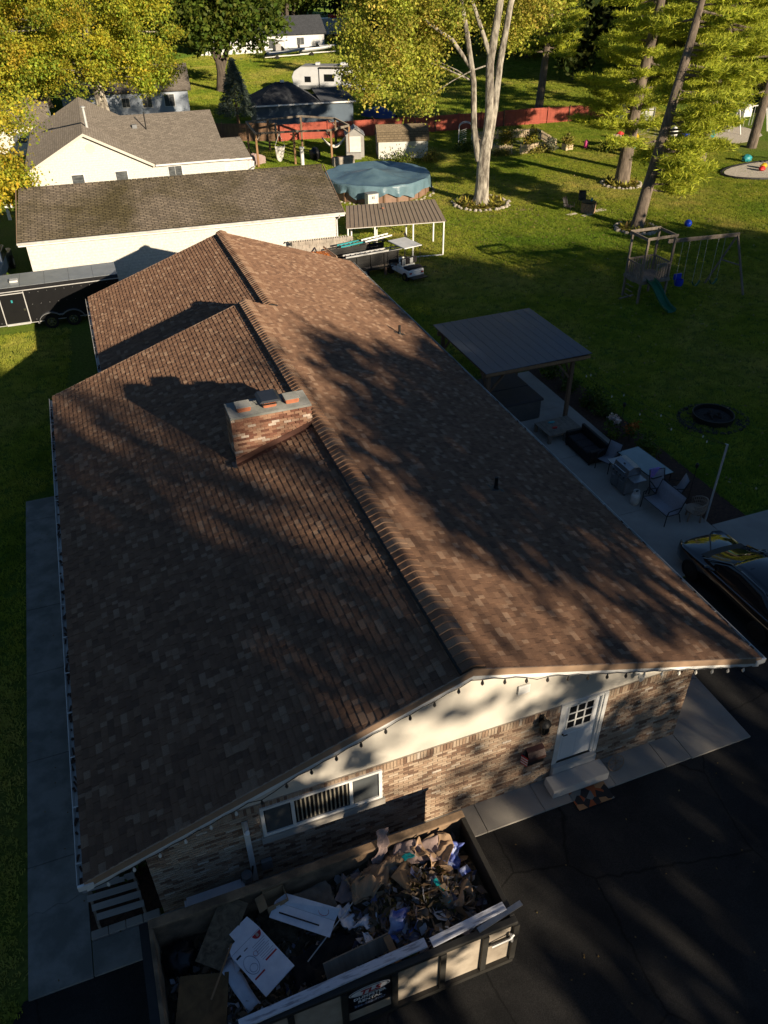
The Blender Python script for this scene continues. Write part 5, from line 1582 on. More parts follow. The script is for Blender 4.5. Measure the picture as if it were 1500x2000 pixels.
# ================================================================= play set
t = thing('play_set', 'weathered wooden play tower with green slide and swing beam', 'play set', (0, 0, 0))
X0, X1, Y0_, Y1_ = 21.75, 23.4, 24.4, 25.75
for i, (x, y) in enumerate(((X0, Y0_), (X1, Y0_), (X0, Y1_), (X1, Y1_))):
    MB().b2((x - .05, y - .05, 0), (x + .05, y + .05, 3.45)).build('post', 'woodgrey', t)
for a, c in (((X0 - .09, Y0_ - .06, 3.36), (X1 + .12, Y0_ - .02 - .031, 3.5)), ((X0 - .12, Y1_ + .051, 3.36), (X1 + .12, Y1_ + .09, 3.5)), ((X0 - .09, Y0_ - .05, 3.33), (X0 - .051, Y1_ + .05, 3.47)), ((X1 + .051, Y0_ - .05, 3.33), (X1 + .09, Y1_ + .05, 3.47))):
    MB().b2(a, c).build('top_rail', 'woodgrey', t)
for k in range(9):
    MB().b2((X0 - .08, Y0_ - .08 + k * .168, 1.22), (X1 + .08, Y0_ + .075 + k * .168, 1.255)).build('deck_board', 'woodgrey', t)
for a, c in (((X0 - .09, Y0_ - .10, 1.08), (X1 + .09, Y0_ - .051, 1.219)), ((X0 - .09, Y1_ + .051, 1.08), (X1 + .09, Y1_ + .1, 1.219)), ((X0 - .1, Y0_ - .05, 1.08), (X0 - .051, Y1_ + .05, 1.219)), ((X1 + .051, Y0_ - .05, 1.08), (X1 + .1, Y1_ + .05, 1.219))):
    MB().b2(a, c).build('joist', 'woodgrey', t)
for side in range(4):
    if side == 0:
        rng_ = [(X0 + .85 + k * .15, Y0_ - .03) for k in range(5)]; sz = (.09, .02)
        rails = ((X0 + .75, Y0_ - .045), (X1, Y0_ - .02))
    elif side == 1:
        rng_ = [(X0 + .14 + k * .165, Y1_ + .03) for k in range(9)]; sz = (.09, .02)
        rails = ((X0, Y1_ + .02), (X1, Y1_ + .045))
    elif side == 2:
        rng_ = [(X0 - .03, Y0_ + .13 + k * .165) for k in range(8)]; sz = (.02, .09)
        rails = ((X0 - .045, Y0_), (X0 - .02, Y1_))
    else:
        rng_ = [(X1 + .03, Y0_ + .13 + k * .165) for k in range(8)]; sz = (.02, .09)
        rails = ((X1 + .02, Y0_), (X1 + .045, Y1_))
    for x, y in rng_:
        MB().box((x, y, 1.62), (sz[0], sz[1], .70)).build('baluster', 'woodgrey', t)
    MB().b2((rails[0][0], rails[0][1], 1.975), (rails[1][0], rails[1][1], 2.06)).build('guard_rail', 'woodgrey', t)
# slide
def sl_fn(u, v):
    L_ = u
    y = Y0_ - .1 - 2.0 * L_
    z = 1.24 - 1.05 * L_ + .09 * math.sin(L_ * math.pi * 2.2)
    if L_ > .88:
        z = max(z, .2)
    q = [(-.26, .16), (-.22, .0), (0, -.03), (.22, 0), (.26, .16)][int(round(v * 4))]
    return (22.22 + q[0] + .10 * L_, y, z + q[1])
MB().grid(sl_fn, 18, 4).build('slide', 'plasgreen', t, solid=.025, smooth=True, fix=False)
MB().bar((X1 + .0, 24.9, 2.98), (27.6, 24.45, 2.98), .07, .19).build('swing_beam', 'woodgrey', t)
MB().bar((27.5, 24.44, 2.95), (27.75, 23.25, 0), .09, .09).build('frame_leg', 'woodgrey', t)
MB().bar((27.5, 24.47, 2.95), (27.1, 25.6, 0), .09, .09).build('frame_leg', 'woodgrey', t)
MB().bar((27.63, 23.85, 1.5), (27.32, 25.02, 1.5), .08, .05).build('frame_brace', 'woodgrey', t)
for k in range(4):
    MB().tube([(X0 - .1, Y1_ - .3 - .0 * k, .25 + k * .27), (X0 - .1, Y1_ - .9, .25 + k * .27)], .025, 6).build('ladder_rung', 'woodgrey', t)
MB().bar((X0 - .5, 25.3, .05), (X0 + .5, 25.5, .05), .12, .06).build('ground_plank', 'woodgrey', t)
def swing(nm, label, x, dz, kind):
    t = thing(nm, label, 'swing', (x, 24.9 - .45 * (x - X1) / 4.2, 0))
    w_ = .22
    for s_ in (-1, 1):
        MB().tube([(s_ * w_, 0, 2.88), (s_ * w_ * 1.1, -.05, dz + .1)], .010, 5).build('chain', 'galv', t)
    if kind == 'bucket':
        MB().lathe([(.05, 0), (.2, .02), (.25, .2), (.24, .34), (.21, .34), (.21, .2), (.05, .05)], 14, (0, -.05, dz - .1)).b2((-.24, .1, dz + .2), (.24, .17, dz + .5)).build('bucket_seat', 'plasblue', t, smooth=True)
    else:
        MB().grid(lambda u, v: ((u - .5) * .5, -.05 + (v - .5) * .16, dz - .10 + .28 * (2 * (u - .5)) ** 2), 8, 1).build('belt_seat', 'plasgreen', t, solid=.02, smooth=True, fix=False)
swing('bucket_swing', 'blue bucket swing hanging from the wooden play set beam', 24.5, .62, 'bucket')
swing('belt_swing', 'green belt swing next to the blue bucket swing', 25.55, .5, 'belt')
swing('belt_swing', 'green belt swing nearest the end frame of the play set', 26.6, .5, 'belt')
MB().lathe([(.01, -.25), (.1, -.23), (.19, -.16), (.24, -.06), (.25, .02), (.22, .12), (.15, .2), (.05, .245), (.01, .25)], 16).build('play_ball', 'plasblue', None, smooth=True, loc=(33.0, 34.7, .25), label='blue play ball on the lawn behind the swings', cat='ball')
# ================================================================= chairs round a stone fire table
pav = MB()
t = thing('stone_fire_table', 'round brick fire table between two dark lawn chairs', 'fire table', (28.75, 40.25, 0))
for r in range(5):
    for k in range(12):
        a = 2 * math.pi * (k + .5 * (r % 2)) / 12
        MB().box((.43 * math.cos(a), .43 * math.sin(a), .08 + r * .14), (.14, .215, .13), a).build('stone_block', 'kraft', t)
MB().lathe([(.02, .70), (.52, .70), (.52, .76), (.02, .76)], 22).build('top', 'blackmetal', t)
lump('blue_cup', 'light blue cup on the round fire table', 'cup', 'plasteal', (28.95, 40.25, .86), (.08, .08, .12), 2)
sling_chair('lawn_chair', 'dark lawn chair left of the round fire table', (27.55, 40.9, 0), RAD(-150), mat='wickerdark')
sling_chair('lawn_chair', 'dark lawn chair behind the round fire table', (29.4, 42.0, 0), RAD(160), mat='wickerdark')
for x, y, w_, h_, lab in ((27.4, 40.2, .9, .3, 'pale flat stone left of the fire table'), (29.7, 40.3, 1.1, .5, 'pale flat stone right of the fire table'), (28.3, 39.6, .9, .35, 'pale flat stone before the fire table')):
    MB().box((0, 0, .03), (w_, h_, .06), .2).build('flat_stone', 'stone', None, bevel=.02, loc=(x, y, 0), label=lab, cat='stone')
# stone rings round the trees
def stone(r):
    b = MB()
    s_ = random.uniform(0, 50)
    n, k = 8, 5
    b.grid(lambda u, v: [r[i] * (1 + .3 * mnoise.noise(Vector((2 * math.cos(6.283 * u) * math.sin(3.1416 * v) + s_, 2 * math.sin(6.283 * u) * math.sin(3.1416 * v), 2 * math.cos(3.1416 * v))))) * (math.cos(6.283 * u) * math.sin(3.1416 * v), math.sin(6.283 * u) * math.sin(3.1416 * v), math.cos(3.1416 * v))[i] for i in range(3)], n, k)
    me = bpy.data.meshes.new('stone')
    me.from_pydata(b.v, [], b.f)
    me.polygons.foreach_set('use_smooth', [True] * len(me.polygons))
    me.materials.append(MAT['stone'])
    return me
STONES = [stone((.17, .13, .11)), stone((.14, .14, .12)), stone((.2, .13, .13)), stone((.12, .11, .1))]
def stone_ring(label, cx, cy, r, n, sc=1.0):
    t = thing('stone_ring', label, 'stones', (cx, cy, 0))
    for k in range(n):
        a = 2 * math.pi * k / n + random.uniform(-.03, .03)
        rr_ = r * random.uniform(.95, 1.06)
        M = Matrix.Translation((rr_ * math.cos(a), rr_ * math.sin(a), .06)) @ Matrix.Rotation(random.uniform(0, 6), 4, 'Z') @ Matrix.Scale(sc * random.uniform(.8, 1.3), 4)
        piece('stone', random.choice(STONES), t, M)
stone_ring('ring of pale stones around the straight pine trunk', 35.35, 45.85, 1.45, 30)
stone_ring('ring of pale stones around the leaning pine trunk', 29.55, 35.6, 1.35, 24, 1.35)
stone_ring('ring of pale stones around the big pale-barked tree', 22.75, 45.2, 2.0, 34)
# ================================================================= picket garden
def pickets(label, a, c, h=.85, gap=.17, mat='woodpale2'):
    A, B = Vector((*a, 0)), Vector((*c, 0))
    d = (B - A)
    L_ = d.length
    t = thing('picket_fence', label, 'fence', (A.x, A.y, 0), math.atan2(d.y, d.x))
    pk = MB().prism([(-.045, -.012, 0.04), (.045, -.012, .04), (.045, -.012, h - .09), (0, -.012, h), (-.045, -.012, h - .09)], (0, .024, 0))
    me_ = bpy.data.meshes.new('picket')
    me_.from_pydata(pk.v, [], pk.f)
    me_.materials.append(MAT[mat])
    n = int(L_ / gap)
    for k in range(n + 1):
        piece('picket', me_, t, Matrix.Translation((k * gap, 0, random.uniform(-.03, .01))) @ Matrix.Rotation(random.uniform(-.03, .03), 4, 'Y'))
    for z in (.22, .62):
        MB().b2((0, .014, z), (L_, .05, z + .07)).build('rail', mat, t)
    for k in range(int(L_ / 2) + 1):
        MB().b2((min(k * 2, L_) - .04, .051, 0), (min(k * 2, L_) + .04, .13, h + .02)).build('post', mat, t)
pm('woodpale2', (0.68, 0.56, 0.40), (0.52, 0.42, 0.29), 5, 0.85)
pickets('weathered picket fence left of the garden gate', (30.3, 60.1), (32.5, 58.6))
pickets('weathered picket fence right of the garden gate', (33.3, 58.5), (37.3, 59.1))
pickets('picket fence on the right side of the garden', (37.35, 59.2), (38.4, 64.6))
pickets('picket fence along the back of the garden', (32.4, 65.4), (38.3, 64.7))
pickets('picket fence on the left side of the garden', (30.2, 60.3), (32.3, 65.3))
sheet('garden_bed', [(30.5, 60.2), (33, 58.7), (37.2, 59.2), (38.2, 64.5), (32.5, 65.2)], .015, 'gravel')
t = thing('garden_arbor', 'white lattice garden arbor with arched top beside the picket garden', 'arbor', (29.7, 62.7, 0), RAD(-25))
for s_ in (-1, 1):
    for y in (-.3, .3):
        MB().b2((s_ * .6 - .035, y - .035, 0), (s_ * .6 + .035, y + .035, 1.85)).build('post', 'whitetrim', t)
    b = MB()
    for k in range(9):
        b.bar((s_ * .6, -.3, .1 + k * .18), (s_ * .6, .3, .4 + k * .18), .02, .02).bar((s_ * .6 + .02, .3, .1 + k * .18), (s_ * .6 + .02, -.3, .4 + k * .18), .02, .02)
    b.build('lattice', 'whitetrim', t)
b = MB()
for y in (-.3, .3):
    b.tube([(.6 * math.cos(a), y, 1.85 + .42 * math.sin(a)) for a in [math.pi * k / 12 for k in range(13)]], .03, 6)
for k in range(7):
    a = math.pi * k / 6
    b.bar((.6 * math.cos(a), -.4, 1.86 + .42 * math.sin(a)), (.6 * math.cos(a), .4, 1.86 + .42 * math.sin(a)), .03, .03)
b.build('arch', 'whitetrim', t)
b = MB()
for k in range(10):
    b.bar((-.55, -.33, .1 + k * .16), (.1, -.33, .35 + k * .16), .02, .015)
b.build('front_lattice', 'whitetrim', t)
t = thing('planter_box', 'square wooden planter with orange plants at the picket corner', 'planter', (38.1, 58.5, 0), .1)
MB().b2((-.4, -.35, 0), (.4, .35, .55)).build('box', 'woodpale2', t, bevel=.02)
MB().b2((-.34, -.29, .551), (.34, .29, .57)).build('soil', 'mulch', t)
# ================================================================= red fence
def fence(label, pts, h, mat, pl=2.4):
    t = thing('board_fence', label, 'fence', (0, 0, 0))
    for a, c in zip(pts, pts[1:]):
        A, B = Vector((*a, 0)), Vector((*c, 0))
        L_ = (B - A).length
        n = max(1, round(L_ / pl))
        d = (B - A).normalized()
        r = Vector((-d.y, d.x, 0))
        for k in range(n):
            p, q = A.lerp(B, k / n), A.lerp(B, (k + 1) / n)
            dz = random.uniform(-.05, .05)
            b = MB()
            nb = 16
            for j in range(nb):
                u0, u1 = p.lerp(q, (j + .03) / nb), p.lerp(q, (j + .97) / nb)
                off = r * random.uniform(-.008, .008)
                hz = h + dz + random.uniform(-.015, .015)
                b.hexa([u0 + off, u1 + off, u1 + off + r * .02, u0 + off + r * .02] + [w_ + Vector((0, 0, hz)) for w_ in (u0 + off, u1 + off, u1 + off + r * .02, u0 + off + r * .02)])
            b.build('panel', mat, t, kind='stuff')
            for z in (.25, h - .2):
                MB().bar(p - r * .025 + Vector((0, 0, z + dz)), q - r * .025 + Vector((0, 0, z + dz)), .03, .09).build('rail', mat, t)
            MB().bar(p - r * .06, p - r * .06 + Vector((0, 0, h + .12)), .10, .09, (1, 0, 0)).build('post', mat if k % 3 else 'woodbrown', t)
fence('long red board fence across the back of the lawn', [(14.4, 73.0), (21.85, 72.0), (30.3, 71.0), (45.4, 70.3), (50.2, 69.4)], 1.5, 'redfence')
fence('dark brown board fence behind the cream house', [(7.2, 76.6), (14.3, 73.2)], 1.6, 'woodbrown')
# ================================================================= sheds
pm('winpane', (0.13, 0.14, 0.145), (0.05, 0.055, 0.06), 2.5, 0.12, spec=0.6, sc=(1, 1, 3))
t = thing('barn_shed', 'white barn shed with brown gambrel roof near the red fence', 'shed', (20.75, 61.6, 0), RAD(-15))
MB().b2((0, 0, 0), (4.4, 3.0, 1.55)).build('walls', 'shedwhite', t)
prof = [(-.12, 1.5), (.55, 2.25), (1.5, 2.62), (2.45, 2.25), (3.12, 1.5)]
for (a, za), (c, zc) in zip(prof, prof[1:]):
    roofslope(t, (-.12, a, za), (4.52, a, za), (4.52, c, zc), (-.12, c, zc), .06, 'shedroof')
for x in (.0, 4.36):
    MB().prism([(x, 0.0, 1.551), (x, .58, 2.2), (x, 1.5, 2.54), (x, 2.42, 2.2), (x, 3.0, 1.551)], (.04, 0, 0)).build('gable_panel', 'shedwhite', t)
for y in (.65, 1.5):
    d = MB().b2((-.04, y, .1), (-.002, y + .83, 1.85)).build('door', 'shedwhite', t)
    b = MB()
    for a, c in (((-.06, y, .1), (-.041, y + .08, 1.85)), ((-.06, y + .75, .1), (-.041, y + .83, 1.85)), ((-.06, y + .08, .1), (-.041, y + .75, .18)), ((-.06, y + .08, .95), (-.041, y + .75, 1.03)), ((-.06, y + .08, 1.77), (-.041, y + .75, 1.85))):
        b.b2(a, c)
    b.build('door_trim', 'blackmetal', d)
t = thing('resin_shed', 'small grey plastic garden shed beside the barn shed', 'shed', (18.3, 63.3, 0), RAD(-15))
MB().prism([(0, 0, 0), (1.6, 0, 0), (1.6, 0, 1.9), (1.1, 0, 2.35), (.5, 0, 2.35), (0, 0, 1.9)], (0, 1.7, 0)).build('walls', 'shedgrey', t, bevel=.03)
roofslope(t, (-.08, -.1, 1.9), (-.08, 1.8, 1.9), (.8, 1.8, 2.5), (.8, -.1, 2.5), .05, 'rvgrey')
roofslope(t, (1.68, 1.8, 1.9), (1.68, -.1, 1.9), (.802, -.1, 2.5), (.802, 1.8, 2.5), .05, 'rvgrey')
MB().b2((.3, -.03, .1), (1.3, -.001, 1.8)).build('door', 'shedwhite', t)
MB().b2((-.05, -.7, 0), (1.3, -.12, .55)).build('deck_box', 'shedgrey', t, bevel=.03)
t = thing('tudor_shed', 'white shed with dark timber strips at the end of the red fence', 'shed', (50.3, 69.0, 0), RAD(-32))
MB().b2((0, 0, 0), (4.0, 3.4, 2.05)).build('walls', 'shedwhite', t)
for k in range(6):
    MB().b2((-.03, .0 + k * .66, 0), (-.001, .09 + k * .66, 2.05)).build('timber_strip', 'blackmetal', t)
for k in range(5):
    MB().b2((k * .97, -.03, 0), (.09 + k * .97, -.001, 2.05)).build('timber_strip', 'blackmetal', t)
for z in (.02, 1.0, 1.94):
    MB().b2((0.1, -.028, z), (3.86, -.002, z + .08)).build('timber_strip', 'blackmetal', t)
roofslope(t, (-.2, -.25, 2.0), (4.2, -.25, 2.0), (4.2, 1.7, 2.9), (-.2, 1.7, 2.9), .06, 'darkroof')
roofslope(t, (4.2, 3.65, 2.0), (-.2, 3.65, 2.0), (-.2, 1.702, 2.9), (4.2, 1.702, 2.9), .06, 'darkroof')
# ================================================================= cream neighbour house
t = thing('cream_house', 'cream sided neighbour house with grey-brown roofs behind the garage', 'house', (0, 56.0, 0), RAD(-2))
GXc, GH, GZE, GZP = -3.75, 4.6, 2.55, 4.95
MB().prism([(GXc - GH + .4, 0, 0), (GXc + GH - .35, 0, 0), (GXc + GH - .35, 0, GZE + .1), (GXc, 0, GZP - .2), (GXc - GH + .4, 0, GZE + .1)], (0, .15, 0)).build('gable_wall', 'vinyl', t)
MB().b2((GXc + GH - .349, .0, 0), (6.05, .15, GZE - .1)).build('wall', 'vinyl', t)
MB().b2((5.9, .151, 0), (6.05, 12.0, GZE - .1)).build('wall', 'vinyl', t)
MB().b2((GXc - GH + .4, .151, 0), (GXc - GH + .55, 17, GZE)).build('wall', 'vinyl', t)
MB().b2((GXc - GH + .56, 16.8, 0), (5.89, 17, GZE)).build('wall', 'vinyl', t)
roofslope(t, (GXc - GH, -.3, GZE), (GXc - GH, 17, GZE), (GXc, 17, GZP), (GXc, -.3, GZP), .14, 'neighroof_y' if 'neighroof_y' in MAT else (brickmat('neighroof_y', (0.20, 0.175, 0.148), (0.135, 0.118, 0.10), (0.10, 0.085, 0.068), 0.36, 0.16, 0.02, 0.95, axis='YX', off=0.37) and 'neighroof_y'))
roofslope(t, (GXc + GH, 17, GZE), (GXc + GH, -.3, GZE), (GXc + .002, -.3, GZP), (GXc + .002, 17, GZP), .14, 'neighroof_y')
roofslope(t, (.6, -.25, GZE), (6.35, -.25, GZE), (6.2, 6.0, GZP + .02), (GXc, 6.0, GZP + .02), .14, 'neighroof')
roofslope(t, (6.35, 12.2, GZE), (.6, 12.2, GZE), (GXc, 6.002, GZP + .02), (6.2, 6.002, GZP + .02), .14, 'neighroof')
MB().prism([(5.95, 0.15, GZE - .1), (5.95, 12, GZE - .1), (5.95, 6.0, GZP - .18)], (.1, 0, 0)).build('gable_wall', 'vinyl', t)
for a, c in (((GXc - GH, -.33, GZE), (GXc, -.33, GZP)), ((GXc, -.33, GZP), (GXc + GH, -.33, GZE))):
    A, B = Vector(a), Vector(c)
    MB().prism([A - Vector((0, 0, .2)), B - Vector((0, 0, .2)), B - Vector((0, 0, .0)), A - Vector((0, 0, .0))], (0, .028, 0)).build('rake_board', 'sidingcream', t)
MB().b2((.9, -.38, GZE - .16), (6.4, -.26, GZE - .04)).build('gutter', 'whitetrim', t, bevel=.02)
window(t, -5.2, -4.25, 1.3, 2.25, 0, n=1)
window(t, -2.1, -1.15, 1.3, 2.25, 0, n=1)
window(t, 1.75, 2.85, 1.35, 2.3, 0, n=2)
MB().lathe([(.33, 0), (.33, .01)], 20, (0, 0, 0)).build('gable_vent', 'sidingcream', t, loc=(GXc + .3, -.02, 3.9), rot=(RAD(90), 0, 0))
MB().tube([(GXc + .35, 3.2, GZP - .5), (GXc + .35, 3.2, GZP + 1.1)], .11, 10).lathe([(.12, 0), (.19, .03), (.19, .1), (.02, .16)], 12, (GXc + .35, 3.2, GZP + 1.1)).build('flue_pipe', 'galv', t, smooth=True)
MB().tube([(.9, 4.0, GZP - 1.2), (.9, 4.0, GZP + .45)], .045, 8).build('vent_pipe', 'blackmetal', t)
MB().b2((-.1, 4.2, GZP - .75), (.25, 4.5, GZP - .42)).build('roof_vent', 'rvgrey', t)
# low wing on the right
roofslope(t, (6.0, 1.0, 2.25), (8.3, 1.0, 2.25), (8.1, 4.2, 3.15), (5.8, 4.2, 3.15), .12, 'neighroof', 'wing_roof')
MB().b2((6.06, 1.3, 0), (8.05, 4.4, 2.15)).build('wing_wall', 'vinyl', t)
MB().b2((6.1, .88, 2.1), (8.35, .99, 2.22)).build('gutter', 'whitetrim', t)
# white adirondack chair
t = thing('adirondack_chair', 'white plastic adirondack chair at the corner of the cream house', 'chair', (9.0, 60.9, 0), RAD(160))
for k in range(5):
    MB().bar((-.24 + k * .12, -.25, .32), (-.26 + k * .13, -.62, 1.0 - .04 * abs(k - 2)), .10, .025, (0, -1, 0)).build('back_slat', 'whitetrim', t)
for k in range(4):
    MB().b2((-.3, -.25 + k * .16, .33 + k * .02), (.3, -.11 + k * .16, .36 + k * .02)).build('seat_slat', 'whitetrim', t)
for s_ in (-1, 1):
    MB().bar((s_ * .3, .35, 0), (s_ * .3, .35, .56), .08, .05).bar((s_ * .3, -.55, .0), (s_ * .3, .35, .38), .04, .1).build('leg', 'whitetrim', t)
    MB().b2((s_ * .33 - .07, -.45, .561), (s_ * .33 + .07, .42, .59)).build('armrest', 'whitetrim', t)
# eight sided swing pergola
t = thing('swing_pergola', 'eight-sided timber swing pergola between the cream house and the sheds', 'pergola', (14.3, 65.4, 0))
pp = [(-4.1, -2.3), (-.9, -2.7), (2.2, -3.5), (4.3, -2.1), (4.2, 1.6), (1.6, 4.0), (-1.6, 3.7), (-3.7, 3.2), (-4.1, -2.3)]
for x, y in pp[:-1]:
    MB().b2((x - .08, y - .08, 0), (x + .08, y + .08, 2.6)).build('post', 'woodbrown' if y > 0 else 'cedar', t)
for a, c in zip(pp, pp[1:]):
    MB().bar((*a, 2.68), (*c, 2.68), .12, .15).build('beam', 'woodgrey', t)
for k, (x, y) in enumerate(pp[:-1]):
    MB().bar((x, y, 2.1), (x * .85, y * .85, 2.6), .07, .07).build('brace', 'woodgrey', t)
t = thing('hanging_chair', 'white hammock chair hanging inside the timber pergola', 'hanging chair', (12.2, 63.0, 0))
MB().tube([(0, 0, 2.55), (-.45, 0, 1.55), (.45, 0, 1.55), (0, 0, 2.55)], .02, 5).build('spreader', 'cloth', t)
MB().grid(lambda u, v: ((u - .5) * .9 * (1 - .35 * math.sin(math.pi * v)), .35 * math.sin(math.pi * v) * (1 if v < .6 else 1), 1.55 - 1.3 * math.sin(math.pi * min(v * 1.0, 1)) * (1 - .25 * (2 * u - 1) ** 2) + .0), 8, 12).build('sling', 'cloth', t, solid=.02, smooth=True, fix=False)
t = thing('hammock', 'pale striped hammock slung between the right pergola posts', 'hammock', (17.6, 64.6, 0), -.2)
MB().grid(lambda u, v: ((u - .5) * 2.2, (v - .5) * .8 * math.sin(math.pi * (.1 + .8 * u)), 1.5 - .8 * math.sin(math.pi * u) + .18 * (2 * v - 1) ** 2), 16, 5).build('bed', 'cloth', t, solid=.015, smooth=True, fix=False)
t = thing('planter_trough', 'pale rectangular planter trough on the grass beyond the garage ridge', 'planter', (17.2, 60.8, 0), .05)
MB().b2((-.95, -.25, 0), (.95, .25, .75)).build('box', 'stone', t, bevel=.03)
MB().b2((-.88, -.18, .751), (.88, .18, .765)).build('soil', 'mulch', t)
MB().tube([(0, 0, 0), (0, 0, 1.35)], .16, 12).lathe([(.20, 1.35), (.24, 1.42), (.2, 1.5)], 12).build('garden_column', 'whitetrim', None, smooth=True, loc=(13.9, 62.2, 0), label='white column standing beside the pergola post', cat='column')
lump('play_equipment', 'pink and white play things heaped at the left pergola post', 'toys', 'pinkpaper', (10.2, 64.2, .4), (.9, .5, .5), 12)
lump('smoker', 'black covered barbecue under the timber pergola', 'barbecue', 'bagblack', (15.5, 63.8, .5), (.5, .4, .55), 15)
# ================================================================= blue-grey outbuilding
t = thing('blue_outbuilding', 'blue-grey outbuilding with dark hipped roof behind the red fence', 'outbuilding', (13.4, 78.3, 0), RAD(-6))
MB().b2((.3, .3, 0), (10.4, .45, 2.45)).build('wall', 'bluewall', t)
MB().b2((.3, .451, 0), (.45, 5.6, 2.45)).build('wall', 'bluewall', t)
MB().b2((10.25, .451, 0), (10.4, 5.6, 2.45)).build('wall', 'bluewall', t)
MB().b2((.451, 5.5, 0), (10.24, 5.6, 2.45)).build('wall', 'bluewall', t)
b = MB()
A = [(0, 0, 2.45), (7.0, 0, 2.45), (7.0, 6, 2.45), (0, 6, 2.45)]
for q in (((0, 0, 2.45), (7, 0, 2.45), (4.2, 3, 4.1), (2.8, 3, 4.1)), ((7, 0, 2.45), (7, 6, 2.45), (4.2, 3, 4.1)), ((7, 6, 2.45), (0, 6, 2.45), (2.8, 3, 4.1), (4.2, 3, 4.1)), ((0, 6, 2.45), (0, 0, 2.45), (2.8, 3, 4.1))):
    b.face(q)
b.face(A[::-1])
b.build('hip_roof', 'darkroof', t)
roofslope(t, (7.01, 0, 2.45), (10.6, 0, 2.45), (10.6, 5.8, 3.0), (7.01, 5.8, 3.0), .1, 'darkroof', 'lean_roof')
MB().b2((-.05, -.08, 2.3), (10.65, -.001, 2.44)).build('gutter', 'whitetrim', t)
MB().b2((3.3, 2.5, 4.08), (3.7, 2.9, 4.25)).build('roof_vent', 'whitetrim', t)
t = thing('covered_canoe', 'blue tarp over a small boat behind the red fence', 'boat', (27.3, 79.3, 0), RAD(-50))
MB().grid(lambda u, v: ((u - .5) * 4.2, (v - .5) * 1.6 * math.sin(math.pi * (.12 + .76 * u)), .35 + (1.05 - .25 * abs(2 * u - 1)) * (1 - (2 * v - 1) ** 2) ** .6 * math.sin(math.pi * (.15 + .7 * u))), 16, 12).build('tarp', 'tarpblue', t, smooth=True, fix=False)
MB().bar((-1.6, -.4, 0), (-1.6, .4, .6), .08, .08).bar((1.6, -.4, 0), (1.6, .4, .6), .08, .08).build('stand', 'woodgrey', t)
# ================================================================= travel trailer
t = thing('travel_trailer', 'white and grey travel trailer with dark windows parked behind the outbuilding', 'travel trailer', (23.4, 100.8, 0), RAD(-28))
RL, RH = 11.2, 3.05
MB().prism([(0.9, 0, .55), (RL, 0, .55), (RL, 0, RH), (1.2, 0, RH), (.35, 0, RH - .5), (0.05, 0, RH - 1.1), (.2, 0, 1.0)], (0, 2.4, 0)).build('body', 'rvwhite', t, bevel=.06)
MB().prism([(1.2, -.02, RH), (RL, -.02, RH), (RL, -.02, RH + .10), (1.4, -.02, RH + .10)], (0, 2.44, 0)).build('roof', 'shedgrey', t)
for x, w_ in ((6.2, .9), (3.0, .5)):
    MB().b2((x, .8, RH + .101), (x + w_, 1.6, RH + .38)).build('roof_unit', 'rvwhite', t, bevel=.05)
for x0, x1, z0, z1 in ((1.7, 2.5, 1.35, 2.0), (4.2, 5.5, 1.45, 2.25), (6.4, 7.7, 1.45, 2.25), (8.6, 9.3, 1.5, 2.2)):
    w_ = MB().b2((x0, -.02, z0), (x1, -.001, z1)).build('window', 'blackmetal', t)
    MB().b2((x0 + .05, -.03, z0 + .05), (x1 - .05, -.021, z1 - .05)).build('pane', 'glassdark', w_)
b = MB().b2((3.6, -.16, RH - .16), (8.0, -.021, RH - .02)).b2((3.55, -.06, .7), (3.62, -.021, RH - .16)).b2((7.95, -.06, .7), (8.02, -.021, RH - .16))
b.build('awning', 'blackmetal', t)
MB().b2((.9, -.012, .6), (RL, -.001, 1.0)).build('lower_stripe', 'rvgrey', t)
for x in (6.1, 6.95):
    w_ = MB().tube([(x, -.02, .36), (x, .2, .36)], .36, 18).build('wheel', 'rubber', t, smooth=True)
    MB().tube([(x, -.03, .36), (x, -.021, .36)], .2, 12).build('rim', 'galv', w_)
MB().bar((.9, .6, .55), (-.6, 1.2, .5), .1, .12).bar((.9, 1.8, .55), (-.6, 1.2, .5), .1, .12).build('tongue', 'blackmetal', t)
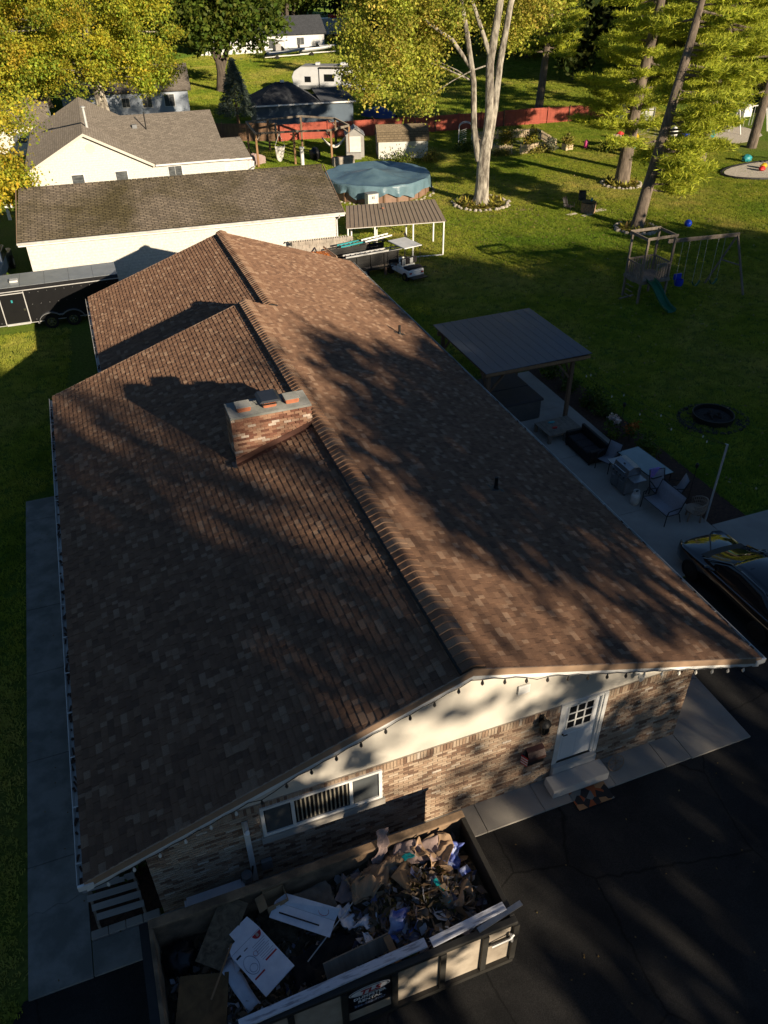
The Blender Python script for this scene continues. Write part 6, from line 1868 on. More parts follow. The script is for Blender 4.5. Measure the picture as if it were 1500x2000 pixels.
# ================================================================= boats on trailers
def boat(label, loc, rz, hull, L_=6.0, canopy=True):
    t = thing('motor_boat', label, 'boat', loc, rz)
    def fn(u, v):
        x = u * L_
        w_ = 1.05 * (1 - max(0, (u - .45) / .55) ** 2.2)
        a = (v - .5) * math.pi
        return (x, w_ * math.sin(a), .75 + .25 * u - .65 * (1 - .5 * u * u) * math.cos(a) ** .7 + .45)
    MB().grid(fn, 16, 12).build('hull', hull, t, smooth=True, fix=False, solid=.03)
    MB().grid(lambda u, v: (u * L_ * .98, (v - .5) * 2.0 * (1 - max(0, (u - .45) / .55) ** 2.2), 1.12 + .25 * u), 12, 2).build('deck', 'shedwhite', t)
    MB().prism([(2.6, -.85, 1.3), (3.4, -.7, 1.3), (2.9, -.75, 1.85), (2.6, -.75, 1.85)], (0, 1.6, 0)).build('windshield', 'glassdark', t)
    if canopy:
        MB().b2((1.6, -.85, 2.5), (3.3, .85, 2.62)).build('canopy', 'shedgrey', t, bevel=.04)
        for x in (1.7, 3.2):
            for y in (-.8, .8):
                MB().tube([(x, y, 1.2), (x, y, 2.5)], .03, 5).build('canopy_post', 'galv', t)
        MB().b2((1.65, -.83, 1.25), (2.6, .83, 2.2)).build('cabin_cover', 'shedgrey', t, bevel=.05)
    MB().b2((-.3, -.25, .9), (.0, .25, 1.7)).build('outboard', 'blackmetal', t, bevel=.05)
    MB().bar((-.2, -.5, .4), (L_ + .6, 0, .45), .08, .1).bar((-.2, .5, .4), (L_ + .6, 0, .45), .08, .1).build('trailer_frame', 'galv', t)
    for y in (-.95, .95):
        MB().tube([(1.8, y - .1, .3), (1.8, y + .1, .3)], .3, 14).build('wheel', 'rubber', t)
boat('dark blue and white boat with canopy on a trailer at the far lawn', (28.6, 137.2, 0), RAD(4), 'navy', 7.0)
boat('white open boat on a trailer right of the canopied boat', (35.2, 139.5, 0), RAD(2), 'rvwhite', 6.5, False)
# ================================================================= far houses and trailers
def simple_house(name, label, loc, rz, w_, d, h, rh, wall, roofm, wins=(), cat='house'):
    t = thing(name, label, cat, loc, rz)
    shell(t, w_, d, h, wall)
    roofslope(t, (-.4, -.4, h - .1), (w_ + .4, -.4, h - .1), (w_ + .4, d / 2, h + rh), (-.4, d / 2, h + rh), .15, roofm)
    roofslope(t, (w_ + .4, d + .4, h - .1), (-.4, d + .4, h - .1), (-.4, d / 2 + .002, h + rh), (w_ + .4, d / 2 + .002, h + rh), .15, roofm)
    for x in (.01, w_ - .13):
        MB().prism([(x, .1, h), (x, d - .1, h), (x, d / 2, h + rh - .18)], (.12, 0, 0)).build('gable_wall', wall, t)
    for x0, x1, z0, z1 in wins:
        window(t, x0, x1, z0, z1, 0, n=2)
    return t
simple_house('white_house', 'pale blue-white house half hidden behind the yellow maple', (-4.5, 93, 0), RAD(-6), 13.5, 8, 2.7, 2.0, 'houseblue', 'neighroof', ((1.2, 2.4, 1, 2.1), (6.2, 7.1, 1, 2.0), (8.4, 9.5, .9, 2.2), (10.8, 12.0, .9, 2.2)))
simple_house('ranch_house', 'grey-brown roofed house at the left edge behind the cream house', (-16.0, 77, 0), RAD(-4), 9.5, 9, 2.7, 2.2, 'vinyl', 'neighroof', ((3, 4.2, 1, 2), (6.5, 7.7, 1, 2)))
simple_house('white_cottage', 'white cottage with dark roof behind the parked boats', (19.5, 147, 0), RAD(-3), 22, 8, 2.8, 2.4, 'vinylwhite', 'darkroof', ((3, 4.4, 1, 2.2), (7, 8.2, 1, 2.2), (12, 13.4, .6, 2.2), (17, 18.4, 1, 2.2)))
for lab, loc, rz, w_, h in (('long white box trailer with red top beyond the parked boats', (43.5, 164.5, 0), RAD(-2), 8.5, 3.0), ('white box trailer in the distance behind the big pale-barked tree', (72.0, 136.3, 0), RAD(-13), 7.6, 3.4)):
    t = thing('box_trailer', lab, 'trailer', loc, rz)
    MB().b2((0, 0, .8), (w_, 2.6, h + .5)).build('body', 'rvwhite', t, bevel=.04)
    MB().b2((.1, .1, .55), (w_ - .1, 2.5, .799)).build('chassis', 'blackmetal', t)
    for x in (w_ * .7, w_ * .82):
        MB().tube([(x, -.03, .45), (x, .25, .45)], .45, 14).build('wheel', 'rubber', t)
    if 'red' in lab:
        MB().b2((w_ * .6, .2, h + .501), (w_ - .3, 2.3, h + 1.0)).build('red_top', 'plasred', t, bevel=.1)
        for k, mt in enumerate(('plasyellow', 'plasred', 'plasred', 'plasyellow')):
            lump('play_thing', ['yellow toy before the red-topped trailer', 'red toy before the red-topped trailer', 'second red toy before the red-topped trailer', 'rightmost toy before the red-topped trailer'][k], 'toy', mt, (47.0 + k * 1.7, 160.5, .6), (.6, .5, .6), k + 20)
# ================================================================= left edge: porch posts, dark pickup
t = thing('white_porch', 'white porch posts with roof at the left end of the cream house', 'porch', (-11.2, 54.5, 0), RAD(-2))
for x, y in ((0, 0), (1.3, 0), (0, 3.5), (1.3, 3.5)):
    MB().b2((x - .1, y - .1, 0), (x + .1, y + .1, 2.4)).build('post', 'whitetrim', t)
for y in (0, 3.5):
    MB().b2((-2.5, y - .08, 2.401), (1.5, y + .08, 2.6)).build('beam', 'whitetrim', t)
roofslope(t, (-2.6, -.3, 2.62), (1.7, -.3, 2.62), (1.7, 4.0, 3.0), (-2.6, 4.0, 3.0), .08, 'neighroof')
t = thing('pickup_truck', 'dark covered pickup truck between the garage and the left edge', 'pickup', (-10.9, 39.2, 0), RAD(85))
MB().prism([(0, -.95, .45), (5.3, -.95, .45), (5.3, -.95, .95), (3.9, -.95, 1.1), (3.3, -.95, 1.75), (1.7, -.95, 1.78), (1.6, -.95, 1.2), (0, -.95, 1.15)], (0, 1.9, 0)).build('body', 'navy', t, bevel=.08)
for s_ in (-.96, .96):
    MB().prism([(1.8, s_ - .005, 1.2), (3.7, s_ - .005, 1.2), (3.2, s_ - .005, 1.68), (1.85, s_ - .005, 1.7)], (0, .01, 0)).build('side_window', 'glassdark', t)
MB().face([(3.92, -.85, 1.13), (3.92, .85, 1.13), (3.34, .8, 1.74), (3.34, -.8, 1.74)]).build('windshield', 'glassdark', t, solid=.02)
for x in (.9, 4.3):
    for y in (-.95, .95):
        w_ = MB().tube([(x, y - .12, .38), (x, y + .12, .38)], .38, 18).build('wheel', 'rubber', t, smooth=True)
        MB().tube([(x, y - .13, .38), (x, y + .13, .38)], .2, 12).build('rim', 'galv', w_)
MB().bar((-9.9, 40.2, 0), (-10.6, 38.4, 1.0), .08, .1).build('red_beam', 'plasred', None, label='red metal beam leaning by the dark pickup at left edge', cat='beam')
# ================================================================= play area at the right edge
def toy(name, label, mat, x, y, r, seed, cat='toy', z=.03):
    lump(name, label, cat, mat, (x, y, z + r[2] * .9), r, seed)
toy('ride_on_toy', 'turquoise ride-on toy in the gravel play area', 'plasteal', 53.3, 57.6, (.75, .45, .45), 31)
toy('ride_on_toy', 'blue toy bucket seat in the gravel play area', 'plasblue', 51.3, 58.6, (.4, .35, .35), 32)
toy('ride_on_toy', 'white toy beside the blue one in the gravel play area', 'whitetrim', 50.3, 59.1, (.35, .35, .5), 33)
toy('toy_table', 'yellow sand toy under the pine branches', 'plasyellow', 46.0, 60.0, (.9, .5, .3), 34)
toy('toy_table', 'red toy next to the yellow sand toy', 'plasred', 45.2, 60.6, (.45, .35, .35), 35)
toy('toy_slide', 'green toddler slide behind the pine trunks', 'plasteal', 42.6, 55.6, (.7, .4, .5), 36)
toy('toy_slide', 'pink toy car beside the pine trunk', 'plaspink', 39.9, 58.2, (.2, .2, .4), 37)
toy('sand_toy', 'red toy truck inside the round sand pit', 'plasred', 48.3, 44.9, (.3, .2, .2), 38, z=.1)
toy('sand_toy', 'yellow digger inside the round sand pit', 'plasyellow', 49.0, 45.5, (.32, .2, .22), 39, z=.1)
toy('sand_toy', 'teal box toy at the rim of the sand pit', 'plasteal', 49.6, 48.2, (.45, .35, .3), 40)
t = thing('climbing_dome', 'pink and blue climbing frame in the round sand pit', 'climbing frame', (52.6, 45.2, .09))
for i, mt in enumerate(('plaspink', 'plasblue')):
    for k in range(3):
        a = k * math.pi / 3 + i * .5
        MB().tube([(1.6 * math.cos(a) * math.cos(q), 1.6 * math.sin(a) * math.cos(q), 1.5 * math.sin(q)) for q in [math.pi * j / 12 for j in range(13)]], .04, 6).build('arch_bar', mt, t)
t = thing('metal_swing_set', 'white metal swing frame standing behind the gravel play area', 'swing set', (57.0, 58.4, 0), .1)
for x in (0, 3.6):
    MB().tube([(x, -.8, 0), (x, 0, 2.3), (x, .8, 0)], .05, 6).build('frame_leg', 'whitetrim', t)
MB().tube([(-.1, 0, 2.3), (3.7, 0, 2.3)], .05, 6).build('top_bar', 'whitetrim', t)
for k in range(3):
    MB().tube([(.6 + k * 1.1, 0, 2.3), (.6 + k * 1.1, 0, .6), (1.0 + k * 1.1, 0, .6), (1.0 + k * 1.1, 0, 2.3)], .02, 5).build('swing_chain', 'galv', t)
MB().b2((.2, -.5, 1.5), (1.2, .5, 2.6)).build('play_panel', 'whitetrim', t)
t = thing('picnic_table', 'brown picnic table cluttered with toys behind the pine trunks', 'picnic table', (42.6, 57.6, 0), .2)
for k in range(5):
    MB().b2((-.9, -.37 + k * .15, .72), (.9, -.24 + k * .15, .76)).build('top_board', 'woodbrown', t)
for s_ in (-1, 1):
    MB().b2((-.9, s_ * .7 - .13, .42), (.9, s_ * .7 + .13, .46)).build('bench_board', 'woodbrown', t)
    MB().bar((s_ * .65, -.75, 0), (s_ * .65, -.2, .719), .09, .04).bar((s_ * .65, .75, 0), (s_ * .65, .2, .719), .09, .04).bar((s_ * .65, -.75, .39), (s_ * .65, .75, .39), .04, .06).build('leg_frame', 'woodbrown', t)
lump('garden_clutter', 'colourful clutter on the brown picnic table', 'toys', 'pinkpaper', (42.6, 57.6, .95), (.6, .3, .18), 44)
# ================================================================= vegetation
def quads(name, P, A, B, col, mat, parent=None, **tags):
    """one mesh of N leaf quads: centre P, half axes A and B (N,3), colour (N,3). Each leaf is folded along its midrib."""
    N = len(P)
    Nn = np.cross(A, B)
    Nn /= (np.linalg.norm(Nn, axis=1, keepdims=True) + 1e-9)
    fold = Nn * np.linalg.norm(B, axis=1, keepdims=True) * .35
    V = np.empty((N, 4, 3), np.float32)
    V[:, 0] = P - A
    V[:, 1] = P + B * .9 + fold - A * .1
    V[:, 2] = P + A
    V[:, 3] = P - B * .9 + fold - A * .1
    me = bpy.data.meshes.new(name)
    me.vertices.add(N * 4)
    me.vertices.foreach_set('co', V.ravel())
    me.loops.add(N * 4)
    me.loops.foreach_set('vertex_index', np.arange(N * 4, dtype=np.int32))
    me.polygons.add(N)
    me.polygons.foreach_set('loop_start', np.arange(0, N * 4, 4, dtype=np.int32))
    me.polygons.foreach_set('loop_total', np.full(N, 4, np.int32))
    ca = me.color_attributes.new('col', 'FLOAT_COLOR', 'CORNER')
    c4 = np.ones((N, 4, 4), np.float32)
    c4[:, :, :3] = col[:, None, :]
    ca.data.foreach_set('color', c4.ravel())
    me.materials.append(MAT[mat])
    me.update()
    me.validate()
    o = bpy.data.objects.new(name, me)
    COL.objects.link(o)
    o.parent = parent
    tag(o, **tags)
    return o

def unit(n):
    v = rng.normal(size=(n, 3))
    return v / (np.linalg.norm(v, axis=1, keepdims=True) + 1e-9)

def mixcol(n, pal, wts, jit=.18):
    pal = np.array(pal)
    idx = rng.choice(len(pal), n, p=np.array(wts) / sum(wts))
    c = pal[idx]
    nxt = pal[(idx + 1) % len(pal)]
    f = rng.random((n, 1)) * .5
    c = c * (1 - f) + nxt * f
    return np.clip(c * (1 + rng.normal(size=(n, 1)) * jit), .004, 1)

def clumps(lobes, nclump, shell=.55):
    """clump centres spread through lobes ((cx,cy,cz),(rx,ry,rz),weight)"""
    w_ = np.array([l[2] for l in lobes], float)
    idx = rng.choice(len(lobes), nclump, p=w_ / w_.sum())
    d = unit(nclump)
    r = shell + (1 - shell) * rng.random((nclump, 1)) ** .6
    C = np.array([lobes[i][0] for i in idx])
    R = np.array([lobes[i][1] for i in idx])
    return C + d * R * r, d

def leaf_cloud(name, parent, lobes, nclump, per, crad, lsize, pal, wts, mat='leaf', droop=.3, shell=.45, flat=.75, cols=None):
    cc, _ = clumps(lobes, nclump, shell)
    rad = crad * rng.uniform(.6, 1.35, (nclump, 1))
    N = nclump * per
    ci = np.repeat(np.arange(nclump), per)
    off = rng.normal(size=(N, 3)) * np.array([1, 1, flat]) * rad[ci] * .55
    P = cc[ci] + off
    P[:, 2] -= droop * np.abs(off[:, 0] + off[:, 1]) * .5
    s = lsize * rng.uniform(.5, 1.5, (N, 1))
    nrm = unit(N) + np.array([0, 0, .5])
    nrm /= np.linalg.norm(nrm, axis=1, keepdims=True)
    a = np.cross(nrm, unit(N))
    a /= np.linalg.norm(a, axis=1, keepdims=True) + 1e-9
    b = np.cross(nrm, a)
    col = mixcol(N, pal, wts)
    tint = rng.uniform(.68, 1.25, (nclump, 1))
    pali = np.array(pal)[rng.choice(len(pal), nclump, p=np.array(wts) / sum(wts))]
    col = (col * .6 + pali[ci] * .4) * tint[ci]
    return quads(name, P, a * s, b * s * .75, col, mat, parent), cc

def trunk(parent, path, radii, bark, limbs=(), n=12, nm='trunk'):
    b = MB()
    b.tube(path, radii, n)
    for pth, rr_ in limbs:
        b.tube(pth, rr_, 7)
    return b.build(nm, bark, parent, smooth=True, fix=False)

def limbs_to(cc, base_pts, k, r0=.12, bend=.25, origin=(0, 0, 0)):
    """limbs from points on the trunk to some clump centres"""
    out = []
    idx = rng.choice(len(cc), min(k, len(cc)), replace=False)
    for i in idx:
        e = Vector(cc[i])
        s = min((Vector(p) for p in base_pts if p[2] < e.z - .3 or p == base_pts[0]), key=lambda p: (p - e).length)
        m_ = s.lerp(e, .5) + Vector((random.uniform(-.4, .4), random.uniform(-.4, .4), bend * (e - s).length * .35))
        q1 = s.lerp(m_, .5) + Vector((0, 0, .1))
        out.append(([s, q1, m_, e], [r0, r0 * .75, r0 * .5, r0 * .15]))
    return out

YEL = [(0.62, 0.50, 0.04), (0.52, 0.48, 0.045), (0.34, 0.44, 0.045), (0.18, 0.29, 0.03), (0.60, 0.36, 0.04)]
MIX = [(0.17, 0.20, 0.022), (0.10, 0.15, 0.018), (0.32, 0.27, 0.03), (0.42, 0.26, 0.03), (0.22, 0.20, 0.03)]
GRN = [(0.07, 0.125, 0.016), (0.10, 0.16, 0.02), (0.16, 0.19, 0.025), (0.05, 0.085, 0.014), (0.24, 0.22, 0.03)]
DRK = [(0.035, 0.06, 0.013), (0.055, 0.085, 0.016), (0.025, 0.045, 0.012), (0.11, 0.12, 0.02)]

# ---- big yellow maple behind the cream house
t = thing('maple_tree', 'large yellow-gold maple rising behind the cream house', 'tree', (-1.0, 80.5, 0))
lob = [((-1.5, -1, 12), (8.5, 6.5, 6.5), 3), ((4.0, -2.0, 9.7), (4.8, 4.5, 4.6), 1.5), ((-6.5, -2.0, 9.5), (5.5, 5, 5), 1.6), ((0, 1, 17.5), (7, 6, 4.5), 1.3), ((-10, 0, 14), (5, 5, 6), 1.2), ((3.2, -3.5, 6.8), (3.8, 3.0, 2.2), .6), ((-3, -4.5, 7.0), (4.5, 3.0, 2.6), .7)]
o_, cc = leaf_cloud('crown', t, lob, 400, 290, .95, .105, YEL, (2.2, 3, 4, 3.6, .9))
pth = [(0, 0, 0), (.1, 0, 2.5), (-.1, .1, 5), (0, .2, 8), (.2, .2, 12), (0, 0, 16)]
trunk(t, pth, [.75, .58, .52, .42, .26, .1], 'barkpale', limbs_to(cc, pth[2:], 44, .17))
# ---- nearer maple off the left edge, its boughs hanging over the garage
t = thing('maple_tree', 'yellow maple boughs reaching in from the left edge over the garage', 'tree', (-15.5, 45.0, 0))
lob = [((1.0, 0, 9.5), (5.2, 5, 4.5), 3), ((5.5, 1, 8.4), (2.6, 3, 3.6), 1.4), ((6.2, -1.0, 5.2), (1.4, 2.0, 1.7), .7), ((7.2, -.5, 4.3), (1.2, 1.6, .8), .35), ((7.9, 5.0, 7.2), (2.0, 2.5, 1.0), .35), ((2, 6, 11), (5, 5, 5), 1.4)]
o_, cc = leaf_cloud('crown', t, lob, 330, 130, .85, .088, YEL, (3.5, 3, 3.6, 1.6, 2))
pth = [(0, 0, 0), (0, .1, 2.5), (.3, .1, 5), (.6, 0, 8), (.5, 0, 12)]
trunk(t, pth, [.5, .4, .35, .25, .08], 'bark', limbs_to(cc, pth[1:], 26, .09))
# ---- green trees left of centre
for i, (x, y, lab, h, pal, wts, n) in enumerate(((15.5, 107, 'dark green maple with forked trunk above the spruce', 17, GRN, (3, 3, 2, 2.5, .6), 520), (4.5, 118, 'shaded green tree between maple and forked tree', 17, DRK, (3, 3, 2, 1.5), 300),
                                           (24, 150, 'yellow-green tree behind the white cottage', 18, GRN, (2, 3, 3, 1, 1.4), 320), (38, 158, 'tall green tree above the parked boats', 19, GRN, (3, 3, 2, 2, 1), 320))):
    t = thing('maple_tree', lab, 'tree', (x, y, 0), 0, 'green trees at the far lawn')
    lob = [((0, 0, h * .62), (6.2, 5.5, h * .30), 3), ((-3.5, -1, h * .48), (4, 4, 3.5), 1), ((4, -1.5, h * .50), (4.2, 4, 3.6), 1), ((0, -2, h * .8), (5, 4.5, 4), 1)]
    o_, cc = leaf_cloud('crown', t, lob, n, 48, 1.35, .27, pal, wts)
    pth = [(0, 0, 0), (.2, 0, 2.2), (.0, 0, 4.2), (.4, 0, 7.5), (.2, 0, h * .75)]
    fork = [([(.2, 0, 2.2), (1.3, -.1, 4.8), (2.6, 0, 8.5)], [.42, .3, .1]), ([(.1, 0, 3.0), (-1.4, 0, 6.0), (-2.6, 0, 9)], [.35, .22, .08])]
    trunk(t, pth, [.75, .55, .45, .3, .1], 'bark', fork + limbs_to(cc, pth[2:], 12, .14))
# ---- the big pale-barked tree in the middle of the lawn
t = thing('silver_maple', 'big pale-barked tree with several tall stems on the sunny lawn', 'tree', (22.75, 45.2, 0))
lob = [((-6.0, 3.0, 11.2), (3.6, 3.2, 3.4), 2.6), ((-4.2, 3.5, 8.9), (2.4, 2.6, 2.9), 1.2), ((-7.3, 2.0, 9.2), (2.4, 2.4, 2.2), .9), ((-3.0, 2.5, 14), (4.5, 4, 4), 1.8), ((4.8, 3.0, 13.5), (3.8, 3.4, 3.2), 1.6), ((3.6, 4.2, 11.2), (2.6, 2.4, 1.6), .6), ((1, 1, 17.5), (5.5, 5, 3.5), 1.5)]
MIX2 = [(0.40, 0.45, 0.055), (0.50, 0.50, 0.07), (0.24, 0.33, 0.04), (0.55, 0.44, 0.08), (0.52, 0.35, 0.08)]
o_, cc = leaf_cloud('crown', t, lob, 430, 150, .85, .09, MIX2, (3, 3, 2.5, 1.6, 1.2), droop=.9)
b = MB()
b.tube([(0, 0, -.1), (0, 0, .5), (.02, 0, 1.6), (.0, 0, 3.0), (.08, 0, 4.0), (.15, 0, 4.9)], [.74, .54, .47, .46, .42, .2], 18)
stems = [([(.10, 0, 3.4), (.25, 0, 6), (.1, .1, 9), (.55, .1, 12.4), (1.1, 0, 16)], [.34, .31, .27, .24, .12]),
         ([(.30, 0, 3.8), (.70, .2, 6.2), (.95, .3, 9), (1.5, .4, 12.3), (2.3, .4, 16)], [.28, .26, .23, .20, .1]),
         ([(-.35, .1, 3.0), (-.75, .3, 5.2), (-.9, .4, 8), (-1.5, .6, 11), (-2.2, .9, 14)], [.23, .21, .19, .16, .08]),
         ([(-.95, .4, 8.6), (-2.2, 1.2, 10.4), (-4.0, 2.2, 11.6), (-6, 3, 12.2)], [.14, .12, .09, .04]),
         ([(.2, .05, 9.2), (-.5, .4, 11), (-1.4, .8, 13.2)], [.17, .14, .08])]
for p_, r_ in stems:
    b.tube(p_, r_, 11)
base = [p for s_ in stems for p in s_[0][2:]]
for p_, r_ in limbs_to(cc, base, 14, .055, .1):
    b.tube(p_, r_, 6)
b.build('trunk', 'barkpale', t, smooth=True, fix=False)

# ---- pines
PIN = [(0.50, 0.54, 0.05), (0.38, 0.45, 0.045), (0.60, 0.57, 0.06), (0.24, 0.32, 0.032)]
def pine(label, loc, path, radii, z0, z1, nb, rmax, twig=60, needle=.24, extra=(), az=None):
    t = thing('pine_tree', label, 'tree', loc, 0)
    path = [Vector(p) for p in path]
    def at_z(z):
        for a, c in zip(path, path[1:]):
            if a.z <= z <= c.z:
                return a.lerp(c, (z - a.z) / (c.z - a.z))
        return path[-1]
    b = MB()
    b.tube(path, radii, 12)
    P, A, B, Cc = [], [], [], []
    for k in range(nb + len(extra)):
        f = min(1, (k + random.random()) / nb)
        z = z0 + (z1 - z0) * f
        L_ = rmax * (.55 + .45 * math.sin(math.pi * min(1, .25 + f * .8))) * random.uniform(.6, 1.1)
        a = random.uniform(0, 2 * math.pi) if az is None else random.gauss(*az)
        if k >= nb:
            z, a, L_ = extra[k - nb]
        s = at_z(z)
        d = Vector((math.cos(a), math.sin(a), 0))
        side = Vector((-d.y, d.x, 0))
        up = random.uniform(-.08, .22)
        tip = s + d * L_ + Vector((0, 0, up * L_))
        mid = s.lerp(tip, .5) + Vector((0, 0, -.06 * L_)) + side * random.uniform(-.2, .2)
        b.tube([s, mid, tip], [.05 + .012 * L_, .035, .012], 5)
        for j in range(int(twig * L_ / rmax)):
            q = .28 + .72 * random.random() ** .75
            base = (s.lerp(mid, q * 2) if q < .5 else mid.lerp(tip, q * 2 - 1))
            w_ = (1.05 - q * .55) * .38 * L_
            c = base + side * random.uniform(-w_, w_) + Vector((0, 0, random.uniform(-.06, .20)))
            n = 18
            dirs = unit(n) * np.array([1.1, 1.1, .8]) + np.array([d.x * .6, d.y * .6, .3])
            dirs /= np.linalg.norm(dirs, axis=1, keepdims=True)
            ln = needle * rng.uniform(.7, 1.25, (n, 1))
            pc_ = np.array(c) + rng.normal(size=(n, 3)) * np.array([.17, .17, .07]) + dirs * ln * .5
            sd = np.cross(dirs, unit(n))
            sd /= np.linalg.norm(sd, axis=1, keepdims=True) + 1e-9
            P.append(pc_); A.append(dirs * ln); B.append(sd * needle * .13)
            Cc.append(mixcol(n, PIN, (3, 3, 1.8, 2)) * random.uniform(.75, 1.2))
    b.build('trunk', 'barkpine', t, smooth=True, fix=False)
    quads('needles', np.concatenate(P), np.concatenate(A), np.concatenate(B), np.concatenate(Cc), 'needle', t)
    return t
pine('straight pine with thick bare trunk in a stone ring', (35.35, 45.85, 0), [(0, 0, -.1), (.2, .2, 3), (.7, .5, 7), (1.4, .7, 12), (2, 1, 18)], [.62, .46, .40, .30, .12], 3.6, 17, 40, 4.4, extra=((4.6, 3.3, 3.0), (5.2, 3.0, 3.2), (3.4, 3.6, 2.6), (5.8, 2.6, 3.4), (4.4, -.5, 3.2), (6.4, -.3, 3.6)))
pine('leaning pine with heavy boughs over the play set lawn', (29.55, 35.6, 0), [(0, 0, -.1), (.75, .5, 2.6), (1.7, 1.0, 6), (3.0, 1.8, 10.5), (4.2, 2.4, 16)], [.44, .36, .31, .26, .1], 3.4, 15, 46, 4.6, az=(-.1, .95), extra=((2.7, -.15, 3.6), (3.1, -.5, 3.8), (3.5, .25, 4.0), (3.3, -.9, 3.0), (4.1, .0, 4.4), (2.4, -.35, 2.8), (4.6, -.3, 4.6), (5.2, 2.9, 3.4)))
pine('slim pine just behind the leaning pine', (38.6, 50.0, 0), [(0, 0, -.1), (.2, .0, 4), (1.0, .3, 9), (1.6, .4, 17)], [.42, .36, .28, .1], 5.0, 17, 40, 4.8)
pine('broad pine filling the upper right corner', (44.0, 47.5, 0), [(0, 0, -.1), (.1, 0, 4), (.3, .3, 9), (.5, .4, 18)], [.45, .38, .3, .1], 6.2, 17, 76, 5.6, 60)
pine('pine with reddish trunk behind the sand pit', (54.0, 52.6, 0), [(0, 0, -.1), (.2, 0, 4), (.5, .3, 9), (.7, .4, 17)], [.45, .38, .3, .1], 4.6, 16.5, 54, 5.2, 54)
pine('pine rising behind the tudor shed', (55.5, 72.5, 0), [(0, 0, -.1), (.2, 0, 4), (.5, .3, 9), (.7, .4, 18)], [.5, .4, .3, .1], 3.6, 17, 56, 5.6, 40, .32)
pine('shaded pine left of the tudor shed', (46.5, 78.5, 0), [(0, 0, -.1), (.2, 0, 4), (.5, .3, 9), (.7, .4, 18)], [.5, .4, .3, .1], 5.4, 18, 52, 5.0, 40, .32)
# ---- small blue spruce
t = thing('spruce_tree', 'small blue-green spruce in front of the blue outbuilding', 'tree', (11.6, 77.6, 0))
MB().tube([(0, 0, 0), (0, 0, 2.2), (0, 0, 6.0)], [.16, .13, .03], 8).build('trunk', 'cedar', t)
P, A, B, Cc = [], [], [], []
for k in range(520):
    z = 2.0 + 4.6 * random.random() ** 1.2
    r = (6.7 - z) / 4.7 * 1.9 * (.35 + .65 * random.random() ** .5)
    a = random.uniform(0, 6.283)
    d = np.array([math.cos(a), math.sin(a), -.15])
    n = 12
    dirs = unit(n) * .7 + d
    dirs /= np.linalg.norm(dirs, axis=1, keepdims=True)
    sd = np.cross(dirs, unit(n)); sd /= np.linalg.norm(sd, axis=1, keepdims=True) + 1e-9
    P.append(np.array([r * math.cos(a), r * math.sin(a), z]) + rng.normal(size=(n, 3)) * .12); A.append(dirs * .2); B.append(sd * .045)
    Cc.append(mixcol(n, [(0.13, 0.17, 0.14), (0.09, 0.13, 0.105), (0.19, 0.23, 0.18)], (2, 2, 1)))
quads('needles', np.concatenate(P), np.concatenate(A), np.concatenate(B), np.concatenate(Cc), 'needle', t)
# ---- far belt of trees closing the view: three kinds, copied
far = []
for i, (pal, wts) in enumerate(((DRK, (3, 3, 2, 1.2)), (GRN, (3, 2, 2, 3, .6)), (MIX, (2, 3, 1.5, .8, 1.5)))):
    t = thing('far_tree', 'far tree', 'tree', (0, 0, 0))
    lob = [((0, 0, 9), (6, 6, 5), 3), ((-3, 1, 5.5), (4.2, 4, 3.4), 1.2), ((3.4, -1, 5.6), (4.2, 4, 3.4), 1.2), ((0, 0, 13.5), (4.4, 4.4, 3.2), 1)]
    o_, cc = leaf_cloud('crown', t, lob, 230, 34, 1.7, .42, pal, wts)
    pth = [(0, 0, 0), (.2, 0, 4), (0, .2, 8), (0, 0, 13)]
    trunk(t, pth, [.45, .35, .25, .06], 'bark', limbs_to(cc, pth[1:], 8, .12), 8)
    far.append(t)
spots = [(8, 168, 0), (20, 176, 1), (33, 184, 0), (45, 190, 2), (58, 176, 0), (66, 168, 1), (76, 176, 0), (87, 160, 2), (98, 170, 0), (60, 150, 0), (84, 148, 1), (96, 140, 0), (108, 150, 2), (118, 138, 0), (92, 118, 0), (104, 112, 1), (112, 124, 0), (120, 108, 2), (-6, 150, 0), (-14, 135, 1), (2, 142, 0), (-18, 118, 2), (12, 200, 0), (30, 208, 1), (50, 212, 0), (72, 205, 2), (95, 200, 0), (120, 185, 1), (140, 165, 0), (135, 140, 1), (86, 92, 0), (96, 98, 1), (76, 84, 2), (78, 104, 0), (68, 120, 2), (58, 132, 1), (-9, 104, 0), (62, 96, 0), (78, 56, 0), (76, 70, 1), (90, 66, 0), (88, 48, 0)]
used = {}
FARL = []
for i, (x, y, k) in enumerate(spots):
    r = far[k] if k not in used else copy_tree(far[k])
    used[k] = 1
    r.location = (x, y, 0)
    r.rotation_euler = (0, 0, random.uniform(0, 6.28))
    s_ = random.uniform(.95, 1.35)
    r.scale = (s_, s_, s_ * random.uniform(.95, 1.15))
    r['group'] = ['dark trees of the far belt', 'green trees of the far belt', 'yellowing trees of the far belt'][k]
    FARL.append((math.atan2(x - CAM.x, y - CAM.y), k, r))
NUM = 'first second third fourth fifth sixth seventh eighth ninth tenth eleventh twelfth thirteenth fourteenth fifteenth sixteenth seventeenth eighteenth nineteenth twentieth twenty-first twenty-second twenty-third twenty-fourth twenty-fifth'.split()
c_ = [0, 0, 0]
for a_, k, r in sorted(FARL, key=lambda q: q[0]):
    r['label'] = '%s tree, %s of its colour from the left in the far belt' % (('dense dark', 'mid green', 'yellowing')[k], NUM[c_[k]])
    c_[k] += 1
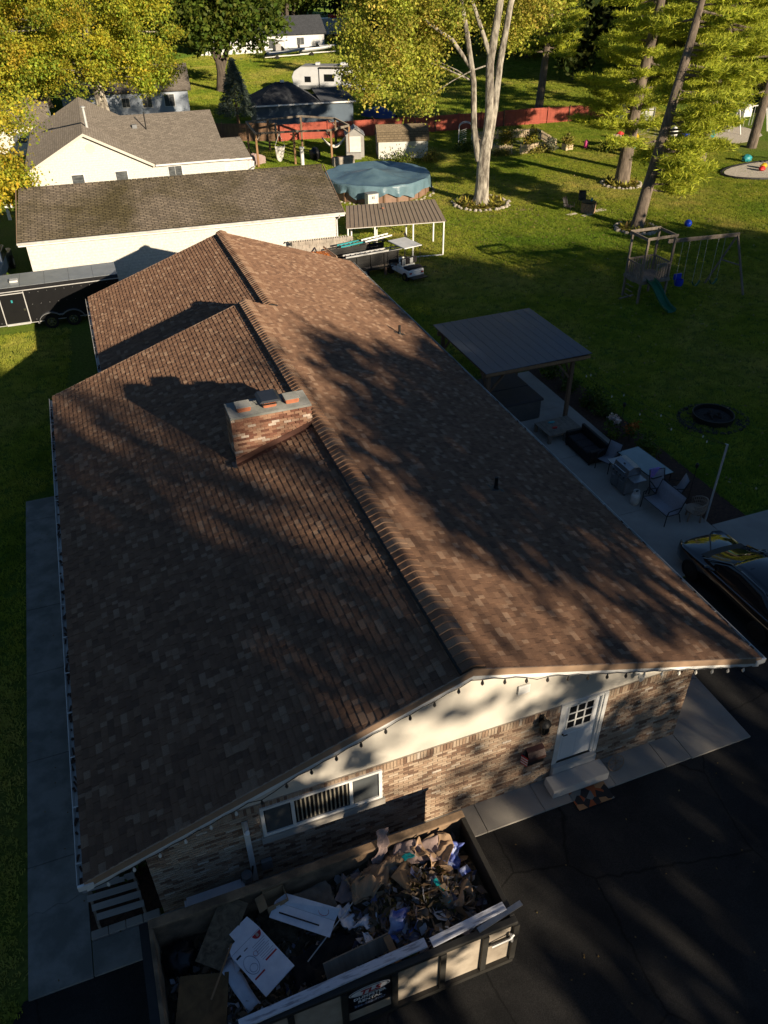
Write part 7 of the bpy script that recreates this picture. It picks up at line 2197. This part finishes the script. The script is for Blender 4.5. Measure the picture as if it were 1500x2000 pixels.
# ---- unseen shade trees: crowns shaped for the dapples, side ones added to dim skylight
SHD = [(0.14, 0.17, 0.02), (0.25, 0.22, 0.03), (0.10, 0.13, 0.02)]
KIND = {'dense': ([((0, 0, 11.5), (5.2, 5.2, 4.8), 3), ((-2.5, 1, 8.0), (3.6, 3.4, 2.8), 1.2), ((2.6, -1, 8.2), (3.6, 3.4, 2.8), 1.2), ((0, 0, 15.5), (3.8, 3.8, 2.6), 1)], 430),
        'high': ([((0, 0, 16.0), (4.3, 4.3, 2.5), 3), ((-2.2, 1, 14.8), (3.0, 3.0, 1.8), .8), ((2.2, -1, 13.0), (2.6, 3.0, 1.8), .25)], 62),
        'thin': ([((0, 0, 12), (4.6, 4.6, 4.5), 3), ((0, 0, 15.5), (3.6, 3.6, 2.4), 1)], 74),
        'low': ([((0, 0, 3.4), (3.4, 3.4, 2.4), 1)], 90)}
sh = {}
SHADE = [(1.8, -27, 'dense', 1.04), (18, -40, 'thin', .95), (29, -7, 'dense', .78), (35.5, -4, 'dense', .58), (38.5, 5, 'dense', .42), (37, 17, 'low', 1.0), (-24, 5, 'dense', .95), (-25, 17, 'dense', .95), (-22, -8, 'dense', .95), (-6, -30, 'dense', 1.05), (1, -36, 'dense', 1.15), (4.0, -42, 'dense', 1.2), (11.5, -44, 'high', 1.36), (18.6, -30.5, 'high', 1.07), (24.5, -33, 'high', 1.1), (27.5, -30, 'dense', 1.12), (33.5, -29, 'dense', 1.12), (40, -28, 'dense', 1.05), (46.5, -26, 'dense', 1.03),
         (53, -25, 'dense', 1.1), (37, -38, 'dense', 1.32), (47, -36, 'dense', 1.25), (28, -43, 'thin', 1.25), (11, -37, 'low', 1.75), (18, -36, 'low', 1.8), (25, -36.5, 'low', 1.75), (32, -36, 'low', 1.8)]
WORD = {'dense': 'unseen full-crowned shade tree', 'high': 'unseen high-crowned shade tree', 'thin': 'unseen thin-leaved shade tree', 'low': 'unseen low round shade tree'}
ordn = NUM
cnt = {}
for i, (x, y, k, s_) in enumerate(sorted(SHADE)):
    cnt[k] = cnt.get(k, 0) + 1
    if k not in sh:
        r = thing('shade_tree', 'unseen shade tree', 'tree', (0, 0, 0))
        o_, cc = leaf_cloud('crown', r, KIND[k][0], KIND[k][1], 42, 1.2, .24, SHD, (2, 1, 2), shell=.3)
        ht = max(l[0][2] for l in KIND[k][0])
        pth = [(0, 0, 0), (.1, 0, ht * .3), (0, .2, ht * .6), (0, 0, ht)]
        trunk(r, pth, [.4, .32, .22, .05], 'bark', limbs_to(cc, pth[1:], 14, .11), 8)
        sh[k] = r
    else:
        r = copy_tree(sh[k])
    r.location = (x, y, 0)
    r.rotation_euler = (0, 0, i * 1.1)
    r.scale = (s_,) * 3
    r['label'] = '%s outside the frame, %s from the left' % (WORD[k], ordn[cnt[k] - 1])
    r['group'] = 'unseen shade trees outside the frame'
# ---- shrubs and border plants
def shrub(name, label, loc, r, n, ls, pal, wts, cat='shrub', group=None, per=30):
    t = thing(name, label, cat, loc, 0, group)
    o_, cc = leaf_cloud('foliage', t, [((0, 0, r[2] * .9), r, 1)], n, per, max(r) * .45, ls, pal, wts, 'weed', .1, .3)
    b = MB()
    for k in range(5):
        a = k * 1.256
        b.tube([(0, 0, 0), (r[0] * .5 * math.cos(a), r[1] * .5 * math.sin(a), r[2] * .9)], [.025, .008], 5)
    b.build('stem', 'bark', t)
    return t
SIL = [(0.16, 0.17, 0.11), (0.11, 0.12, 0.08), (0.20, 0.21, 0.14)]
HST = [(0.42, 0.36, 0.06), (0.30, 0.30, 0.05), (0.36, 0.24, 0.08), (0.16, 0.19, 0.03)]
shrub('grey_shrub', 'silvery grey shrub beside the rear left gutter of the house', (-6.2, 20.4, 0), (.7, .8, .75), 26, .05, SIL, (2, 2, 1), per=60)
shrub('dark_shrub', 'dark green shrub behind the slatted pallet in the mulch bed', (-7.05, 1.75, .035), (.5, .5, .6), 24, .05, DRK, (3, 2, 2, 1), per=50)
shrub('dark_shrub', 'second dark shrub under the eave behind the pallet', (-6.85, 2.9, .035), (.45, .6, .6), 20, .05, DRK, (3, 2, 2, 1), per=50)
for k, (x, y, lab) in enumerate(((13.1, 18.6, 'border plant at the far end of the patio edge'), (13.2, 17.2, 'second border plant behind the hot tub'), (13.25, 15.6, 'leafy border plant beside the near pavilion post'), (13.3, 14.6, 'border plant between post and flower pot'), (13.25, 11.6, 'border plant behind the glass table'))):
    shrub('border_plant', lab, (x, y, .03), (.42, .5, .42), 14, .06, GRN, (3, 3, 1, 2, .6), 'plant', 'plants along the patio edge', 40)
t = shrub('flower_pot', 'potted white flowers beside the dark wicker sofa', (12.65, 13.1, .03), (.3, .3, .5), 10, .05, GRN, (3, 2, 1, 1, .3), 'flowers', None, 30)
leaf_cloud('blossom', t, [((0, 0, .75), (.24, .24, .18), 1)], 8, 22, .12, .05, [(.75, .66, .60), (.7, .5, .45)], (2, 1), 'weed', 0, .3)
t = shrub('flower_pot', 'orange flowering plant right of the white flowers', (13.1, 12.6, .03), (.28, .28, .42), 10, .05, GRN, (3, 2, 1, 1, .3), 'flowers', None, 30)
leaf_cloud('blossom', t, [((0, 0, .62), (.24, .24, .16), 1)], 8, 20, .12, .045, [(.55, .20, .04), (.4, .13, .03)], (2, 1), 'weed', 0, .3)
def hostas(label, cx, cy, r, n):
    t = thing('hosta_bed', label, 'plants', (cx, cy, 0))
    P, A, B, Cc = [], [], [], []
    for k in range(n):
        a, q = random.uniform(0, 6.283), r * (.5 + .5 * random.random())
        m_ = 16
        d = unit(m_) * np.array([1, 1, .35]) + np.array([0, 0, .25])
        d /= np.linalg.norm(d, axis=1, keepdims=True)
        ln = rng.uniform(.12, .28, (m_, 1))
        sd = np.cross(d, np.array([0, 0, 1.0])); sd /= np.linalg.norm(sd, axis=1, keepdims=True) + 1e-9
        P.append(np.array([q * math.cos(a), q * math.sin(a), .14]) + d * ln); A.append(d * ln); B.append(sd * ln * .42)
        Cc.append(mixcol(m_, HST, (3, 2, 1.6, 2)))
    quads('leaves', np.concatenate(P), np.concatenate(A), np.concatenate(B), np.concatenate(Cc), 'weed', t)
    MB().lathe([(.1, .05), (r * .7, .06), (r * .98, .01)], 20).build('soil', 'mulch', t)
hostas('yellowing hostas around the foot of the big pale-barked tree', 22.75, 45.2, 1.8, 60)
hostas('yellowing hostas around the straight pine trunk', 35.35, 45.85, 1.25, 30)
hostas('yellowing hostas around the leaning pine trunk', 29.55, 35.6, 1.15, 20)
for k, (x, y, lab, r, pal) in enumerate(((22.6, 59.7, 'low green plants along the barn shed wall', (1.9, .4, .35), GRN), (24.7, 59.2, 'low leafy plants at the right end of the barn shed', (.9, .4, .4), HST), (31.4, 58.8, 'garden plants before the left picket fence', (.8, .25, .16), HST), (35.2, 58.3, 'garden plants before the right picket fence', (1.2, .25, .16), HST), (36.0, 61.5, 'tall dry plants inside the picket garden', (.6, .6, .8), MIX), (33.9, 62.4, 'dry shrub in the middle of the picket garden', (.7, .6, .9), MIX), (36.6, 58.9, 'bushy grey plant at the picket corner', (.6, .5, .5), SIL), (38.1, 58.5, 'orange plants growing in the square planter', (.45, .4, .55), HST), (29.2, 61.9, 'dark plants at the foot of the white arbor', (1.0, .7, .4), GRN), (41.0, 56.4, 'low shrub behind the straight pine', (1.0, .6, .4), GRN), (-6.9, 3.9, 'small dark plant under the left eave', (.4, .4, .4), DRK))):
    shrub('garden_plant', lab, (x, y, .02 if k != 7 else .3), r, 26, .075, pal, [1] * len(pal), 'plant', None, 36)
# weeds on the rubbish heap
P = []
n = 900
X = rng.uniform(-3.0, -.6, n); Y = rng.uniform(-2.1, -.9, n)
Z = np.array([heap(x, y) for x, y in zip(X, Y)]) + .03
d = unit(n) + np.array([0, 0, .5]); d /= np.linalg.norm(d, axis=1, keepdims=True)
sd = np.cross(d, unit(n)); sd /= np.linalg.norm(sd, axis=1, keepdims=True)
quads('garden_waste', np.stack([X, Y, Z], 1), d * rng.uniform(.03, .11, (n, 1)), sd * .022, mixcol(n, [(.16, .12, .03), (.06, .05, .02), (.25, .19, .05), (.10, .11, .03)], (2, 3, 1, 2)), 'weed', None, label='dry yellow garden waste scattered over the rubbish heap', cat='garden waste', kind='stuff')
n = 1300
X = rng.uniform(-6.4, -4.2, n); Y = rng.uniform(-2.6, -.7, n)
Z = np.array([heap(x, y) for x, y in zip(X, Y)]) + .03
d = unit(n); sd = np.cross(d, unit(n)); sd /= np.linalg.norm(sd, axis=1, keepdims=True)
quads('rubble_scraps', np.stack([X, Y, Z], 1), d * rng.uniform(.02, .08, (n, 1)), sd * .025, mixcol(n, [(.24, .17, .10), (.10, .075, .045), (.36, .32, .28)], (3, 3, .7)), 'weed', None, label='small brown scraps at the left end of the dumpster', cat='rubble', kind='stuff')
n = 1500
X = rng.uniform(-6.3, -.5, n); Y = rng.uniform(-2.6, -.65, n)
Z = np.array([heap(x, y) for x, y in zip(X, Y)]) + .05
d = unit(n); d[:, 2] *= .5; sd = np.cross(d, unit(n)); sd /= np.linalg.norm(sd, axis=1, keepdims=True)
L_ = rng.uniform(.03, .13, (n, 1)) * (1 + .5 * (X[:, None] > -3))
quads('paper_scraps', np.stack([X, Y, Z], 1), d * L_, sd * L_ * .6, mixcol(n, [(.30, .20, .12), (.12, .09, .06), (.55, .57, .62), (.20, .15, .10), (.12, .16, .34), (.42, .30, .20), (.05, .05, .05)], (3, 2, 2.2, 2, .6, 2.4, 1)), 'weed', None, label='torn paper and packaging scraps mixed through the rubbish', cat='scraps', kind='stuff')
# fallen leaves on the lawn
n = 6000
X = np.concatenate([rng.uniform(8, 45, n // 2), rng.normal(22, 9, n // 2)]); Y = np.concatenate([rng.uniform(8, 70, n // 2), rng.normal(46, 9, n // 2)])
ok = ~((X < 13.9) & (Y < 31)) & (Y > 7.3)
X, Y = X[ok], Y[ok]
n = len(X)
d = unit(n) * np.array([1, 1, .2]); d /= np.linalg.norm(d, axis=1, keepdims=True)
sd = np.cross(d, np.array([0, 0, 1.0])); sd /= np.linalg.norm(sd, axis=1, keepdims=True)
quads('fallen_leaves', np.stack([X, Y, np.full(n, .075)], 1), d * .07, sd * .055, mixcol(n, [(.45, .34, .12), (.34, .2, .07), (.5, .42, .25)], (2, 2, 1)) * .8, 'weed', None, label='yellow leaves scattered over the lawn', cat='leaves', kind='stuff')

n = 130
X = np.concatenate([rng.uniform(-.1, 12, 80), rng.uniform(-9, -6.5, 50)]); Y = np.concatenate([rng.uniform(-6, -.3, 80), rng.uniform(-.2, 16, 50)])
d = unit(n) * np.array([1, 1, .15]); d /= np.linalg.norm(d, axis=1, keepdims=True)
sd = np.cross(d, np.array([0, 0, 1.0])); sd /= np.linalg.norm(sd, axis=1, keepdims=True)
quads('blown_leaves', np.stack([X, Y, np.where(Y > -.26, .075, .03)], 1), d * .026, sd * .02, mixcol(n, [(.16, .11, .04), (.13, .08, .03), (.3, .24, .1)], (2, 2, 1)), 'weed', None, label='dry leaves blown over the driveway and walkway', cat='leaves', kind='stuff')

# ---- grass: short blades over the lawn in view
gm, gn_, gb = _base('turf', 0.9, 0, 0.15)
geo = gn_.nodes.new("ShaderNodeNewGeometry")
t1 = gn_.nodes.new("ShaderNodeTexNoise")
t1.inputs["Scale"].default_value = 0.10; t1.inputs["Detail"].default_value = 6; t1.inputs["Distortion"].default_value = .4; t1.inputs["Roughness"].default_value = .6
gn_.links.new(geo.outputs["Position"], t1.inputs["Vector"])
r1 = _ramp(gn_, t1.outputs[0], [(0.30, (0.21, 0.33, 0.033)), (0.5, (0.38, 0.42, 0.055)), (0.72, (0.60, 0.52, 0.15))])
oi = gn_.nodes.new("ShaderNodeObjectInfo")
r2 = _ramp(gn_, oi.outputs["Random"], [(0.0, (0.82,) * 3), (1.0, (1.15,) * 3)])
t5 = gn_.nodes.new("ShaderNodeTexNoise"); t5.inputs["Scale"].default_value = .9; t5.inputs["Detail"].default_value = 5
gn_.links.new(geo.outputs["Position"], t5.inputs["Vector"])
r5 = _ramp(gn_, t5.outputs[0], [(0.35, (0.72, 0.80, 0.7)), (0.55, (1.0, 1.0, 1.0)), (0.72, (1.25, 1.12, 1.3))])
cs = mult(gn_, mult(gn_, r1.outputs[0], r2.outputs[0]), r5.outputs[0])
gn_.links.new(cs, gb.inputs["Base Color"])
tr = gn_.nodes.new("ShaderNodeBsdfTranslucent"); gn_.links.new(cs, tr.inputs[0])
mx_ = gn_.nodes.new("ShaderNodeMixShader"); mx_.inputs[0].default_value = .4
gn_.links.new(gb.outputs[0], mx_.inputs[1]); gn_.links.new(tr.outputs[0], mx_.inputs[2])
gn_.links.new(mx_.outputs[0], gn_.nodes["Material Output"].inputs[0])
def tuft(i):
    b = MB()
    for k in range(16):
        a, r = random.uniform(0, 6.283), .12 * random.random() ** .5
        x, y = r * math.cos(a), r * math.sin(a)
        q = random.uniform(0, 6.283)
        h = random.uniform(.04, .075)
        w_ = random.uniform(.007, .014)
        lx, ly = random.uniform(-.05, .05), random.uniform(-.05, .05)
        b.face([(x - w_ * math.cos(q), y - w_ * math.sin(q), 0), (x + w_ * math.cos(q), y + w_ * math.sin(q), 0), (x + lx + w_ * .5 * math.cos(q), y + ly + w_ * .5 * math.sin(q), h), (x + lx - w_ * .5 * math.cos(q), y + ly - w_ * .5 * math.sin(q), h)])
    me = bpy.data.meshes.new('grass_tuft')
    me.from_pydata(b.v, [], b.f)
    me.materials.append(gm)
    o = bpy.data.objects.new('grass_tuft', me)
    return o
tc_ = bpy.data.collections.new('grass_tufts')
for i in range(3):
    tc_.objects.link(tuft(i))
def grass(name, label, polys, density, seed, smin=.8, smax=1.5):
    b = MB()
    for poly in polys:
        b.face([(x, y, .002) for x, y in poly])
    o = b.build(name, gm, None, fix=False, label=label, cat='grass', kind='stuff')
    ng = bpy.data.node_groups.new(name, 'GeometryNodeTree')
    ng.interface.new_socket('Geometry', in_out='INPUT', socket_type='NodeSocketGeometry')
    ng.interface.new_socket('Geometry', in_out='OUTPUT', socket_type='NodeSocketGeometry')
    N = ng.nodes.new
    gi, go = N('NodeGroupInput'), N('NodeGroupOutput')
    dp = N('GeometryNodeDistributePointsOnFaces'); dp.inputs['Density'].default_value = density; dp.inputs['Seed'].default_value = seed
    ci = N('GeometryNodeCollectionInfo'); ci.inputs[0].default_value = tc_; ci.inputs['Separate Children'].default_value = True; ci.inputs['Reset Children'].default_value = True
    ip = N('GeometryNodeInstanceOnPoints'); ip.inputs['Pick Instance'].default_value = True
    rr_ = N('FunctionNodeRandomValue'); rr_.data_type = 'FLOAT_VECTOR'; rr_.inputs[0].default_value = (-.15, -.15, 0); rr_.inputs[1].default_value = (.15, .15, 6.283)
    rs = N('FunctionNodeRandomValue'); rs.data_type = 'FLOAT'; rs.inputs[2].default_value = smin; rs.inputs[3].default_value = smax
    lk = ng.links.new
    lk(gi.outputs[0], dp.inputs['Mesh']); lk(dp.outputs['Points'], ip.inputs['Points']); lk(ci.outputs[0], ip.inputs['Instance'])
    lk(rr_.outputs[0], ip.inputs['Rotation']); lk(rs.outputs[1], ip.inputs['Scale']); lk(ip.outputs[0], go.inputs[0])
    md = o.modifiers.new('grass', 'NODES'); md.node_group = ng
grass('lawn_grass', 'short green grass of the back lawn', [[(13.95, 7.2), (34, 7.2), (48, 42), (12.3, 42), (6, 31), (7.5, 28), (7.5, 20), (13.95, 19.8)], [(12.3, 42.05), (48, 42.05), (60, 74), (28, 78), (14, 72.3), (9, 64), (9, 58), (11, 46)]], 55, 3)
grass('side_grass', 'short shaded grass left of the brick house', [[(-13, -4), (-9.1, -.4), (-9.0, 17), (-7.6, 18), (-6.8, 32.5), (-16, 33)]], 55, 5)
grass('far_grass', 'sunny grass of the lawns beyond the red fence', [[(14, 84), (60, 75), (82, 90), (85, 135), (30, 160), (2, 130), (2, 100)]], 9, 8, 1.6, 2.6)
